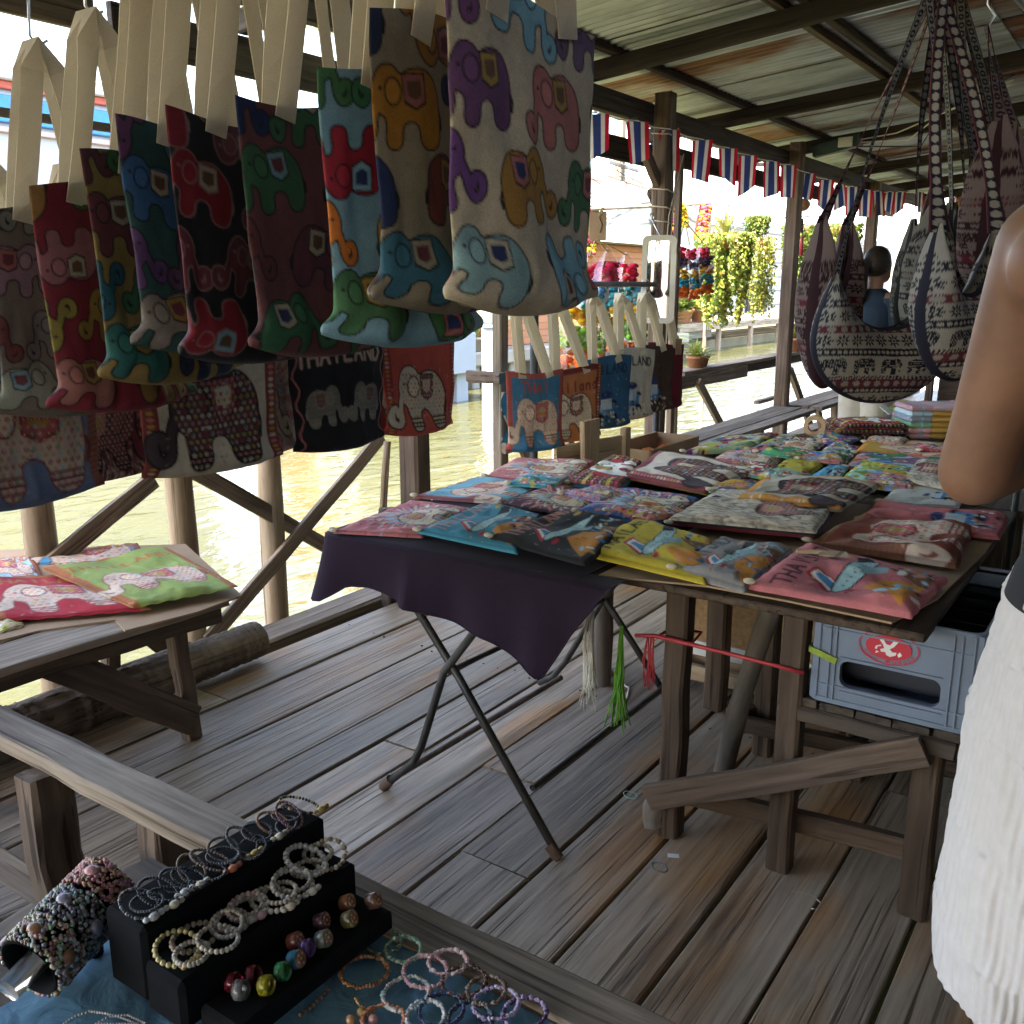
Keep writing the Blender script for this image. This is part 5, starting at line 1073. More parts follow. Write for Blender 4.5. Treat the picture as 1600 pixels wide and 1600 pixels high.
def flat_tote(label, q, z, kind, base, seed, text='THAILAND', tcol=(.4, .15, .05), wr=.008): return pouch(label, q, z, kind, base, seed, thick=.014, nu=80, nv=80, text=text, tcol=tcol, wr=wr, tab=False, name='tote_bag', cat='tote bag', rotn=3)
flat_tote('blue folded tote with orange border at the back of the side table', [(20, 882), (60, 862), (215, 848), (235, 880)], zt, 'floralele', (.05, .26, .45), 161)
flat_tote('pale blue tote with leafy border beside the railing pile', [(-60, 905), (-50, 878), (50, 868), (70, 905)], zt + .006, 'floralele', (.3, .52, .62), 162)
flat_tote('flowery white and yellow tote peeking out under the red one', [(-60, 1005), (-90, 930), (20, 935), (38, 978)], zt + .002, 'floral', (.55, .45, .3), 163, text=None)
flat_tote('red tote with a floral elephant lying on the side table', [(-10, 972), (-40, 905), (150, 895), (240, 952)], zt + .012, 'floralele', (.42, .03, .045), 164)
flat_tote('green tote with a floral pink elephant lying over the red one', [(205, 950), (66, 890), (262, 856), (374, 916)], zt + .026, 'floralele', (.26, .34, .1), 165, wr=.012)
# ================================================================ LOW BENCH, BOX, JEWELLERY
lb = thing('low_bench', 'low grey timber display bench with a raised front rail and square legs', 'bench', (.8, 1.3, 0))
beam((1.036, .38, .398), (1.036, 2.62, .398), .095, .045, W_GREY, 'front_rail', lb, jit=.004, segs=14)
beam((1.0, 1.98, .02), (1.0, 1.995, .376), .1, .085, W_POST, 'leg', lb, up=(0, 1, 0), jit=.004); beam((1.055, 1.62, .0), (1.055, 1.63, .376), .09, .075, W_POST, 'leg', lb, up=(0, 1, 0), jit=.004); beam((1.05, .5, 0), (1.05, .5, .376), .09, .08, W_POST, 'leg', lb, up=(0, 1, 0)); beam((.1, .5, 0), (.1, .5, .35), .09, .08, W_POST, 'leg', lb, up=(0, 1, 0)); beam((.15, 2.2, 0), (.15, 2.2, .35), .09, .08, W_POST, 'leg', lb, up=(0, 1, 0))
beam((.955, 1.3, .045), (.955, 2.5, .045), .13, .03, W_GREY, 'lower_plank', lb, jit=.003)
for k in range(6): beam((.06 + k * .155, .35, .391), (.06 + k * .155, 1.46, .391), .15, .028, W_BROWN, 'deck_board', lb, jit=.002)
bx = thing('wooden_box', 'rough wooden box with bark edged lid beside the bracelets', 'box', (.5, 1.65, 0))
beam((.30, 1.5, .15), (.745, 1.5, .15), .03, .28, W_PALE, 'side', bx); beam((.745, 1.5, .15), (.745, 2.0, .15), .03, .28, W_PALE, 'side', bx); beam((.30, 1.98, .15), (.745, 1.98, .15), .03, .28, W_PALE, 'side', bx)
for k in range(3): beam((.28, 1.56 + k * .16, .30), (.765, 1.555 + k * .16, .30), .155, .03, W_GREY, 'lid_board', bx, jit=.005)
m_, nt, bs = newmat('wrinkled blue cotton'); v = objcoord(nt, randoff=False); n = N(nt, 'ShaderNodeTexNoise', Scale=14, Detail=5, Distortion=1.2); nt.links.new(v, n.inputs['Vector'])
r_ = ramp(nt, [(.3, (.055, .15, .22)), (.7, (.11, .26, .36))]); nt.links.new(n.outputs[0], r_.inputs[0]); nt.links.new(r_.outputs[0], bs.inputs['Base Color']); bs.inputs['Roughness'].default_value = .8; bump(nt, bs, n.outputs[0], .6, .01)
xs = np.linspace(.12, .985, 70); ysv = np.linspace(.36, 1.30, 70); X, Y = np.meshgrid(xs, ysv); Z = .412 + .004 * vnoise(X * 9, Y * 5, 4, 3)
o = link('blue_cloth', grid_mesh('blue_cloth', np.stack([X, Y, Z], -1)), m_); tag(o, 'creased blue cotton cloth spread under the jewellery on the low bench', 'cloth')
VELVET = mat_plain('black velvet', (.005, .0055, .007), .9, .3, 40, .1, spec=.12)
rs = thing('riser_display', 'black velvet three step display stand with rounded ends for bracelets', 'display stand', (.83, 1.06, .4225))
TI = [((.666, 1.03), (1.107, 1.205), .55), ((.66, 1.012), (1.017, 1.105), .505), ((.682, 1.0), (.925, 1.015), .46)]
for (x0, x1), (y0, y1), zt in TI:
    m = MB(); m.bbox(((x0 + x1) / 2, (y0 + y1) / 2, (.4225 + zt) / 2), (x1 - x0, y1 - y0, zt - .4225), .008); m.build('step', VELVET, rs)
jr = random.Random(21)
def bead_ring(m, c, a, b, n, r, cols, rot=0, tiltx=0, gap=0.0, chip=0, z=0):
    R = Matrix.Rotation(rot, 3, 'Z') @ Matrix.Rotation(tiltx, 3, 'X')
    for k in range(n):
        q = 2 * math.pi * k / n
        if q < gap: continue
        p = Vector(c) + R @ V(a * math.cos(q), b * math.sin(q), z + (jr.uniform(0, .003) if chip else 0)); m.col(cols[k % len(cols)] if not chip else jr.choice(cols))
        if chip: m.sph(p, (r * jr.uniform(.7, 1.3), r * jr.uniform(.5, 1), r * jr.uniform(.5, .9)), 5, 3, Matrix.Rotation(jr.uniform(0, 3), 3, 'Z'))
        else: m.sph(p, r, 7, 5)
BLK = (.02, .02, .028); SHELL = (.6, .52, .4); BEI = (.42, .36, .27); GLD = (.4, .27, .08)
def wrist(label, c, cols, a=.03, b=.024, r=.0034, n=30, rot=0, charm=None, chip=0, cat='bracelet', group=None, tilt=.25):
    t = thing('bracelet', label, cat, c, group); m = MB(); bead_ring(m, Vector(c) + V(0, 0, r + .002 + b * abs(math.sin(tilt)) * .9), a, b, n, r, cols, rot, tilt, 0, chip); bd = m.build('beads', BEADS, t, vcol=True)
    if charm:
        m = MB(); m.col(charm); d = Matrix.Rotation(rot, 3, 'Z') @ V(0, -b - .004, 0); cc = Vector(c) + d + V(0, 0, .006)
        m.sph(cc, (.009, .007, .006), 8, 6); m.sph(cc + V(.013, .001, 0), (.006, .005, .005), 8, 5); m.sph(cc + V(-.012, .002, 0), (.005, .005, .004), 8, 5); m.build('charm', BEADS, bd, vcol=True)
    return t
z1, z2, z3 = .552, .507, .462
top = ['black bead bracelet with silver bells at the riser end', 'black bead bracelet with three cowrie shells', 'navy bead bracelet with a carved white buddha charm', 'brown cord bracelet with wooden beads and shell', 'braided brown bracelet with red and teal beads', 'dark grey double strand bead bracelet', 'black bead bracelet with brass charm', 'black bead bracelet with a star shell', 'copper twisted thread bracelet', 'purple chip bracelet on the top step', 'black chip bracelet with yellow stone at the far riser end']
tcol = [[BLK, BLK, (.2, .2, .22)], [BLK], [(.03, .035, .06)], [(.1, .065, .04), (.14, .09, .05)], [(.1, .07, .05), (.16, .11, .07)], [(.07, .07, .075)], [BLK, (.06, .06, .06)], [BLK], [(.3, .13, .07)], [(.12, .03, .08), (.2, .1, .1)], [BLK, BLK, GLD]]
for k in range(11):
    wrist(top[k], (.69 + k * .0325, 1.153 + jr.uniform(-.008, .008), z1), tcol[k], jr.uniform(.018, .026), jr.uniform(.028, .036), .0028, 38, jr.uniform(-.6, .6), [(.5, .5, .5), SHELL, (.62, .6, .55), SHELL, (.4, .12, .06), None, GLD, SHELL, None, None, GLD][k], tilt=.22)
mid = ['pale yellow bead bracelet with a gold angel charm', 'beige and rose bead bracelet on the middle step', 'clear and tan bead bracelet with silver heart', 'pink quartz bead bracelet on the middle step', 'ivory barrel bead bracelet on the middle step', 'off white bead bracelet with shell pieces', 'pearl grey bead bracelet near the step end', 'cream and bronze bead bracelet at the end of the middle step']
mcol = [[(.5, .42, .2)], [BEI, (.4, .26, .22)], [(.4, .36, .33), (.25, .2, .17)], [(.42, .25, .22), (.5, .4, .36)], [(.52, .48, .4)], [(.5, .47, .43), (.36, .33, .3)], [(.4, .4, .4), (.5, .48, .44)], [(.5, .45, .36), (.22, .14, .09)]]
for k in range(8): wrist(mid[k], (.69 + k * .042 + jr.uniform(-.008, .008), 1.06 + jr.uniform(-.016, .016), z2), mcol[k], jr.uniform(.025, .034), jr.uniform(.022, .034), jr.uniform(.0042, .0056), 22, jr.uniform(-.9, .9), [GLD, None, (.6, .6, .6), (.5, .3, .3), SHELL, SHELL, None, None][k], tilt=jr.uniform(-.1, .35))
for k in range(9):
    wrist('plain black bead bracelet lying among the others on the top step', (.695 + k * .037 + jr.uniform(-.01, .01), 1.14 + jr.uniform(-.012, .02), z1 + .003), [BLK, (.05, .05, .055)], jr.uniform(.016, .024), jr.uniform(.026, .034), .0026, 36, jr.uniform(-.9, .9), None, tilt=jr.uniform(-.15, .1), group='plain black bracelets on the top step')
for k in range(8):
    wrist('small beige stone bracelet mixed into the middle step', (.70 + k * .04 + jr.uniform(-.01, .01), 1.055 + jr.uniform(-.02, .02), z2 + .004), [BEI, (.5, .45, .38), (.33, .28, .24)], jr.uniform(.022, .03), jr.uniform(.02, .03), .0042, 24, jr.uniform(-1, 1), None, tilt=jr.uniform(-.1, .2), group='beige bracelets on the middle step')
# wooden and glass rings on the lowest step
RW = [('brown carved wood ring with rosette', (.16, .075, .05)), ('orange brown wood ring with rosette', (.26, .1, .05)), ('olive wood ring with rosette', (.15, .12, .05)), ('dark plum wood ring with rosette', (.11, .05, .07)), ('grey green ring with carved flower', (.16, .17, .13)), ('red brown wood ring with rosette', (.22, .06, .04)), ('tan wood ring with star flower', (.24, .15, .09))]
where = [' at the step end', ' in the back file', ' beside the violet bead', ' in the front file', ' near the glass rings', ' behind the blue glass', ' against the riser']
for k, (lab, c) in enumerate(RW):
    cx = .982 - k * .028; cy = .955 + (k % 2) * .032; t = thing('wood_ring', lab + where[k], 'ring', (cx, cy, z3)); R = Matrix.Rotation(1.1, 3, 'X') @ Matrix.Rotation(.3, 3, 'Y')
    m = MB(); m.col(c); m.lathe((cx, cy, z3 + .012), [(.0125, -.009), (.0135, -.007), (.0135, .007), (.0125, .009), (0, .0095)], 16, R); ba = m.build('barrel', BEADS, t, vcol=True)
    m = MB()
    for i in range(9): m.col((.5, .3, .16) if i % 2 else (.4, .12, .08)); q = i * .698; m.sph(Vector((cx, cy, z3 + .012)) + R @ V(.0075 * math.cos(q), .0075 * math.sin(q), .0098), (.0026, .0026, .0012), 6, 4, R)
    m.col((.55, .4, .12)); m.sph(Vector((cx, cy, z3 + .012)) + R @ V(0, 0, .0098), (.003, .003, .0015), 7, 4, R); m.build('rosette', BEADS, ba, vcol=True)
def mat_glass(nm, c):
    m, nt, bs = newmat(nm); bs.inputs['Base Color'].default_value = (*c, 1); bs.inputs['Transmission Weight'].default_value = .75; bs.inputs['Roughness'].default_value = .06; bs.inputs['IOR'].default_value = 1.45; return m
for k, (lab, c, x, y) in enumerate((q[0], q[1], q[2] + .03, q[3] + .072) for q in (('blue glass ring on the lowest step', (.05, .45, .75), .782, .884), ('emerald green glass ring on the lowest step', (.08, .55, .2), .755, .88), ('yellow glass ring at the near end of the lowest step', (.85, .7, .05), .722, .878), ('dark red glass ring behind the yellow one', (.45, .03, .06), .725, .91), ('violet dotted bead ring beside the blue glass', (.35, .15, .55), .81, .887), ('smoky clear glass ring near the step edge', (.4, .4, .4), .695, .9), ('ruby glass ring in the back corner of the step', (.4, .02, .05), .70, .922))):
    m = MB(); m.lathe((x, y, z3 + .0125), [(.011, -.009), (.0135, -.007), (.0145, 0), (.0135, .007), (.011, .009), (.0095, 0), (.011, -.009)], 18, Matrix.Rotation(1.25, 3, 'X') @ Matrix.Rotation(.4, 3, 'Y')); tag(m.build('glass_ring', mat_glass(lab[:12], c), None, local=(x, y, z3)), lab, 'ring')
# chip stone bracelets on the cloth
CHIPS = [('rose and white chip bracelet', (700, 1510), [(.6, .36, .36), (.7, .6, .58)], .03), ('smoky brown chip bracelet', (760, 1555), [(.16, .09, .06), (.3, .2, .14)], .03), ('purple black chip bracelet', (820, 1590), [(.1, .05, .12), (.3, .22, .34)], .032), ('white moonstone chip bracelet', (665, 1595), [(.5, .5, .5), (.6, .58, .55)], .03), ('coral chip bracelet', (600, 1600), [(.5, .18, .1), (.55, .3, .2)], .03), ('pink quartz chip bracelet', (665, 1525), [(.6, .32, .34), (.66, .42, .43)], .036), ('dark brown garnet chip bracelet', (725, 1540), [(.1, .035, .025), (.2, .08, .05), (.05, .02, .02)], .034), ('lilac amethyst chip bracelet', (775, 1575), [(.42, .32, .46), (.55, .46, .56), (.3, .2, .36)], .034), ('mixed pastel chip bracelet', (635, 1560), [(.6, .4, .42), (.35, .5, .48), (.5, .5, .42), (.4, .48, .5)], .036), ('pale green chip bracelet', (630, 1490), [(.22, .36, .26), (.32, .46, .36)], .03), ('amber carnelian chip bracelet', (570, 1525), [(.3, .12, .05), (.42, .2, .09), (.24, .1, .05)], .036), ('navy lapis chip bracelet', (690, 1585), [(.03, .04, .1), (.06, .08, .18)], .034), ('blue black chip bracelet', (735, 1600), [(.02, .03, .06), (.08, .1, .15)], .034), ('dull green jade chip bracelet', (600, 1478), [(.09, .13, .09), (.14, .18, .12)], .03)]
for lab, (px, py), cols, a in CHIPS:
    c = atz(px, py, .4165); wrist(lab + ' lying on the blue cloth', c, cols, a, a * .92, .0048, 46, jr.uniform(0, 3), None, 1, tilt=0)
def chain(label, pts, cols, r, name='necklace'):
    L = [Vector(p) for p in pts]; m = MB(); i = 0
    for a, b in zip(L[:-1], L[1:]):
        n = max(1, int((b - a).length / (r * 1.9)))
        for k in range(n): m.col(cols[i % len(cols)]); m.sph(a.lerp(b, k / n), r, 6, 4); i += 1
    return tag(m.build(name, BEADS, None, vcol=True, local=L[0]), label, 'necklace')
cl = lambda px, py: atz(px, py, .418)
chain('silver ball chain curled on the blue cloth beside the cuff bracelets', [cl(100, 1600), cl(118, 1588), cl(140, 1580), cl(165, 1583), cl(190, 1590), cl(215, 1600)] + [cl(150, 1600), cl(172, 1588), cl(200, 1586), cl(230, 1600)], [(.5, .46, .44)], .0022)
chain('fine gold chain with pink stone beads near the cloth front', [cl(555, 1560), cl(562, 1570), cl(578, 1580), cl(585, 1578), cl(570, 1590), cl(556, 1596)], [GLD, (.5, .36, .12), (.6, .28, .2)], .0026)
chain('string of small dark wooden beads in front of the riser', [cl(470, 1585), cl(490, 1570), cl(508, 1553), cl(520, 1540)], [(.14, .09, .07), (.24, .16, .13)], .004)
for k, (px, py, c) in enumerate(((565, 1586, (.55, .33, .12)), (548, 1597, (.5, .26, .12)), (583, 1597, (.6, .3, .27)))):
    m = MB(); q = cl(px, py); m.sph(q + V(0, 0, .004), .0075, 10, 7); m.col(c); m.c = [c] * len(m.v); tag(m.build('loose_bead', BEADS, None, vcol=True, local=q), ['amber round bead on the gold chain', 'honey coloured bead at the cloth edge', 'flat pink stone bead at the cloth edge'][k], 'bead')
# beaded cuffs on an acrylic bar
ab = thing('acrylic_bar', 'clear acrylic display bar holding the beaded cuffs', 'display bar', (.62, 1.26, .416))
c0 = V(.567, 1.258, .475); c1 = V(.79, 1.312, .522); ax = (c1 - c0).normalized(); Rq = ax.to_track_quat('Z', 'Y').to_matrix()
m = MB(); m.tube([c0 - ax * .03, c0 + ax * .175], .019, 16); m.build('bar', mat_glass('clear acrylic', (.9, .9, .9)), ab)
m = MB(); m.bbox(V(.625, 1.272, .437), (.02, .03, .045), .004, None); m.build('foot', VELVET, ab); m = MB(); m.bbox(V(.69, 1.288, .443), (.02, .03, .06), .004, None); m.build('foot', VELVET, ab)
CU = [('cream and bronze beaded cuff at the bar end', .035, [(.5, .45, .4), (.25, .12, .06), (.32, .3, .26), (.12, .07, .05), (.5, .5, .46)]), ('grey and lilac beaded cuff in the middle of the bar', .092, [(.09, .09, .1), (.22, .2, .26), (.3, .3, .3), (.05, .05, .055), (.2, .24, .2)]), ('rose stone beaded cuff nearest the riser', .15, [(.3, .13, .12), (.42, .2, .2), (.2, .1, .06), (.36, .2, .12), (.5, .22, .26)])]
for lab, s0, cols in CU:
    c = c0 + ax * s0; t = thing('beaded_cuff', lab, 'bracelet', c - V(0, 0, .05)); rad = .050
    m = MB(); m.lathe(c, [(rad, -.027), (rad + .004, -.012), (rad + .004, .012), (rad, .027), (rad - .004, .025), (rad - .004, -.025), (rad, -.027)], 28, Rq); m.build('band', VELVET, t)
    m = MB()
    for i in range(1000):
        q = jr.uniform(0, 6.283); h_ = jr.uniform(-.026, .026); rr = jr.choice((.0022, .0028, .0034, .0042)); m.col(vary(jr.choice(cols), jr, .3)); m.sph(c + Rq @ V((rad + .005) * math.cos(q), (rad + .005) * math.sin(q), h_), rr, 6, 4)
    for i in range(5):
        q = i * 1.257 + .4; m.col(cols[1]); Rm = Rq @ Matrix.Rotation(q, 3, 'Z') @ Matrix.Rotation(math.pi / 2, 3, 'Y'); m.sph(c + Rq @ V((rad + .006) * math.cos(q), (rad + .006) * math.sin(q), 0), (.011, .013, .006), 9, 6, Rm)
    m.build('beads', BEADS, t, vcol=True)
# ================================================================ SODA CRATE
CR = mat_plain('blue grey crate plastic', (.13, .17, .24), .45, .1, 12); CRW = mat_plain('crate red print', (.42, .02, .04), .5, .08, 20); CRWH = mat_plain('crate white print', (.62, .62, .63), .5, .06, 20)
cr = thing('soda_crate', 'blue grey plastic soda water crate with red lion emblem on the table shelf', 'crate', (2.4, .42, .486))
x0, x1, y0, y1, zb, zt_ = 2.135, 2.70, .245, .615, .487, .722
yc = (y0 + y1) / 2; hw = (y1 - y0) / 2
def cb_(name, c, d, b=.004, mat=CR): m = MB(); m.bbox(c, d, b); return m.build(name, mat, cr)
hy0, hy1, hz0, hz1 = yc - .105, yc + .115, zb + .047, zb + .112
m = MB(); xf = x0 + .004
# front wall with rounded hand hole: outline strips between hole outline and panel outline
def rrect(ya, yb, za, zb_, r, n=6):
    P = []
    for cy_, cz_, a0 in ((yb - r, zb_ - r, 0), (ya + r, zb_ - r, 90), (ya + r, za + r, 180), (yb - r, za + r, 270)):
        for i in range(n + 1): a = math.radians(a0 + 90 * i / n); P.append((cy_ + r * math.cos(a), cz_ + r * math.sin(a)))
    return P
inn = rrect(hy0, hy1, hz0, hz1, .02); outr = rrect(y0 + .005, y1 - .005, zb + .004, zt_ - .004, .004); n = len(inn)
for xx, sg in ((xf, 1), (xf + .006, -1)):
    vs_ = [(xx, p[0], p[1]) for p in inn] + [(xx, p[0], p[1]) for p in outr]
    m.add(vs_, [((i, (i + 1) % n, n + (i + 1) % n, n + i) if sg > 0 else (i, n + i, n + (i + 1) % n, (i + 1) % n)) for i in range(n)])
m.add([(xf, *p) for p in inn] + [(xf + .02, *p) for p in inn], [(i, i + n, (i + 1) % n + n, (i + 1) % n) for i in range(n)])
fw = m.build('front_wall', CR, cr)
cb_('side_wall', ((x0 + x1) / 2, y1 - .006, (zb + zt_) / 2), (x1 - x0 - .01, .008, zt_ - zb - .004)); cb_('side_wall', ((x0 + x1) / 2, y0 + .006, (zb + zt_) / 2), (x1 - x0 - .01, .008, zt_ - zb - .004)); cb_('rear_wall', (x1 - .006, yc, (zb + zt_) / 2), (.008, y1 - y0 - .02, zt_ - zb - .004)); cb_('base', ((x0 + x1) / 2, yc, zb + .008), (x1 - x0 - .02, y1 - y0 - .02, .012))
for z_, h_ in ((zt_ - .006, .014), (zb + .006, .012), (zb + .044, .005), (zt_ - .05, .004)):
    m = MB(); P = rrect(y0, y1, x0, x1, .03); Q = rrect(y0 + .01, y1 - .01, x0 + .01, x1 - .01, .024); k = len(P)
    vs_ = [(p[1], p[0], z_ - h_ / 2) for p in P] + [(p[1], p[0], z_ + h_ / 2) for p in P] + [(p[1], p[0], z_ + h_ / 2) for p in Q] + [(p[1], p[0], z_ - h_ / 2) for p in Q]
    m.add(vs_, [(a * k + i, a * k + (i + 1) % k, ((a + 1) % 4) * k + (i + 1) % k, ((a + 1) % 4) * k + i) for a in range(4) for i in range(k)]); m.build('rim', CR, cr)
for yy in (y0 + .02, y0 + .045, y0 + .062, y1 - .02, y1 - .045, y1 - .058): cb_('rib', (x0 + .004, yy, (zb + zt_) / 2), (.010, .004, zt_ - zb - .016), .001)
cb_('hand_hole_ledge', (x0 + .003, yc, hz0 - .012), (.008, .225, .004), .001); cb_('hand_hole_ledge', (x0 + .003, yc + .005, hz1 + .008), (.008, .225, .003), .001)
for k in range(5): cb_('inner_divider', (x0 + .1 + k * .1, yc, .6), (.004, y1 - y0 - .03, .16), .001, mat_plain('shaded divider', (.008, .01, .02), .6, .1) if k == 0 else bpy.data.materials['shaded divider'])  # near-black dividers, the shade inside the crate put into their colour
# emblem, printed upside down
ey, ez, ea, eb = yc + .012, zb + .166, .066, .041; xe = x0 + .0015
def disc(name, a, b, mat, off, nn=40, inner=None):
    m = MB(); P = [(xe - off, ey + a * math.cos(q), ez + b * math.sin(q)) for q in [2 * math.pi * i / nn for i in range(nn)]]
    if inner: Q = [(xe - off, ey + inner[0] * math.cos(q), ez + inner[1] * math.sin(q)) for q in [2 * math.pi * i / nn for i in range(nn)]]; m.add(P + Q, [(i, nn + i, nn + (i + 1) % nn, (i + 1) % nn) for i in range(nn)])
    else: m.add(P, [tuple(range(nn))])
    return m.build(name, mat, fw)
disc('emblem_disc', ea - .016, eb - .012, CRW, .0010); disc('emblem_ring', ea, eb, CRW, .0010, inner=(ea - .003, eb - .0025))
LION = [[(-.6, -.75), (-.35, -.2), (-.1, .1), (-.3, .35), (-.55, .3), (-.5, .6), (-.15, .85), (.1, .7), (.15, .45), (.45, .5), (.5, .25), (.25, .1), (.35, -.25), (.6, -.7), (.35, -.75), (.15, -.35), (-.1, -.3), (-.3, -.75)], [(-.75, .2), (-.6, .5), (-.7, .75), (-.9, .5)], [(.55, .55), (.8, .75), (.75, .45)], [(.5, -.2), (.8, 0), (.85, .3), (.72, .3), (.68, .05), (.45, -.08)]]
m = MB()
for pl in LION: m.add([(xe - .002, ey + a_ * .034, ez - b_ * .024) for a_, b_ in pl], [tuple(range(len(pl)))])
m.build('emblem_lion', CRWH, fw)
def letters(txt, a0, a1, ra, rb, size, mat):
    for i, ch in enumerate(txt):
        q = a0 + (a1 - a0) * (i + .5) / len(txt)
        if ch == ' ': continue
        cu = bpy.data.curves.new('letter', 'FONT'); cu.body = ch; cu.size = size; cu.align_x = 'CENTER'; cu.align_y = 'CENTER'
        ob = bpy.data.objects.new('tmp', cu); me = bpy.data.meshes.new_from_object(ob); bpy.data.objects.remove(ob)
        # printed upside down: letter tops point to the rim's lower side
        pos = V(xe - .0012, ey + ra * math.cos(q), ez + rb * math.sin(q)); out_ = V(0, math.cos(q), math.sin(q)); right = out_.cross(V(-1, 0, 0))
        M = Matrix((right, out_, V(-1, 0, 0))).transposed().to_4x4(); M.translation = pos
        link('letter', me, mat, fw, M)
letters('SODA', math.radians(-22), math.radians(-72), ea - .009, eb - .007, .0125, CRW); letters('WATER', math.radians(-100), math.radians(-162), ea - .009, eb - .007, .0125, CRW)
m = MB()
for sg in (1, -1): m.add([(xe - .0012, ey + sg * .0, ez - eb + .003), (xe - .0012, ey + .006, ez - eb + .009), (xe - .0012, ey, ez - eb + .012), (xe - .0012, ey - .006, ez - eb + .009)], [(0, 1, 2, 3)]); break
m.build('emblem_mark', CRW, fw)
m = MB(); m.ribbon([(x0 - .002, y1 - .062, zb + .108), (x0 - .004, y1 - .03, zb + .118), (x0 + .0, y1 + .003, zb + .125), (x0 + .05, y1 + .004, zb + .13)], (0, 0, 1), .016, .003); tag(m.build('green_strap', mat_plain('green woven strap', (.2, .27, .04), .8, .25, 40), None, local=(x0, y1, zb + .11)), 'olive green strap tied round the corner of the soda crate', 'strap')
# ================================================================ SLING BAGS
slr = thing('sling_rail', 'white overhead rail with a row of wire hooks beside the sling bags', 'rail', (3, .45, 2.3))
a = atz(1556, -20, 2.32); 
beam((1.9, .32, 2.33), (4.6, .32, 2.33), .035, .05, mat_plain('dull white rail', (.3, .29, .28), .6, .15, 5), 'rail', slr)
for k in range(14):
    x = 2.3 + k * .085; m = MB(); m.tube([(x, .32, 2.31), (x, .335, 2.27), (x + .02, .335, 2.245), (x + .035, .33, 2.27), (x + .03, .33, 2.285)], .0028, 5); m.build('hook', METAL, slr)
for x in (2.0, 4.5): tubepart([(x, .32, 2.35), (x, .32, rz(.32) + .06)], .008, METAL, 'hanger', slr, 6)
rodobj((2.2, .68, 2.36), (4.6, .5, 2.36), .014, 'dark rod over the back table carrying the sling bags')
for x, y in ((2.3, .672), (4.5, .508)): m = MB(); m.tube([(x, y, 2.36), (x, y, rz(y) + .06)], .006, 6); tag(m.build('rod_hanger', METAL, None, local=(x, y, 2.36)), 'wire holding the near end of the sling bag rod' if x < 3 else 'wire holding the far end of the sling bag rod', 'wire')
def band_color(x, z, pal, seed):
    """rows of woven motifs; x, z arrays in metres"""
    dk, lt, rd = [np.array(c) for c in pal]; C = np.zeros(x.shape + (3,)); C[:] = lt
    rows = [(-.30, -.235, 'eleD'), (-.235, -.225, 'zig'), (-.225, -.215, 'zig'), (-.215, -.195, 'dots'), (-.195, -.145, 'flow'), (-.145, -.13, 'dots'), (-.13, -.105, 'red'), (-.105, -.095, 'fine'), (-.095, -.04, 'eleL'), (-.04, -.02, 'dots'), (-.02, .02, 'flow'), (.02, .04, 'red'), (.04, .09, 'flow'), (.09, .11, 'dots'), (.11, .16, 'eleL'), (.16, .4, 'flow')]
    def pit(p): return np.mod(x + seed * .013, p) / p - .5
    for z0, z1, k in rows:
        mk = (z >= z0) & (z < z1); t = (z - z0) / (z1 - z0); w_ = z1 - z0
        if k == 'red': C[mk] = rd; u = pit(.026); C[mk & (np.hypot(u * .026, (t - .5) * w_) < .008)] = lt * .85
        elif k == 'dots': C[mk] = dk; u = pit(.0125); C[mk & (np.hypot(u * .0125, (t - .5) * w_) < .0046)] = lt
        elif k == 'zig': u = np.abs(pit(.012)) * 2; C[mk & (np.abs(u - t) < .3)] = dk
        elif k == 'fine': C[mk & (np.mod(x, .006) < .003)] = dk
        elif k == 'flow':
            u = pit(.036) * .036; v_ = (t - .5) * w_; r_ = np.hypot(u, v_); an = np.arctan2(v_, u); C[mk & (r_ < .0165 * (.72 + .28 * np.cos(8 * an)))] = dk; C[mk & (r_ < .006)] = lt; C[mk & (r_ < .003)] = dk
        else:
            fg, bg = (lt, dk) if k == 'eleD' else (dk, lt); C[mk] = bg; u = pit(.072) * .072; v_ = t
            body = (np.abs(u) < .021) & (v_ > .42) & (v_ < .86 - (u / .021) ** 2 * .12); legs = (np.abs(np.abs(u) - .013) < .006) & (v_ > .08) & (v_ < .5); head = np.hypot(u - .02, (v_ - .66) * w_) < .013; trunk = (np.abs(u - .030) < .004) & (v_ > .2) & (v_ < .66)
            mm = mk & (body | legs | head | trunk); C[mm] = fg; C[mm & (np.abs(np.sin(u * 900) * np.sin(v_ * 30)) < .12)] = bg
    return C
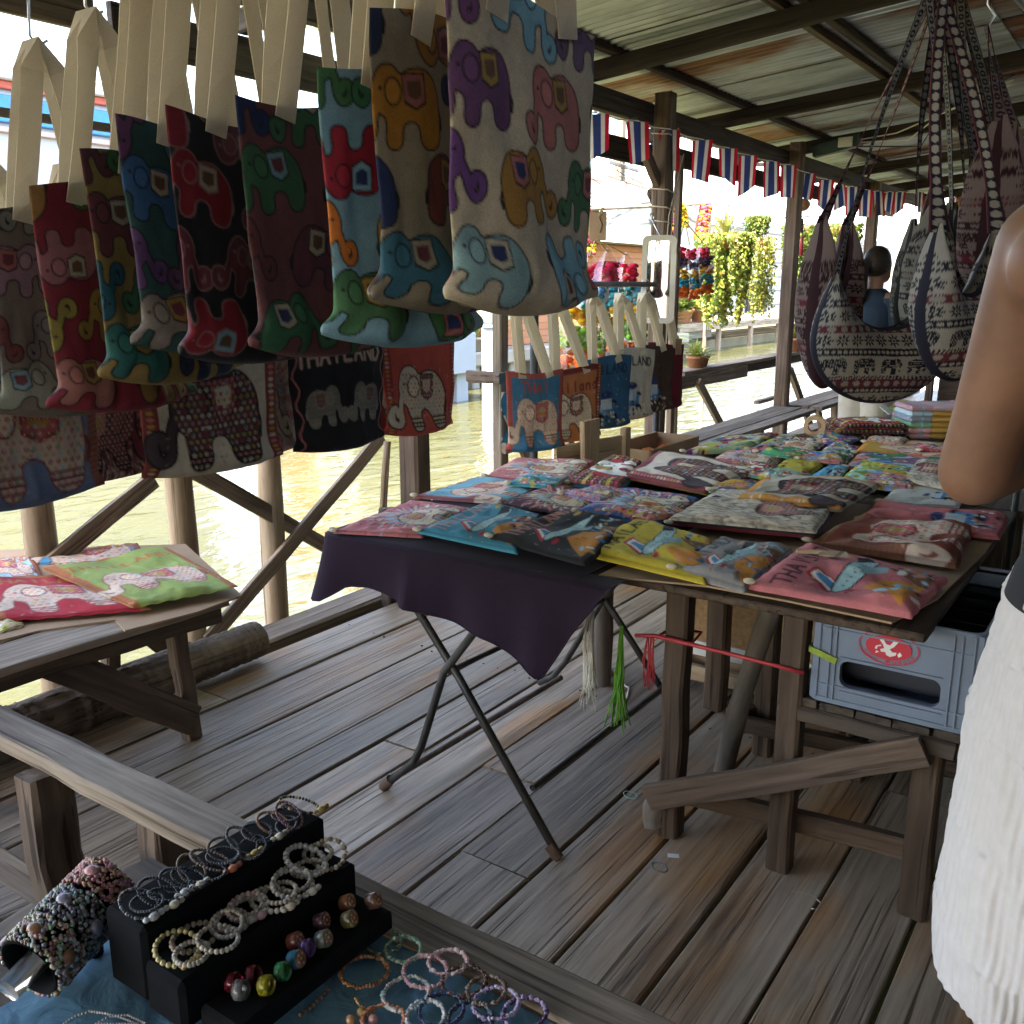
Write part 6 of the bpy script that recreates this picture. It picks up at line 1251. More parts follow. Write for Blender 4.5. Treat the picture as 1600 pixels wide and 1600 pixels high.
def sling(label, px, py, hwpx, drop, horn, apex, X, pal, seed, yaw=0, straps=1):
    o = atx(px, py, X); d = (o - V(0, 0, CH)).length; s_ = d / CF
    u0 = V(rx, ry, 0); f0 = V(fx, fy, 0); u = u0 * math.cos(yaw) + f0 * math.sin(yaw); n = -(f0 * math.cos(yaw) - u0 * math.sin(yaw))
    w_, h_, hz = hwpx * s_, drop * s_, horn * s_
    ns, nt_ = 170, 84; s = np.linspace(-1, 1, ns)[None, :]; t = np.linspace(0, 1, nt_)[:, None]
    th_ = math.radians(270) + s * math.radians(118)
    Ox = w_ * np.cos(th_) * (1 - .18 * np.abs(s) ** 6); Oz = h_ * np.sin(th_) + hz * np.abs(s) ** 7
    hx = w_ * math.cos(math.radians(28)) * .82; hzz = h_ * math.sin(math.radians(28)) + hz
    Ix = hx * s; Iz = .16 * h_ + (hzz - .16 * h_) * np.abs(s) ** 2.6
    x = Ix * (1 - t) + Ox * t; z = Iz * (1 - t) + Oz * t
    dep = (.075 * np.sin(math.pi * np.clip(t, 0, 1)) ** .7 * (1 - np.abs(s) ** 6) + .012 * (1 - t)) + .004
    wr = .007 * vnoise(x * 12, z * 12, seed, 3)
    C = band_color(x + 0 * t + .01 * vnoise(x * 6, z * 6, seed, 2), z + .012 * (x / w_) ** 2 + .008 * vnoise(x * 5, z * 5, seed + 3, 2), pal, seed)
    edge = (t > .955) | (t < .04); C[np.broadcast_to(edge, C.shape[:2])] = np.array(pal[0]) * 1.3
    P = np.concatenate([np.stack([x, dep + wr, z], -1), np.stack([x, -dep + wr, z], -1)[::-1]], 0); C2 = np.concatenate([C, C[::-1]], 0)
    P = P @ np.array([u, n, (0, 0, 1)]) + np.array(o)
    th = thing('sling_bag', label, 'sling bag', o - V(0, 0, h_)); link('bag_body', grid_mesh('bag_body', P, C2), CLOTH, th)
    ap = atx(*apex, X)
    for sd_ in (-1, 1):
        A = o + u * (sd_ * hx * .98) + V(0, 0, hzz - .01); nn = 240; m_n = 9
        L = (ap - A).length; q = np.linspace(-.02, 1, nn)[:, None]; c = np.linspace(-1, 1, m_n)[None, :]
        wd = np.interp(q, [-.02, .12, .2, 1], [.03, .02, .016, .014]); line = np.array(A)[None, None, :] * (1 - q[..., None]) + np.array(ap)[None, None, :] * q[..., None]
        line = line + np.array(u)[None, None, :] * (sd_ * .018 * np.sin(q * math.pi))[..., None]
        tw = .9 * np.sin(q * 2.2 + seed)
        side_ = np.array(u)[None, None, :] * np.cos(tw)[..., None] + np.array(n)[None, None, :] * np.sin(tw)[..., None]
        G = line + side_ * (c * wd)[..., None] * .8
        dk, lt, rd = [np.array(v_) for v_ in pal]; y_ = q * L; Cs = np.zeros((nn, m_n, 3)); Cs[:] = lt if (seed + sd_) % 2 else dk
        dot = (np.hypot(c * .014, np.mod(y_, .024) - .012) < .0095); Cs[dot] = dk if (seed + sd_) % 2 else lt; Cs[(np.hypot(c * .014, np.mod(y_, .024) - .012) < .004)] = lt; Cs[np.broadcast_to(np.abs(c) > .9, Cs.shape[:2])] = rd if seed % 2 else dk
        G2 = G + np.array(n) * .0025; me = grid_mesh('strap', np.concatenate([G, G2[:, ::-1]], 1), np.concatenate([Cs, Cs[:, ::-1]], 1), True); link('strap', me, CLOTH, th)
    m = MB(); m.tube([ap + V(0, 0, -.01), ap + n * .02 + V(0, 0, .02), ap + V(0, 0, .05), ap + V(0, 0, max(.06, 2.36 - ap.z))], .003, 6); m.build('hook', CHROME, th)
    return th
NB = ((.010, .010, .02), (.27, .255, .24), (.10, .022, .035)); MR = ((.022, .007, .011), (.15, .11, .11), (.09, .011, .022)); GB = ((.011, .011, .014), (.14, .135, .125), (.045, .012, .016))
sling('maroon and grey elephant sling bag with a lens shaped side', 1296, 480, 46, 118, 70, (1462, -6), 3.1, MR, 3, yaw=.7)
sling('navy and white elephant patterned sling bag hanging over the pouches', 1378, 528, 108, 94, 46, (1450, -10), 2.72, NB, 4, yaw=.12)
sling('dark grey elephant sling bag behind the navy one', 1458, 462, 60, 90, 60, (1470, -12), 3.3, GB, 5, yaw=.3)
sling('black and white flower sling bag beside the bare arm', 1500, 478, 66, 104, 60, (1474, -4), 2.55, NB, 7, yaw=.25)
sling('burgundy sling bag with ringed strap on the far hook', 1556, 330, 42, 120, 60, (1540, 40), 2.9, MR, 8, yaw=.9)
sling('dark wine sling bag hanging far behind the others', 1500, 420, 55, 90, 60, (1490, -10), 3.7, MR, 9, yaw=-.3)
sling('charcoal sling bag wedged between the navy and flower ones', 1462, 440, 40, 100, 60, (1466, -8), 3.0, GB, 10, yaw=.8)
sling('plum sling bag showing only its edge beside the charcoal one', 1480, 400, 40, 110, 50, (1480, -8), 3.4, MR, 11, yaw=-.9)
sling('black sling bag with pale piping above the burgundy one', 1535, 420, 44, 100, 60, (1500, -8), 3.2, GB, 12, yaw=.5)
# ================================================================ FLAG BUNTING
bn = thing('flag_bunting', 'string of small red white and blue striped flags under the eave', 'bunting', (8, 2.86, 2.3))
FP = [(933, 178), (996, 190), (1046, 203), (1098, 219), (1138, 232), (1169, 243), (1206, 252), (1233, 258), (1263, 271), (1292, 281), (1313, 288), (1332, 292), (1353, 297), (1372, 299), (1391, 300), (1406, 300), (1438, 300), (1466, 305), (1490, 308)]
cord = []; fr = random.Random(3)
for k, (px, py) in enumerate(FP):
    p = aty(px, py, 2.855); cord.append(p)
    W_, H_ = .14, fr.uniform(.21, .27); yaw = fr.choice((-.2, .2, .5, -.35, .1, -.1)) if k > 1 else (-.1, .1)[k]; lean = fr.uniform(-.07, .09)
    u = V(rx * math.cos(yaw) + fx * math.sin(yaw), ry * math.cos(yaw) + fy * math.sin(yaw), 0); n = V(u.y, -u.x, 0); nu, nv = 31, 12; P = np.zeros((nv, nu, 3)); C = np.zeros((nv, nu, 3))
    cols = [(.5, .015, .04), (.72, .68, .66), (.035, .055, .2), (.72, .68, .66), (.5, .015, .04)]
    for j in range(nv):
        t = j / (nv - 1)
        for i in range(nu):
            s = i / (nu - 1); q = p + u * ((s - .5) * W_ * (1 - .12 * t)) + n * (.022 * math.sin(s * 5 + k * 1.7) * t ** .7 + .03 * t * math.sin(k * 2.1)) + V(lean * t, 0, -H_ * t - .05 * t * (s - .5) * ((k % 5) - 2) * .8)
            P[j, i] = q; C[j, i] = cols[0 if s < 1 / 6 else 1 if s < 2 / 6 else 2 if s < 4 / 6 else 3 if s < 5 / 6 else 4]
    link('flag', grid_mesh('flag', P, C), mat_vcol('flag cloth', trans=.35, bstr=.05) if k == 0 else bpy.data.materials['flag cloth'], bn)
pts = [aty(880, 172, 2.855)]
for a, b in zip(cord[:-1], cord[1:]): pts += [a + V(0, 0, .005), a.lerp(b, .5) + V(0, 0, -.008)]
m = MB(); m.tube(pts + [cord[-1]], .004, 5); m.build('cord', WHITEP, bn)
# ================================================================ MIRROR, CHIME, LAMP BOX, CORDS
def upright_frame(c, u, name, par, w_, h_, t_, depth, mat, r=.03):
    n = V(u.y, -u.x, 0); P = rrect(-w_ / 2, w_ / 2, -h_ / 2, h_ / 2, r); Q = rrect(-w_ / 2 + t_, w_ / 2 - t_, -h_ / 2 + t_, h_ / 2 - t_, max(.004, r - t_ * .4)); k = len(P); vs_ = []
    for S, dd in ((P, 0), (P, depth), (Q, depth * .9), (Q, 0)): vs_ += [c + u * a + V(0, 0, b) + n * dd for a, b in S]
    m = MB(); m.add(vs_, [(a * k + i, a * k + (i + 1) % k, ((a + 1) % 4) * k + (i + 1) % k, ((a + 1) % 4) * k + i) for a in range(4) for i in range(k)]); return m.build(name, mat, par), Q, n
mc = aty(1029, 437, 2.66); u = V(rx * .97 - fx * .22, ry * .97 - fy * .22, 0).normalized()
mi = thing('wall_mirror', 'tall mirror with rounded cream plastic frame tied to the post', 'mirror', mc - V(0, 0, .27))
s_ = (mc - V(0, 0, CH)).length / CF; mw, mh = 50 * s_, 128 * s_
fo, Q, n = upright_frame(mc, u, 'frame', mi, mw, mh, .032, .03, mat_plain('aged cream plastic', (.55, .52, .46), .5, .1, 4), .035)
m_, nt, bs = newmat('mirror glass'); bs.inputs['Metallic'].default_value = 1; bs.inputs['Roughness'].default_value = .02; bs.inputs['Base Color'].default_value = (.8, .82, .82, 1)
m = MB(); m.add([mc + u * a + V(0, 0, b) + n * .012 for a, b in Q], [tuple(range(len(Q)))]); m.build('glass', m_, mi); m = MB(); m.add([mc + u * a + V(0, 0, b) + n * .002 for a, b in Q], [tuple(range(len(Q)))]); m.build('backing', CARD, mi)
m = MB(); tp = mc + V(0, 0, mh / 2); m.tube([tp, tp + V(0, .04, .06), tp + V(.0, .06, .1)], .005, 5); m.tube([tp + V(0, .06, .1) + V(.03 * math.cos(a), 0, .03 * math.sin(a)) for a in [i * .5 for i in range(13)]], .004, 5); m.build('hanging_wire', CHROME, mi)
# cords wrapped on the mirror post
cw = thing('tied_cords', 'pale cords and wires wrapped round the mirror post', 'cord', (5.95, 2.85, 1.8))
m = MB()
for z_ in (1.86, 1.95, 2.06, 2.4):
    m.tube([(5.885, 2.845, z_), (6.015, 2.845, z_ - .02), (6.015, 2.975, z_), (5.885, 2.975, z_ + .015)], .005, 5, closed=True)
m.tube([(6.0, 2.84, 2.45), (5.98, 2.838, 2.1), (5.93, 2.836, 1.6), (5.935, 2.836, 1.0)], .006, 5); m.tube([(6.1, 2.84, 2.3), (5.9, 2.835, 1.9), (5.86, 2.83, 1.6)], .004, 5)
m.build('cords', mat_plain('pale cord', (.5, .44, .37), .8, .1, 20), cw)
wc = thing('wind_chime', 'hanging coconut and wood wind chime with a red tassel', 'wind chime', aty(1253, 400, 3.2))
q = aty(1253, 320, 3.2); s_ = (q - V(0, 0, CH)).length / CF
m = MB(); m.sph(q, (12 * s_, 12 * s_, 9 * s_), 14, 8); m.build('coconut_shell', mat_plain('coconut', (.3, .15, .07), .5, .2, 12), wc)
q2 = aty(1252, 352, 3.2); m = MB(); m.bbox(q2, (8 * s_, 5 * s_, 19 * s_), .01); m.build('wood_tongue', W_BROWN, wc)
q3 = aty(1252, 390, 3.2); m = MB(); m.lathe(q3, [(.0, 20 * s_), (2 * s_, 18 * s_), (2.4 * s_, 12 * s_), (3.4 * s_, -8 * s_), (0, -8 * s_)], 10); m.build('tassel', STR_R, wc)
m = MB(); m.tube([(q.x, 3.2, 2.5), q, q2, q3 + V(0, 0, 18 * s_)], .004, 5); m.build('string', METAL, wc)
lm = thing('lamp_ballast', 'dark green fluorescent lamp housing fixed under a rafter with loose wires', 'lamp', (8.75, 2.3, 2.6))
a = atx(1272, 236, 8.7); b = atx(1345, 218, 8.7); beam(a, b, .1, .11, mat_plain('dark green enamel', (.02, .05, .035), .4, .2, 6), 'housing', lm); c = a.lerp(b, .72) + V(-.06, 0, .0); m = MB(); m.bbox(c, (.02, .12, .08), .003); m.build('label_plate', WHITEP, [q_ for q_ in lm.children if q_.name.startswith('housing')][0])
for k in range(3): m = MB(); m.tube([b.lerp(a, .3 * k), b + V(-.05, -.3 - .1 * k, .02 - .06 * k), b + V(-.4, -.7, .08), b + V(-1.2, -1.3, .1 + .03 * k)], .006, 5); m.build('wire', WHITEP if k < 2 else METAL, lm)
# eave cords dangling, cardboard sign
sg = thing('cardboard_sign', 'brown cardboard tag clipped with a peg hanging on a wire from the eave', 'sign', aty(934, 375, 3.3))
c = aty(934, 353, 3.3); s_ = (c - V(0, 0, CH)).length / CF; u = V(rx, ry, 0); R = Matrix((u, V(fx, fy, 0), V(0, 0, 1))).transposed()
m = MB(); m.bbox(c, (26 * s_, .006, 42 * s_), .002, R); m.build('card', CARD, sg); m = MB(); m.bbox(c + u * .02 + V(0, 0, 20 * s_), (4 * s_, .02, 14 * s_), .002, R @ Matrix.Rotation(.5, 3, 'Y')); m.build('peg', W_PALE, sg)
m = MB(); m.tube([c + u * .01 - V(fx, fy, 0) * .006 + V(0, 0, 12 * s_), c + u * .03 - V(fx, fy, 0) * .006 + V(0, 0, 2 * s_), c + u * .015 - V(fx, fy, 0) * .006 + V(0, 0, -10 * s_)], .003, 4); m.build('pen_mark', METAL, sg)
q = aty(922, 330, 3.3); m = MB(); m.tube([(q.x, 3.3, 2.6), q, c + V(0, 0, 20 * s_)], .004, 5); m.build('wire', METAL, sg)
# ================================================================ FISH-FOOD PUFF BAGS, GARLANDS
m_, nt, bs = newmat('clear plastic wrap'); tb = N(nt, 'ShaderNodeBsdfTransparent'); gb = N(nt, 'ShaderNodeBsdfGlossy'); gb.inputs['Roughness'].default_value = .15; mx = N(nt, 'ShaderNodeMixShader'); mx.inputs[0].default_value = .1
nt.links.new(tb.outputs[0], mx.inputs[1]); nt.links.new(gb.outputs[0], mx.inputs[2]); nt.links.new(mx.outputs[0], nt.nodes['Material Output'].inputs[0]); WRAPC = m_
PUFF = mat_vcol('coloured puffs', rough=.7, weave=60, bstr=.1, trans=.4)
LAY = dict(red=(.75, .03, .1), teal=(.03, .42, .5), yellow=(.85, .55, .02), green=(.25, .55, .06), orange=(.85, .2, .02), purple=(.1, .06, .13))
def puff_bag(label, px, py0, py1, hw, layers, Y, hang, seed):
    a = aty(px, py0, Y); b = aty(px, py1, Y); s_ = (a - V(0, 0, CH)).length / CF; R = hw * s_; L = a.z - b.z; r = random.Random(seed)
    t = thing('puff_bag', label, 'bag', b)
    for k, nm in enumerate(layers):
        m = MB(); m.col(LAY[nm]); z1 = a.z - L * k / len(layers); z0 = a.z - L * (k + 1) / len(layers); n = 34
        for i in range(n):
            q = r.uniform(0, 6.283); f = (k + .5) / len(layers); rad = R * (.62 + .45 * f) * (.75 if k == 0 else 1) * math.sqrt(r.uniform(.35, 1)); m.col(vary(LAY[nm], r, .3)); m.sph((a.x + rad * math.cos(q), Y + rad * math.sin(q), r.uniform(z0, z1)), (R * .3, R * .2, R * .17), 6, 4, Matrix.Rotation(r.uniform(0, 3), 3, 'Z') @ Matrix.Rotation(r.uniform(-.8, .8), 3, 'X'))
        m.build(nm + '_puffs', PUFF, t, vcol=True)
    m = MB(); m.lathe((a.x, Y, b.z), [(R * 1.12, -.01), (R * 1.22, L * .1), (R * 1.05, L * .6), (R * .8, L * .92), (R * .35, L * 1.06), (.01, L * 1.14)], 16); m.build('clear_wrap', WRAPC, t)
    h_ = aty(*hang, Y); m = MB(); m.tube([(a.x, Y, a.z + L * .1), h_], .005, 5); m.build('string', mat_plain('yellow cord', (.5, .42, .2), .7) if 'yellow cord' not in bpy.data.materials else bpy.data.materials['yellow cord'], t)
five = ['red', 'teal', 'yellow', 'green', 'orange']; p5 = ['red', 'purple', 'yellow', 'teal', 'orange']
for k, (px, py0, py1, hw, Y, lab) in enumerate(((896, 418, 575, 26, 3.35, 'clear bag of coloured puffs at the near end behind the rack'), (921, 416, 572, 26, 3.45, 'clear bag of coloured puffs second along behind the rack'), (950, 412, 585, 30, 3.3, 'widest clear bag of coloured puffs behind the rack'), (979, 414, 560, 26, 3.5, 'clear bag of coloured puffs next to the rack upright'))): puff_bag(lab, px, py0, py1, hw, five, Y, (928 + k * 2, 375), 40 + k)
for k, (px, py0, py1, hw, Y, lab) in enumerate(((1060, 388, 464, 17, 3.38, 'small bag of rainbow puffs against the slim prop post'), (1077, 390, 466, 17, 3.45, 'small bag of rainbow puffs in the middle of its bunch'), (1099, 388, 458, 17, 3.42, 'small bag of rainbow puffs nearest the hanging vine'))): puff_bag(lab, px, py0, py1, hw, p5, Y, (1070, 345), 50 + k)
gh_ = thing('garland_pole', 'bamboo pole across the water holding flower garlands', 'pole', (9, 5.2, 2)); pa = aty(870, 330, 5.2); pb = aty(1110, 318, 5.2); pole(pa, pb, .02, .018, W_PILE, 'bamboo', gh_, n=8)
for p_ in (pa, pb): pole((p_.x, 5.2, -1.4), (p_.x, 5.2, p_.z + .1), .03, .025, W_PILE, 'stake', gh_, n=8)
GAR = [((893, 338), (884, 395), 'pink', 'pink paper flower garland next to the cream tote'), ((913, 336), (910, 350), 'lemon', 'pale yellow flower garland looped on the bamboo pole'), ((925, 336), (918, 400), 'yellow', 'yellow and magenta flower garland behind the cardboard tag'), ((1050, 325), (1048, 372), 'magenta', 'magenta flower garland beside the mirror post'), ((1062, 322), (1066, 352), 'yellow2', 'yellow flower garland beside the magenta one'), ((1103, 322), (1094, 368), 'orange', 'orange and pink flower garland above the vine')]
GC = dict(pink=[(.65, .06, .2), (.7, .12, .28)], lemon=[(.7, .62, .12)], yellow=[(.72, .5, .03), (.72, .5, .03), (.65, .05, .2)], magenta=[(.62, .02, .18), (.7, .4, .03)], yellow2=[(.72, .5, .04)], orange=[(.72, .22, .03), (.65, .08, .15)])
gr = random.Random(8)
for a, b, kc, lab in GAR:
    A = aty(*a, 5.15); B = aty(*b, 5.15); t = thing('flower_garland', lab, 'garland', B); m = MB()
    for i in range(46):
        q = i / 45; c = A.lerp(B, q); m.col(vary(gr.choice(GC[kc]), gr, .2))
        for j in range(3): e = gr.uniform(0, 6.28); m.sph(c + V(.06 * math.cos(e), .06 * math.sin(e), gr.uniform(-.02, .02)), (.035, .035, .02), 6, 4, Matrix.Rotation(e, 3, 'Z') @ Matrix.Rotation(.7, 3, 'Y'))
    m.build('flowers', PUFF, t, vcol=True)
# ================================================================ HANGING VINES, LEDGE POTS
def vine(label, px, py0, py1, hwpx, X, cols, seed, n=3400, tuft=True, leaf=.03, thin=False):
    r = random.Random(seed); a = atx(px, py0, X); b = atx(px, py1, X); s_ = (a - V(0, 0, CH)).length / CF; R = hwpx * s_; L = a.z - b.z
    t = thing('hanging_vine', label, 'hanging plant', b); m = MB(); strands = []
    for k in range(60 if not thin else 22):
        q = r.uniform(0, 6.28); rr = R * math.sqrt(r.uniform(0, 1)); strands.append((rr * math.cos(q), rr * math.sin(q), r.uniform(.45, 1.0) * L, r.uniform(-.06, .06)))
    for k in range(n):
        sx, sy, sl, sw = r.choice(strands); q = r.uniform(0, 1); z_ = a.z - q * sl; k_ = 1.0 - .35 * q ** 2 if not thin else 1; p = V(a.x + sx * k_ * (1.15 - .3 * (q < .08)) + sw * q + r.gauss(0, .02), a.y + sy * k_ + sw * q + r.gauss(0, .02), z_)
        u = V(r.gauss(0, 1), r.gauss(0, 1), r.gauss(0, 1) - .6).normalized(); w_ = u.cross(V(r.gauss(0, 1), r.gauss(0, 1), r.gauss(0, 1))).normalized(); l = leaf * r.uniform(.6, 1.35)
        m.col(vary(r.choice(cols), r, .25)); m.add([p - u * l * .5, p + w_ * l * .38 - u * l * .1, p + u * l * .55, p - w_ * l * .38 - u * l * .1], [(0, 1, 2, 3)])
    m.build('foliage', LEAF, t, vcol=True); m = MB()
    for sx, sy, sl, sw in strands[:40]: m.tube([(a.x + sx * .6, a.y + sy * .6, a.z), (a.x + sx, a.y + sy, a.z - sl * .4), (a.x + sx * .7 + sw, a.y + sy * .7 + sw, a.z - sl * 1.02)], .0025, 4)
    m.build('stems', mat_plain('green stem', (.2, .24, .07), .7) if 'green stem' not in bpy.data.materials else bpy.data.materials['green stem'], t)
    if tuft:
        m = MB(); leafy(m, (a.x, a.y, a.z - .05), 34, .5, .022, .8, YG, .5, r); m.build('top_tuft', LEAF, t, vcol=True)
    m = MB(); m.lathe((a.x, a.y, a.z - .16), [(0, 0), (R * .35, 0), (R * .5, .15), (R * .44, .15), (0, .12)], 12); m.build('pot', TERRA, t); m = MB()
    for q in (0, 2.1, 4.2): m.tube([(a.x + R * .48 * math.cos(q), a.y + R * .48 * math.sin(q), a.z - .02), (a.x, a.y, a.z + .35)], .004, 4)
    m.tube([(a.x, a.y, a.z + .35), (a.x, a.y, max(a.z + .4, 2.62))], .004, 4); m.build('hanger', METAL, t)
    return t
vine('large yellow green vine cascading between the prop post and the square post', 1134, 365, 515, 44, 10.2, YG + GR[:2], 1, 7500, True, .045)
vine('small mossy fern ball with thin roots hanging beside the large vine', 1184, 338, 372, 19, 10.6, GR, 2, 2200, False, .03)
vine('thin yellow trailing strands hanging close to the square post', 1192, 370, 505, 17, 11.2, YG, 3, 2200, False, .036, thin=True)
vine('dark leafy vine hanging just past the square post', 1254, 352, 490, 27, 12.2, GR + YG[2:3], 4, 4600, False, .042)
vine('bushy yellow green vine hanging behind the sling bag straps', 1308, 352, 505, 36, 13.4, YG + GR, 5, 6000, False, .046)
vr = thing('vine_rail', 'bamboo outrigger rail along the eave from which the vines hang', 'rail', (11.5, 4.1, 2.62)); pole((9.2, 4.25, 2.64), (15.0, 3.95, 2.64), .02, .018, W_PILE, 'bamboo', vr, n=8)
for x in (9.4, 12.2, 14.8): pole((x, 3.5, 2.60), (x, 4.3, 2.63), .018, .016, W_PILE, 'outrigger', vr, n=8)
q = aty(1092, 576, 3.42)
pot_plant('potted_plant', 'spiky yellow green plant in a terracotta pot on the ledge by the stake', (q.x - .06, 3.42, .755), .085, .1, YG, 70, .26, .012, up=.3); pot_plant('potted_plant', 'small terracotta pot tucked behind the spiky plant on the ledge', (q.x + .12, 3.45, .755), .07, .09, YG, 30, .18, .012, up=.3)
q = aty(1237, 557, 3.42); pot_plant('potted_plant', 'bushy yellow green plant in a terracotta pot beyond the square post', (q.x, 3.42, .755), .12, .15, YG, 80, .3, .018, up=.4)
# ================================================================ FAR STALL AT THE END OF THE DECK
fs = thing('far_stall', 'brown plank market stall at the far end of the deck', 'stall', (13, 1, 0))
for k in range(12): beam((13.2, -2.4 + k * .41, 0), (13.2, -2.4 + k * .41, 2.05), .4, .03, W_POST, 'wall_plank', fs, up=(1, 0, 0), jit=.003)
beam((12.7, -2.5, .85), (12.7, 2.3, .85), .6, .05, W_POST, 'counter', fs); beam((12.45, -2.5, .42), (12.45, 2.3, .42), .03, .82, W_BROWN, 'counter_front', fs); beam((12.6, -2.5, 2.1), (12.6, 2.5, 2.1), 1.2, .05, W_DARK, 'canopy', fs)
for y in (-2.3, 2.35): beam((12.2, y, 0), (12.2, y, 2.1), .08, .08, W_POST, 'post', fs, up=(0, 1, 0))
ur = thing('lidded_basket', 'woven basket with a dark lid standing on the far stall canopy', 'basket', (12.4, 2.0, 2.13)); m = MB(); m.lathe((12.4, 1.95, 2.13), [(0, 0), (.28, 0), (.36, .2), (.34, .32), (0, .32)], 16); m.build('bowl', W_PALE, ur); m = MB(); m.lathe((12.4, 1.95, 2.45), [(.38, 0), (.34, .07), (.1, .15), (0, .16)], 16); m.build('lid', W_DARK, ur)
# small litter on the floor
for k, (px, py, lab) in enumerate(((985, 1242, 'pale green rubber band lying on the planks near the table leg'), (1030, 1355, 'grey rubber band lying on the planks below the paper scrap'))):
    c = atz(px, py, .003); m = MB(); m.tube([c + V(.018 * math.cos(a), .022 * math.sin(a) * (1 + .2 * math.sin(2 * a)), 0) for a in [i * .3142 for i in range(20)]], .0016, 5, closed=True); tag(m.build('rubber_band', mat_plain('rubber %d' % k, (.2, .32, .26) if k == 0 else (.12, .14, .15), .6), None, local=c), lab, 'rubber band')
c = atz(1052, 1337, .002); m = MB(); m.bbox(c, (.018, .03, .001), .0003, Matrix.Rotation(.5, 3, 'Z')); tag(m.build('paper_scrap', WHITEP, None, local=c), 'white torn paper scrap on the planks beside the table leg', 'paper scrap')
c = atz(1262, 1405, .002); m = MB(); m.tube([atz(x, y, .002) for x, y in ((1236, 1393), (1258, 1396), (1274, 1402), (1283, 1412), (1275, 1421), (1265, 1419))], .0012, 4); tag(m.build('loose_thread', STR_W, None, local=c), 'pale loose thread curled on the planks under the wooden table', 'thread')
c = atz(985, 1105, .002); m = MB(); m.tube([atz(x, y, .003) for x, y in ((962, 1052), (972, 1068), (983, 1075), (980, 1090), (968, 1105))], .004, 5); tag(m.build('string_scrap', STR_W, None, local=c), 'frayed white string end on the planks under the raffia', 'string')
# ================================================================ PEOPLE
SKIN = mat_plain('skin', (.225, .115, .076), .5, .2, 11, .06); SKIN.node_tree.nodes['Principled BSDF'].inputs['Subsurface Weight'].default_value = .15; SKIN.node_tree.nodes['Principled BSDF'].inputs['Subsurface Radius'].default_value = (.02, .008, .004)
HAIR = mat_wood('dark brown hair', (.008, .006, .005), (.018, .012, .009), (.05, .032, .022), rough=.4, grain=60, var=0, bstr=.6)
def capsule(m, pts, rr, n=16):
    pts = [Vector(p) for p in pts]
    m.tube(pts, rr, n)
    for p, r in zip(pts, rr): m.sph(p, r, n, 10)
def fuse(m, name, voxel, smooth, mat, parent):
    me0 = m.mesh(name); ob = bpy.data.objects.new('tmp', me0); COL.objects.link(ob)
    md = ob.modifiers.new('r', 'REMESH'); md.mode = 'VOXEL'; md.voxel_size = voxel; md.use_smooth_shade = True
    ms = ob.modifiers.new('s', 'SMOOTH'); ms.factor = .5; ms.iterations = smooth
    dg = bpy.context.evaluated_depsgraph_get(); me = bpy.data.meshes.new_from_object(ob.evaluated_get(dg)); bpy.data.objects.remove(ob); me.name = name; me.materials.clear()
    return link(name, me, mat, parent)
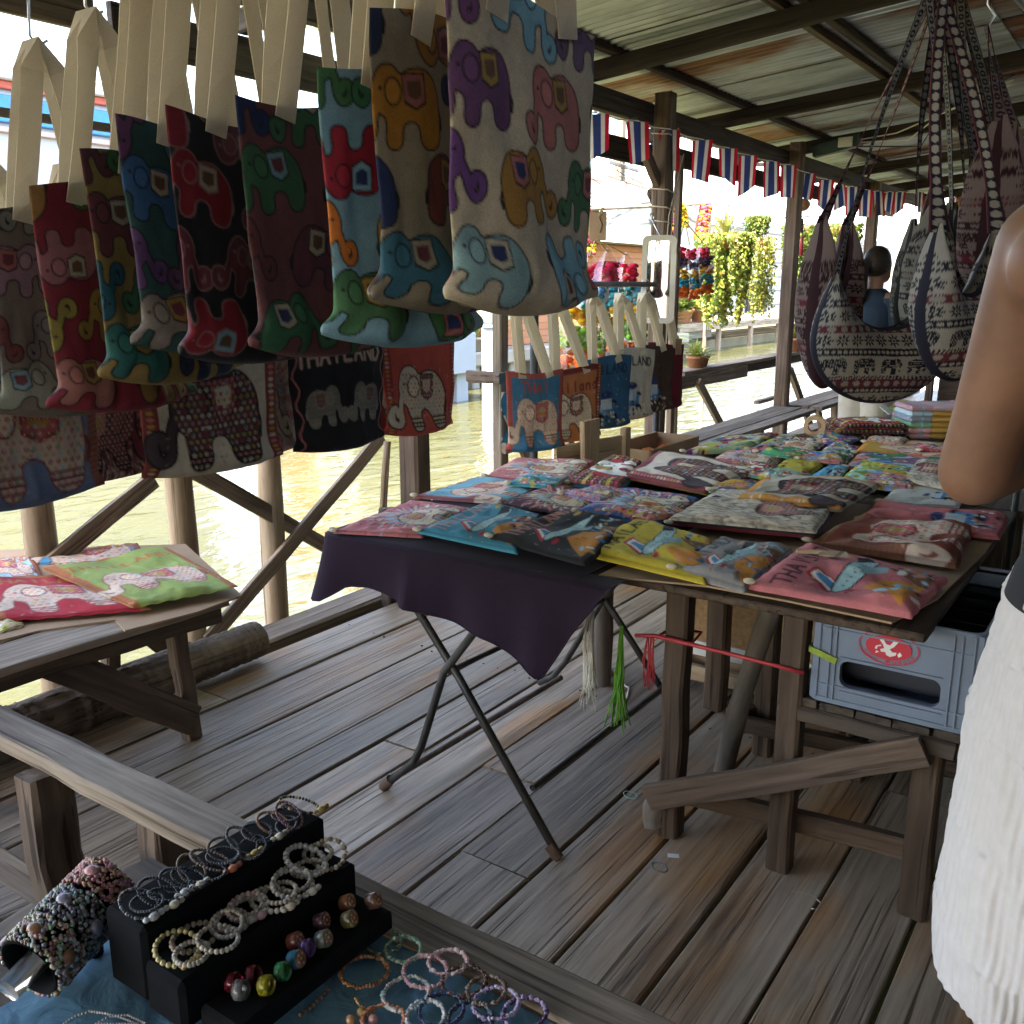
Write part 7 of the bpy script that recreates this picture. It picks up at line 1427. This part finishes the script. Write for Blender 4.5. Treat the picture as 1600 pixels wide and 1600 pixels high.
def human(m, base, f, hgt, armL, armR, headturn=0, lx=.09):
    """base = floor point between the feet, f = facing direction; arms = list of 3 points (shoulder, elbow, wrist) in local (right, forward, up)"""
    f = Vector(f).normalized(); r = V(f.y, -f.x, 0); k = hgt / 1.72
    W3 = lambda a, b, c: Vector(base) + (r * a + f * b + V(0, 0, c)) * k
    capsule(m, [W3(0, 0, .95), W3(0, .0, 1.08), W3(0, .01, 1.22), W3(0, .0, 1.34)], [.125 * k, .115 * k, .125 * k, .11 * k]); 
    for s in (-1, 1):
        capsule(m, [W3((lx - .005) * s, 0, .9), W3(lx * s, .01, .5), W3((lx + .005) * s, -.01, .28), W3((lx + .005) * s, -.01, .08)], [.095 * k, .058 * k, .055 * k, .036 * k]); capsule(m, [W3((lx + .005) * s, -.02, .045), W3((lx + .01) * s, .07, .035), W3((lx + .015) * s, .15, .022)], [.038 * k, .036 * k, .022 * k])
        capsule(m, [W3(.06 * s, -.01, 1.36), W3(.15 * s, -.01, 1.365)], [.07 * k, .058 * k]); capsule(m, [W3(.055 * s, 0, 1.0), W3(.075 * s, 0, .93)], [.085 * k, .085 * k])
    capsule(m, [W3(0, -.015, 1.38), W3(0, .0, 1.5)], [.058 * k, .052 * k])
    hf = f * math.cos(headturn) + r * math.sin(headturn); hr = V(hf.y, -hf.x, 0); hc = W3(0, .02, 1.6)
    R = Matrix((hr, hf, V(0, 0, 1))).transposed(); m.sph(hc, (.074 * k, .094 * k, .112 * k), 20, 14, R); m.sph(hc + hf * .045 * k - V(0, 0, .06 * k), (.052 * k, .05 * k, .055 * k), 14, 10, R)
    m.sph(hc + hf * .098 * k - V(0, 0, .02 * k), (.012 * k, .016 * k, .02 * k), 8, 6, R)
    for s in (-1, 1): m.sph(hc + hr * (.074 * s * k) - hf * .01 * k - V(0, 0, .01 * k), (.01 * k, .018 * k, .03 * k), 8, 6, R)
    for A in (armL, armR):
        S, E, Wr = [W3(*p) for p in A]; capsule(m, [S, S.lerp(E, .35), S.lerp(E, .75), E], [.06 * k, .055 * k, .049 * k, .047 * k]); capsule(m, [E, E.lerp(Wr, .3), Wr], [.047 * k, .044 * k, .028 * k])
        d = (Wr - E).normalized(); c = Wr + d * .05 * k; sd_ = d.cross(V(0, 0, 1)).normalized() if abs(d.z) < .9 else r; m.sph(c, (.034 * k, .034 * k, .034 * k), 10, 8)
        for i, l in enumerate((.07, .08, .075, .06)): b = c + d * .025 * k + sd_ * ((i - 1.5) * .019 * k); capsule(m, [b, b + d * l * .5 * k - V(0, 0, .006), b + d * l * k - V(0, 0, .02)], [.0095 * k, .009 * k, .0078 * k], 8)
        b = c + sd_ * (-.03 * k); capsule(m, [b - d * .01, b + d * .025 * k - sd_ * .02 * k, b + d * .05 * k - sd_ * .022 * k], [.012 * k, .01 * k, .009 * k], 8)
    return W3, hc, R, k
def garment(secs, n=96, rows=60, pleat=0, seed=0, fold=.004):
    """secs: list of (centre, right, fwd, half width, half depth)"""
    t = np.linspace(0, len(secs) - 1, rows); G = np.zeros((rows, n, 3)); a = np.linspace(0, 2 * math.pi, n, endpoint=False)
    for j, q in enumerate(t):
        i = min(int(q), len(secs) - 2); e = q - i; e = e * e * (3 - 2 * e); A, B = secs[i], secs[i + 1]
        c = Vector(A[0]).lerp(Vector(B[0]), e); hw_ = A[3] + (B[3] - A[3]) * e; hd_ = A[4] + (B[4] - A[4]) * e; r_, f_ = Vector(A[1]), Vector(A[2])
        d = 1 + pleat * np.sin(a * 60 + 1.6 * np.sin(a * 5 + q * .9) + .6 * np.sin(q * 9)) * .5 + fold / max(hw_, .05) * (vnoise(np.cos(a) * 2 + 3, np.sin(a) * 2 + q * 1.1, seed, 3))
        ca = np.sign(np.cos(a)) * np.abs(np.cos(a)) ** .9; sa = np.sign(np.sin(a)) * np.abs(np.sin(a)) ** .9
        G[j] = np.array(c)[None, :] + (d * hw_ * ca)[:, None] * np.array(r_) + (d * hd_ * sa)[:, None] * np.array(f_)
    return G
# --- near visitor at the right edge
PB = V(1.15 * fx + .825 * rx, 1.15 * fy + .825 * ry, 0); pf = V(fx * .97 + rx * .24, fy * .97 + ry * .24, 0).normalized(); pr = V(pf.y, -pf.x, 0)
pv = thing('person', 'person in black sleeveless top and white crinkled shorts standing at the table', 'person', PB)
m = MB(); W3, hc, R, k = human(m, PB, pf, 1.86, [(-.15, .05, 1.385), (-.188, .11, 1.105), (-.02, .28, 1.13)], [(.165, 0, 1.355), (.24, .0, 1.09), (.22, .2, .98)], 0, .062)
fuse(m, 'body', .009, 7, SKIN, pv)
TOP = mat_plain('black jersey', (.010, .011, .014), .85, .2, 60, .05); WH = mat_plain('white crinkle cotton', (.5, .475, .485), .9, .06, 40, .1)
sec = lambda z, hw_, hd_, fo=0: (W3(0, fo, z), pr, pf, hw_ * k, hd_ * k)
link('tank_top', grid_mesh('tank_top', garment([sec(.98, .15, .13), sec(1.08, .138, .128), sec(1.22, .148, .138, .0), sec(1.31, .142, .13, -.005), sec(1.41, .11, .095, -.01)], 80, 50, 0, 3, .006), None, True), TOP, pv)
for s in (-1, 1):
    sl = lambda z, hw_, hd_, off: (W3(off * s, 0, z), pr, pf, hw_ * k, hd_ * k)
    G = garment([sl(.99, .083, .132, .062), sl(.965, .09, .14, .066), sl(.9, .10, .15, .066), sl(.80, .108, .158, .07), sl(.66, .11, .16, .074), sl(.52, .112, .16, .076), sl(.44, .108, .155, .076)], 300, 90, .022, 6 + s, .014); link('shorts_leg', grid_mesh('shorts_leg', G, None, True), WH, pv)
m = MB(); m.sph(hc - R @ V(0, .012, -.02) , (.09, .106, .118), 24, 16, R); m.sph(hc - R @ V(0, .11, .01), (.05, .06, .07), 14, 10, R); m.build('hair', HAIR, pv)
m = MB(); Gb = garment([sec(1.03, .140, .130), sec(1.0, .15, .138), sec(.965, .158, .144)], 90, 8, 0, 2, .002); link('waistband', grid_mesh('waistband', Gb * 1, None, True), TOP, pv)
# teal garment hanging past the table, beside the visitor
tk = thing('teal_curtain', 'teal cloth hanging beyond the soda crate beside the visitor', 'curtain', (3.3, .15, .3))
P = np.array([[(3.4 + .02 * math.sin(i * .9), .30 - i * .05, 1.15 - j * .07) for i in range(14)] for j in range(15)]); P[..., 0] += .03 * np.sin(P[..., 1] * 40) ; link('cloth', grid_mesh('cloth', P), mat_plain('teal cloth', (.05, .16, .18), .85, .15, 25, .05), tk)
m = MB(); m.tube([(3.42, .36, 1.16), (3.42, -.5, 1.16)], .008, 8); m.build('rail', METAL, tk); 
for y in (.36, -.5): tubepart([(3.42, y, 0), (3.42, y, 1.17)], .01, METAL, 'rail_post', tk, 8)
# --- shopper behind the sling bags
q = atx(1372, 400, 6.6); SB = V(6.6, q.y, 0); sf_ = V(rx * .8 + fx * .6, ry * .8 + fy * .6, 0).normalized()
ps = thing('person', 'person with dark ponytail in navy shirt and beige trousers behind the sling bags', 'person', SB)
m = MB(); W3, hc, R, k = human(m, SB, sf_, 1.70, [(-.165, .0, 1.355), (-.19, .02, 1.08), (-.12, .22, 1.0)], [(.165, 0, 1.355), (.2, .02, 1.08), (.12, .24, 1.0)], .2)
fuse(m, 'body', .011, 5, SKIN, ps); pr = V(sf_.y, -sf_.x, 0); pf = sf_
link('shirt', grid_mesh('shirt', garment([sec(.88, .18, .14), sec(1.0, .165, .135), sec(1.2, .165, .14), sec(1.33, .17, .12), sec(1.40, .14, .09), sec(1.45, .065, .065)], 80, 50, 0, 9, .007), None, True), mat_plain('navy cotton', (.007, .02, .042), .85, .15, 30, .05), ps)
for s in (-1, 1):
    link('sleeve', grid_mesh('sleeve', garment([(W3(.13 * s, 0, 1.39), pr, pf, .07 * k, .075 * k), (W3(.175 * s, .005, 1.3), pr, pf, .068 * k, .072 * k), (W3(.19 * s, .01, 1.16), pr, pf, .066 * k, .07 * k)], 40, 16, 0, s, .004), None, True), bpy.data.materials['navy cotton'], ps)
    link('trouser_leg', grid_mesh('trouser_leg', garment([(W3(.085 * s, 0, .92), pr, pf, .105 * k, .125 * k), (W3(.09 * s, 0, .5), pr, pf, .085 * k, .1 * k), (W3(.095 * s, 0, .06), pr, pf, .08 * k, .09 * k)], 60, 40, 0, 4 + s, .008), None, True), mat_plain('beige cotton', (.55, .5, .42), .85, .08, 20, .05) if s < 0 else bpy.data.materials['beige cotton'], ps)
m = MB(); m.sph(hc - R @ V(0, .018, -.018), (.086, .098, .108), 22, 14, R); capsule(m, [hc - R @ V(0, .1, -.02), hc - R @ V(0, .15, .05), hc - R @ V(0, .14, .18), hc - R @ V(0, .11, .3)], [.034, .045, .04, .018], 12); fuse(m, 'hair', .007, 3, HAIR, ps)
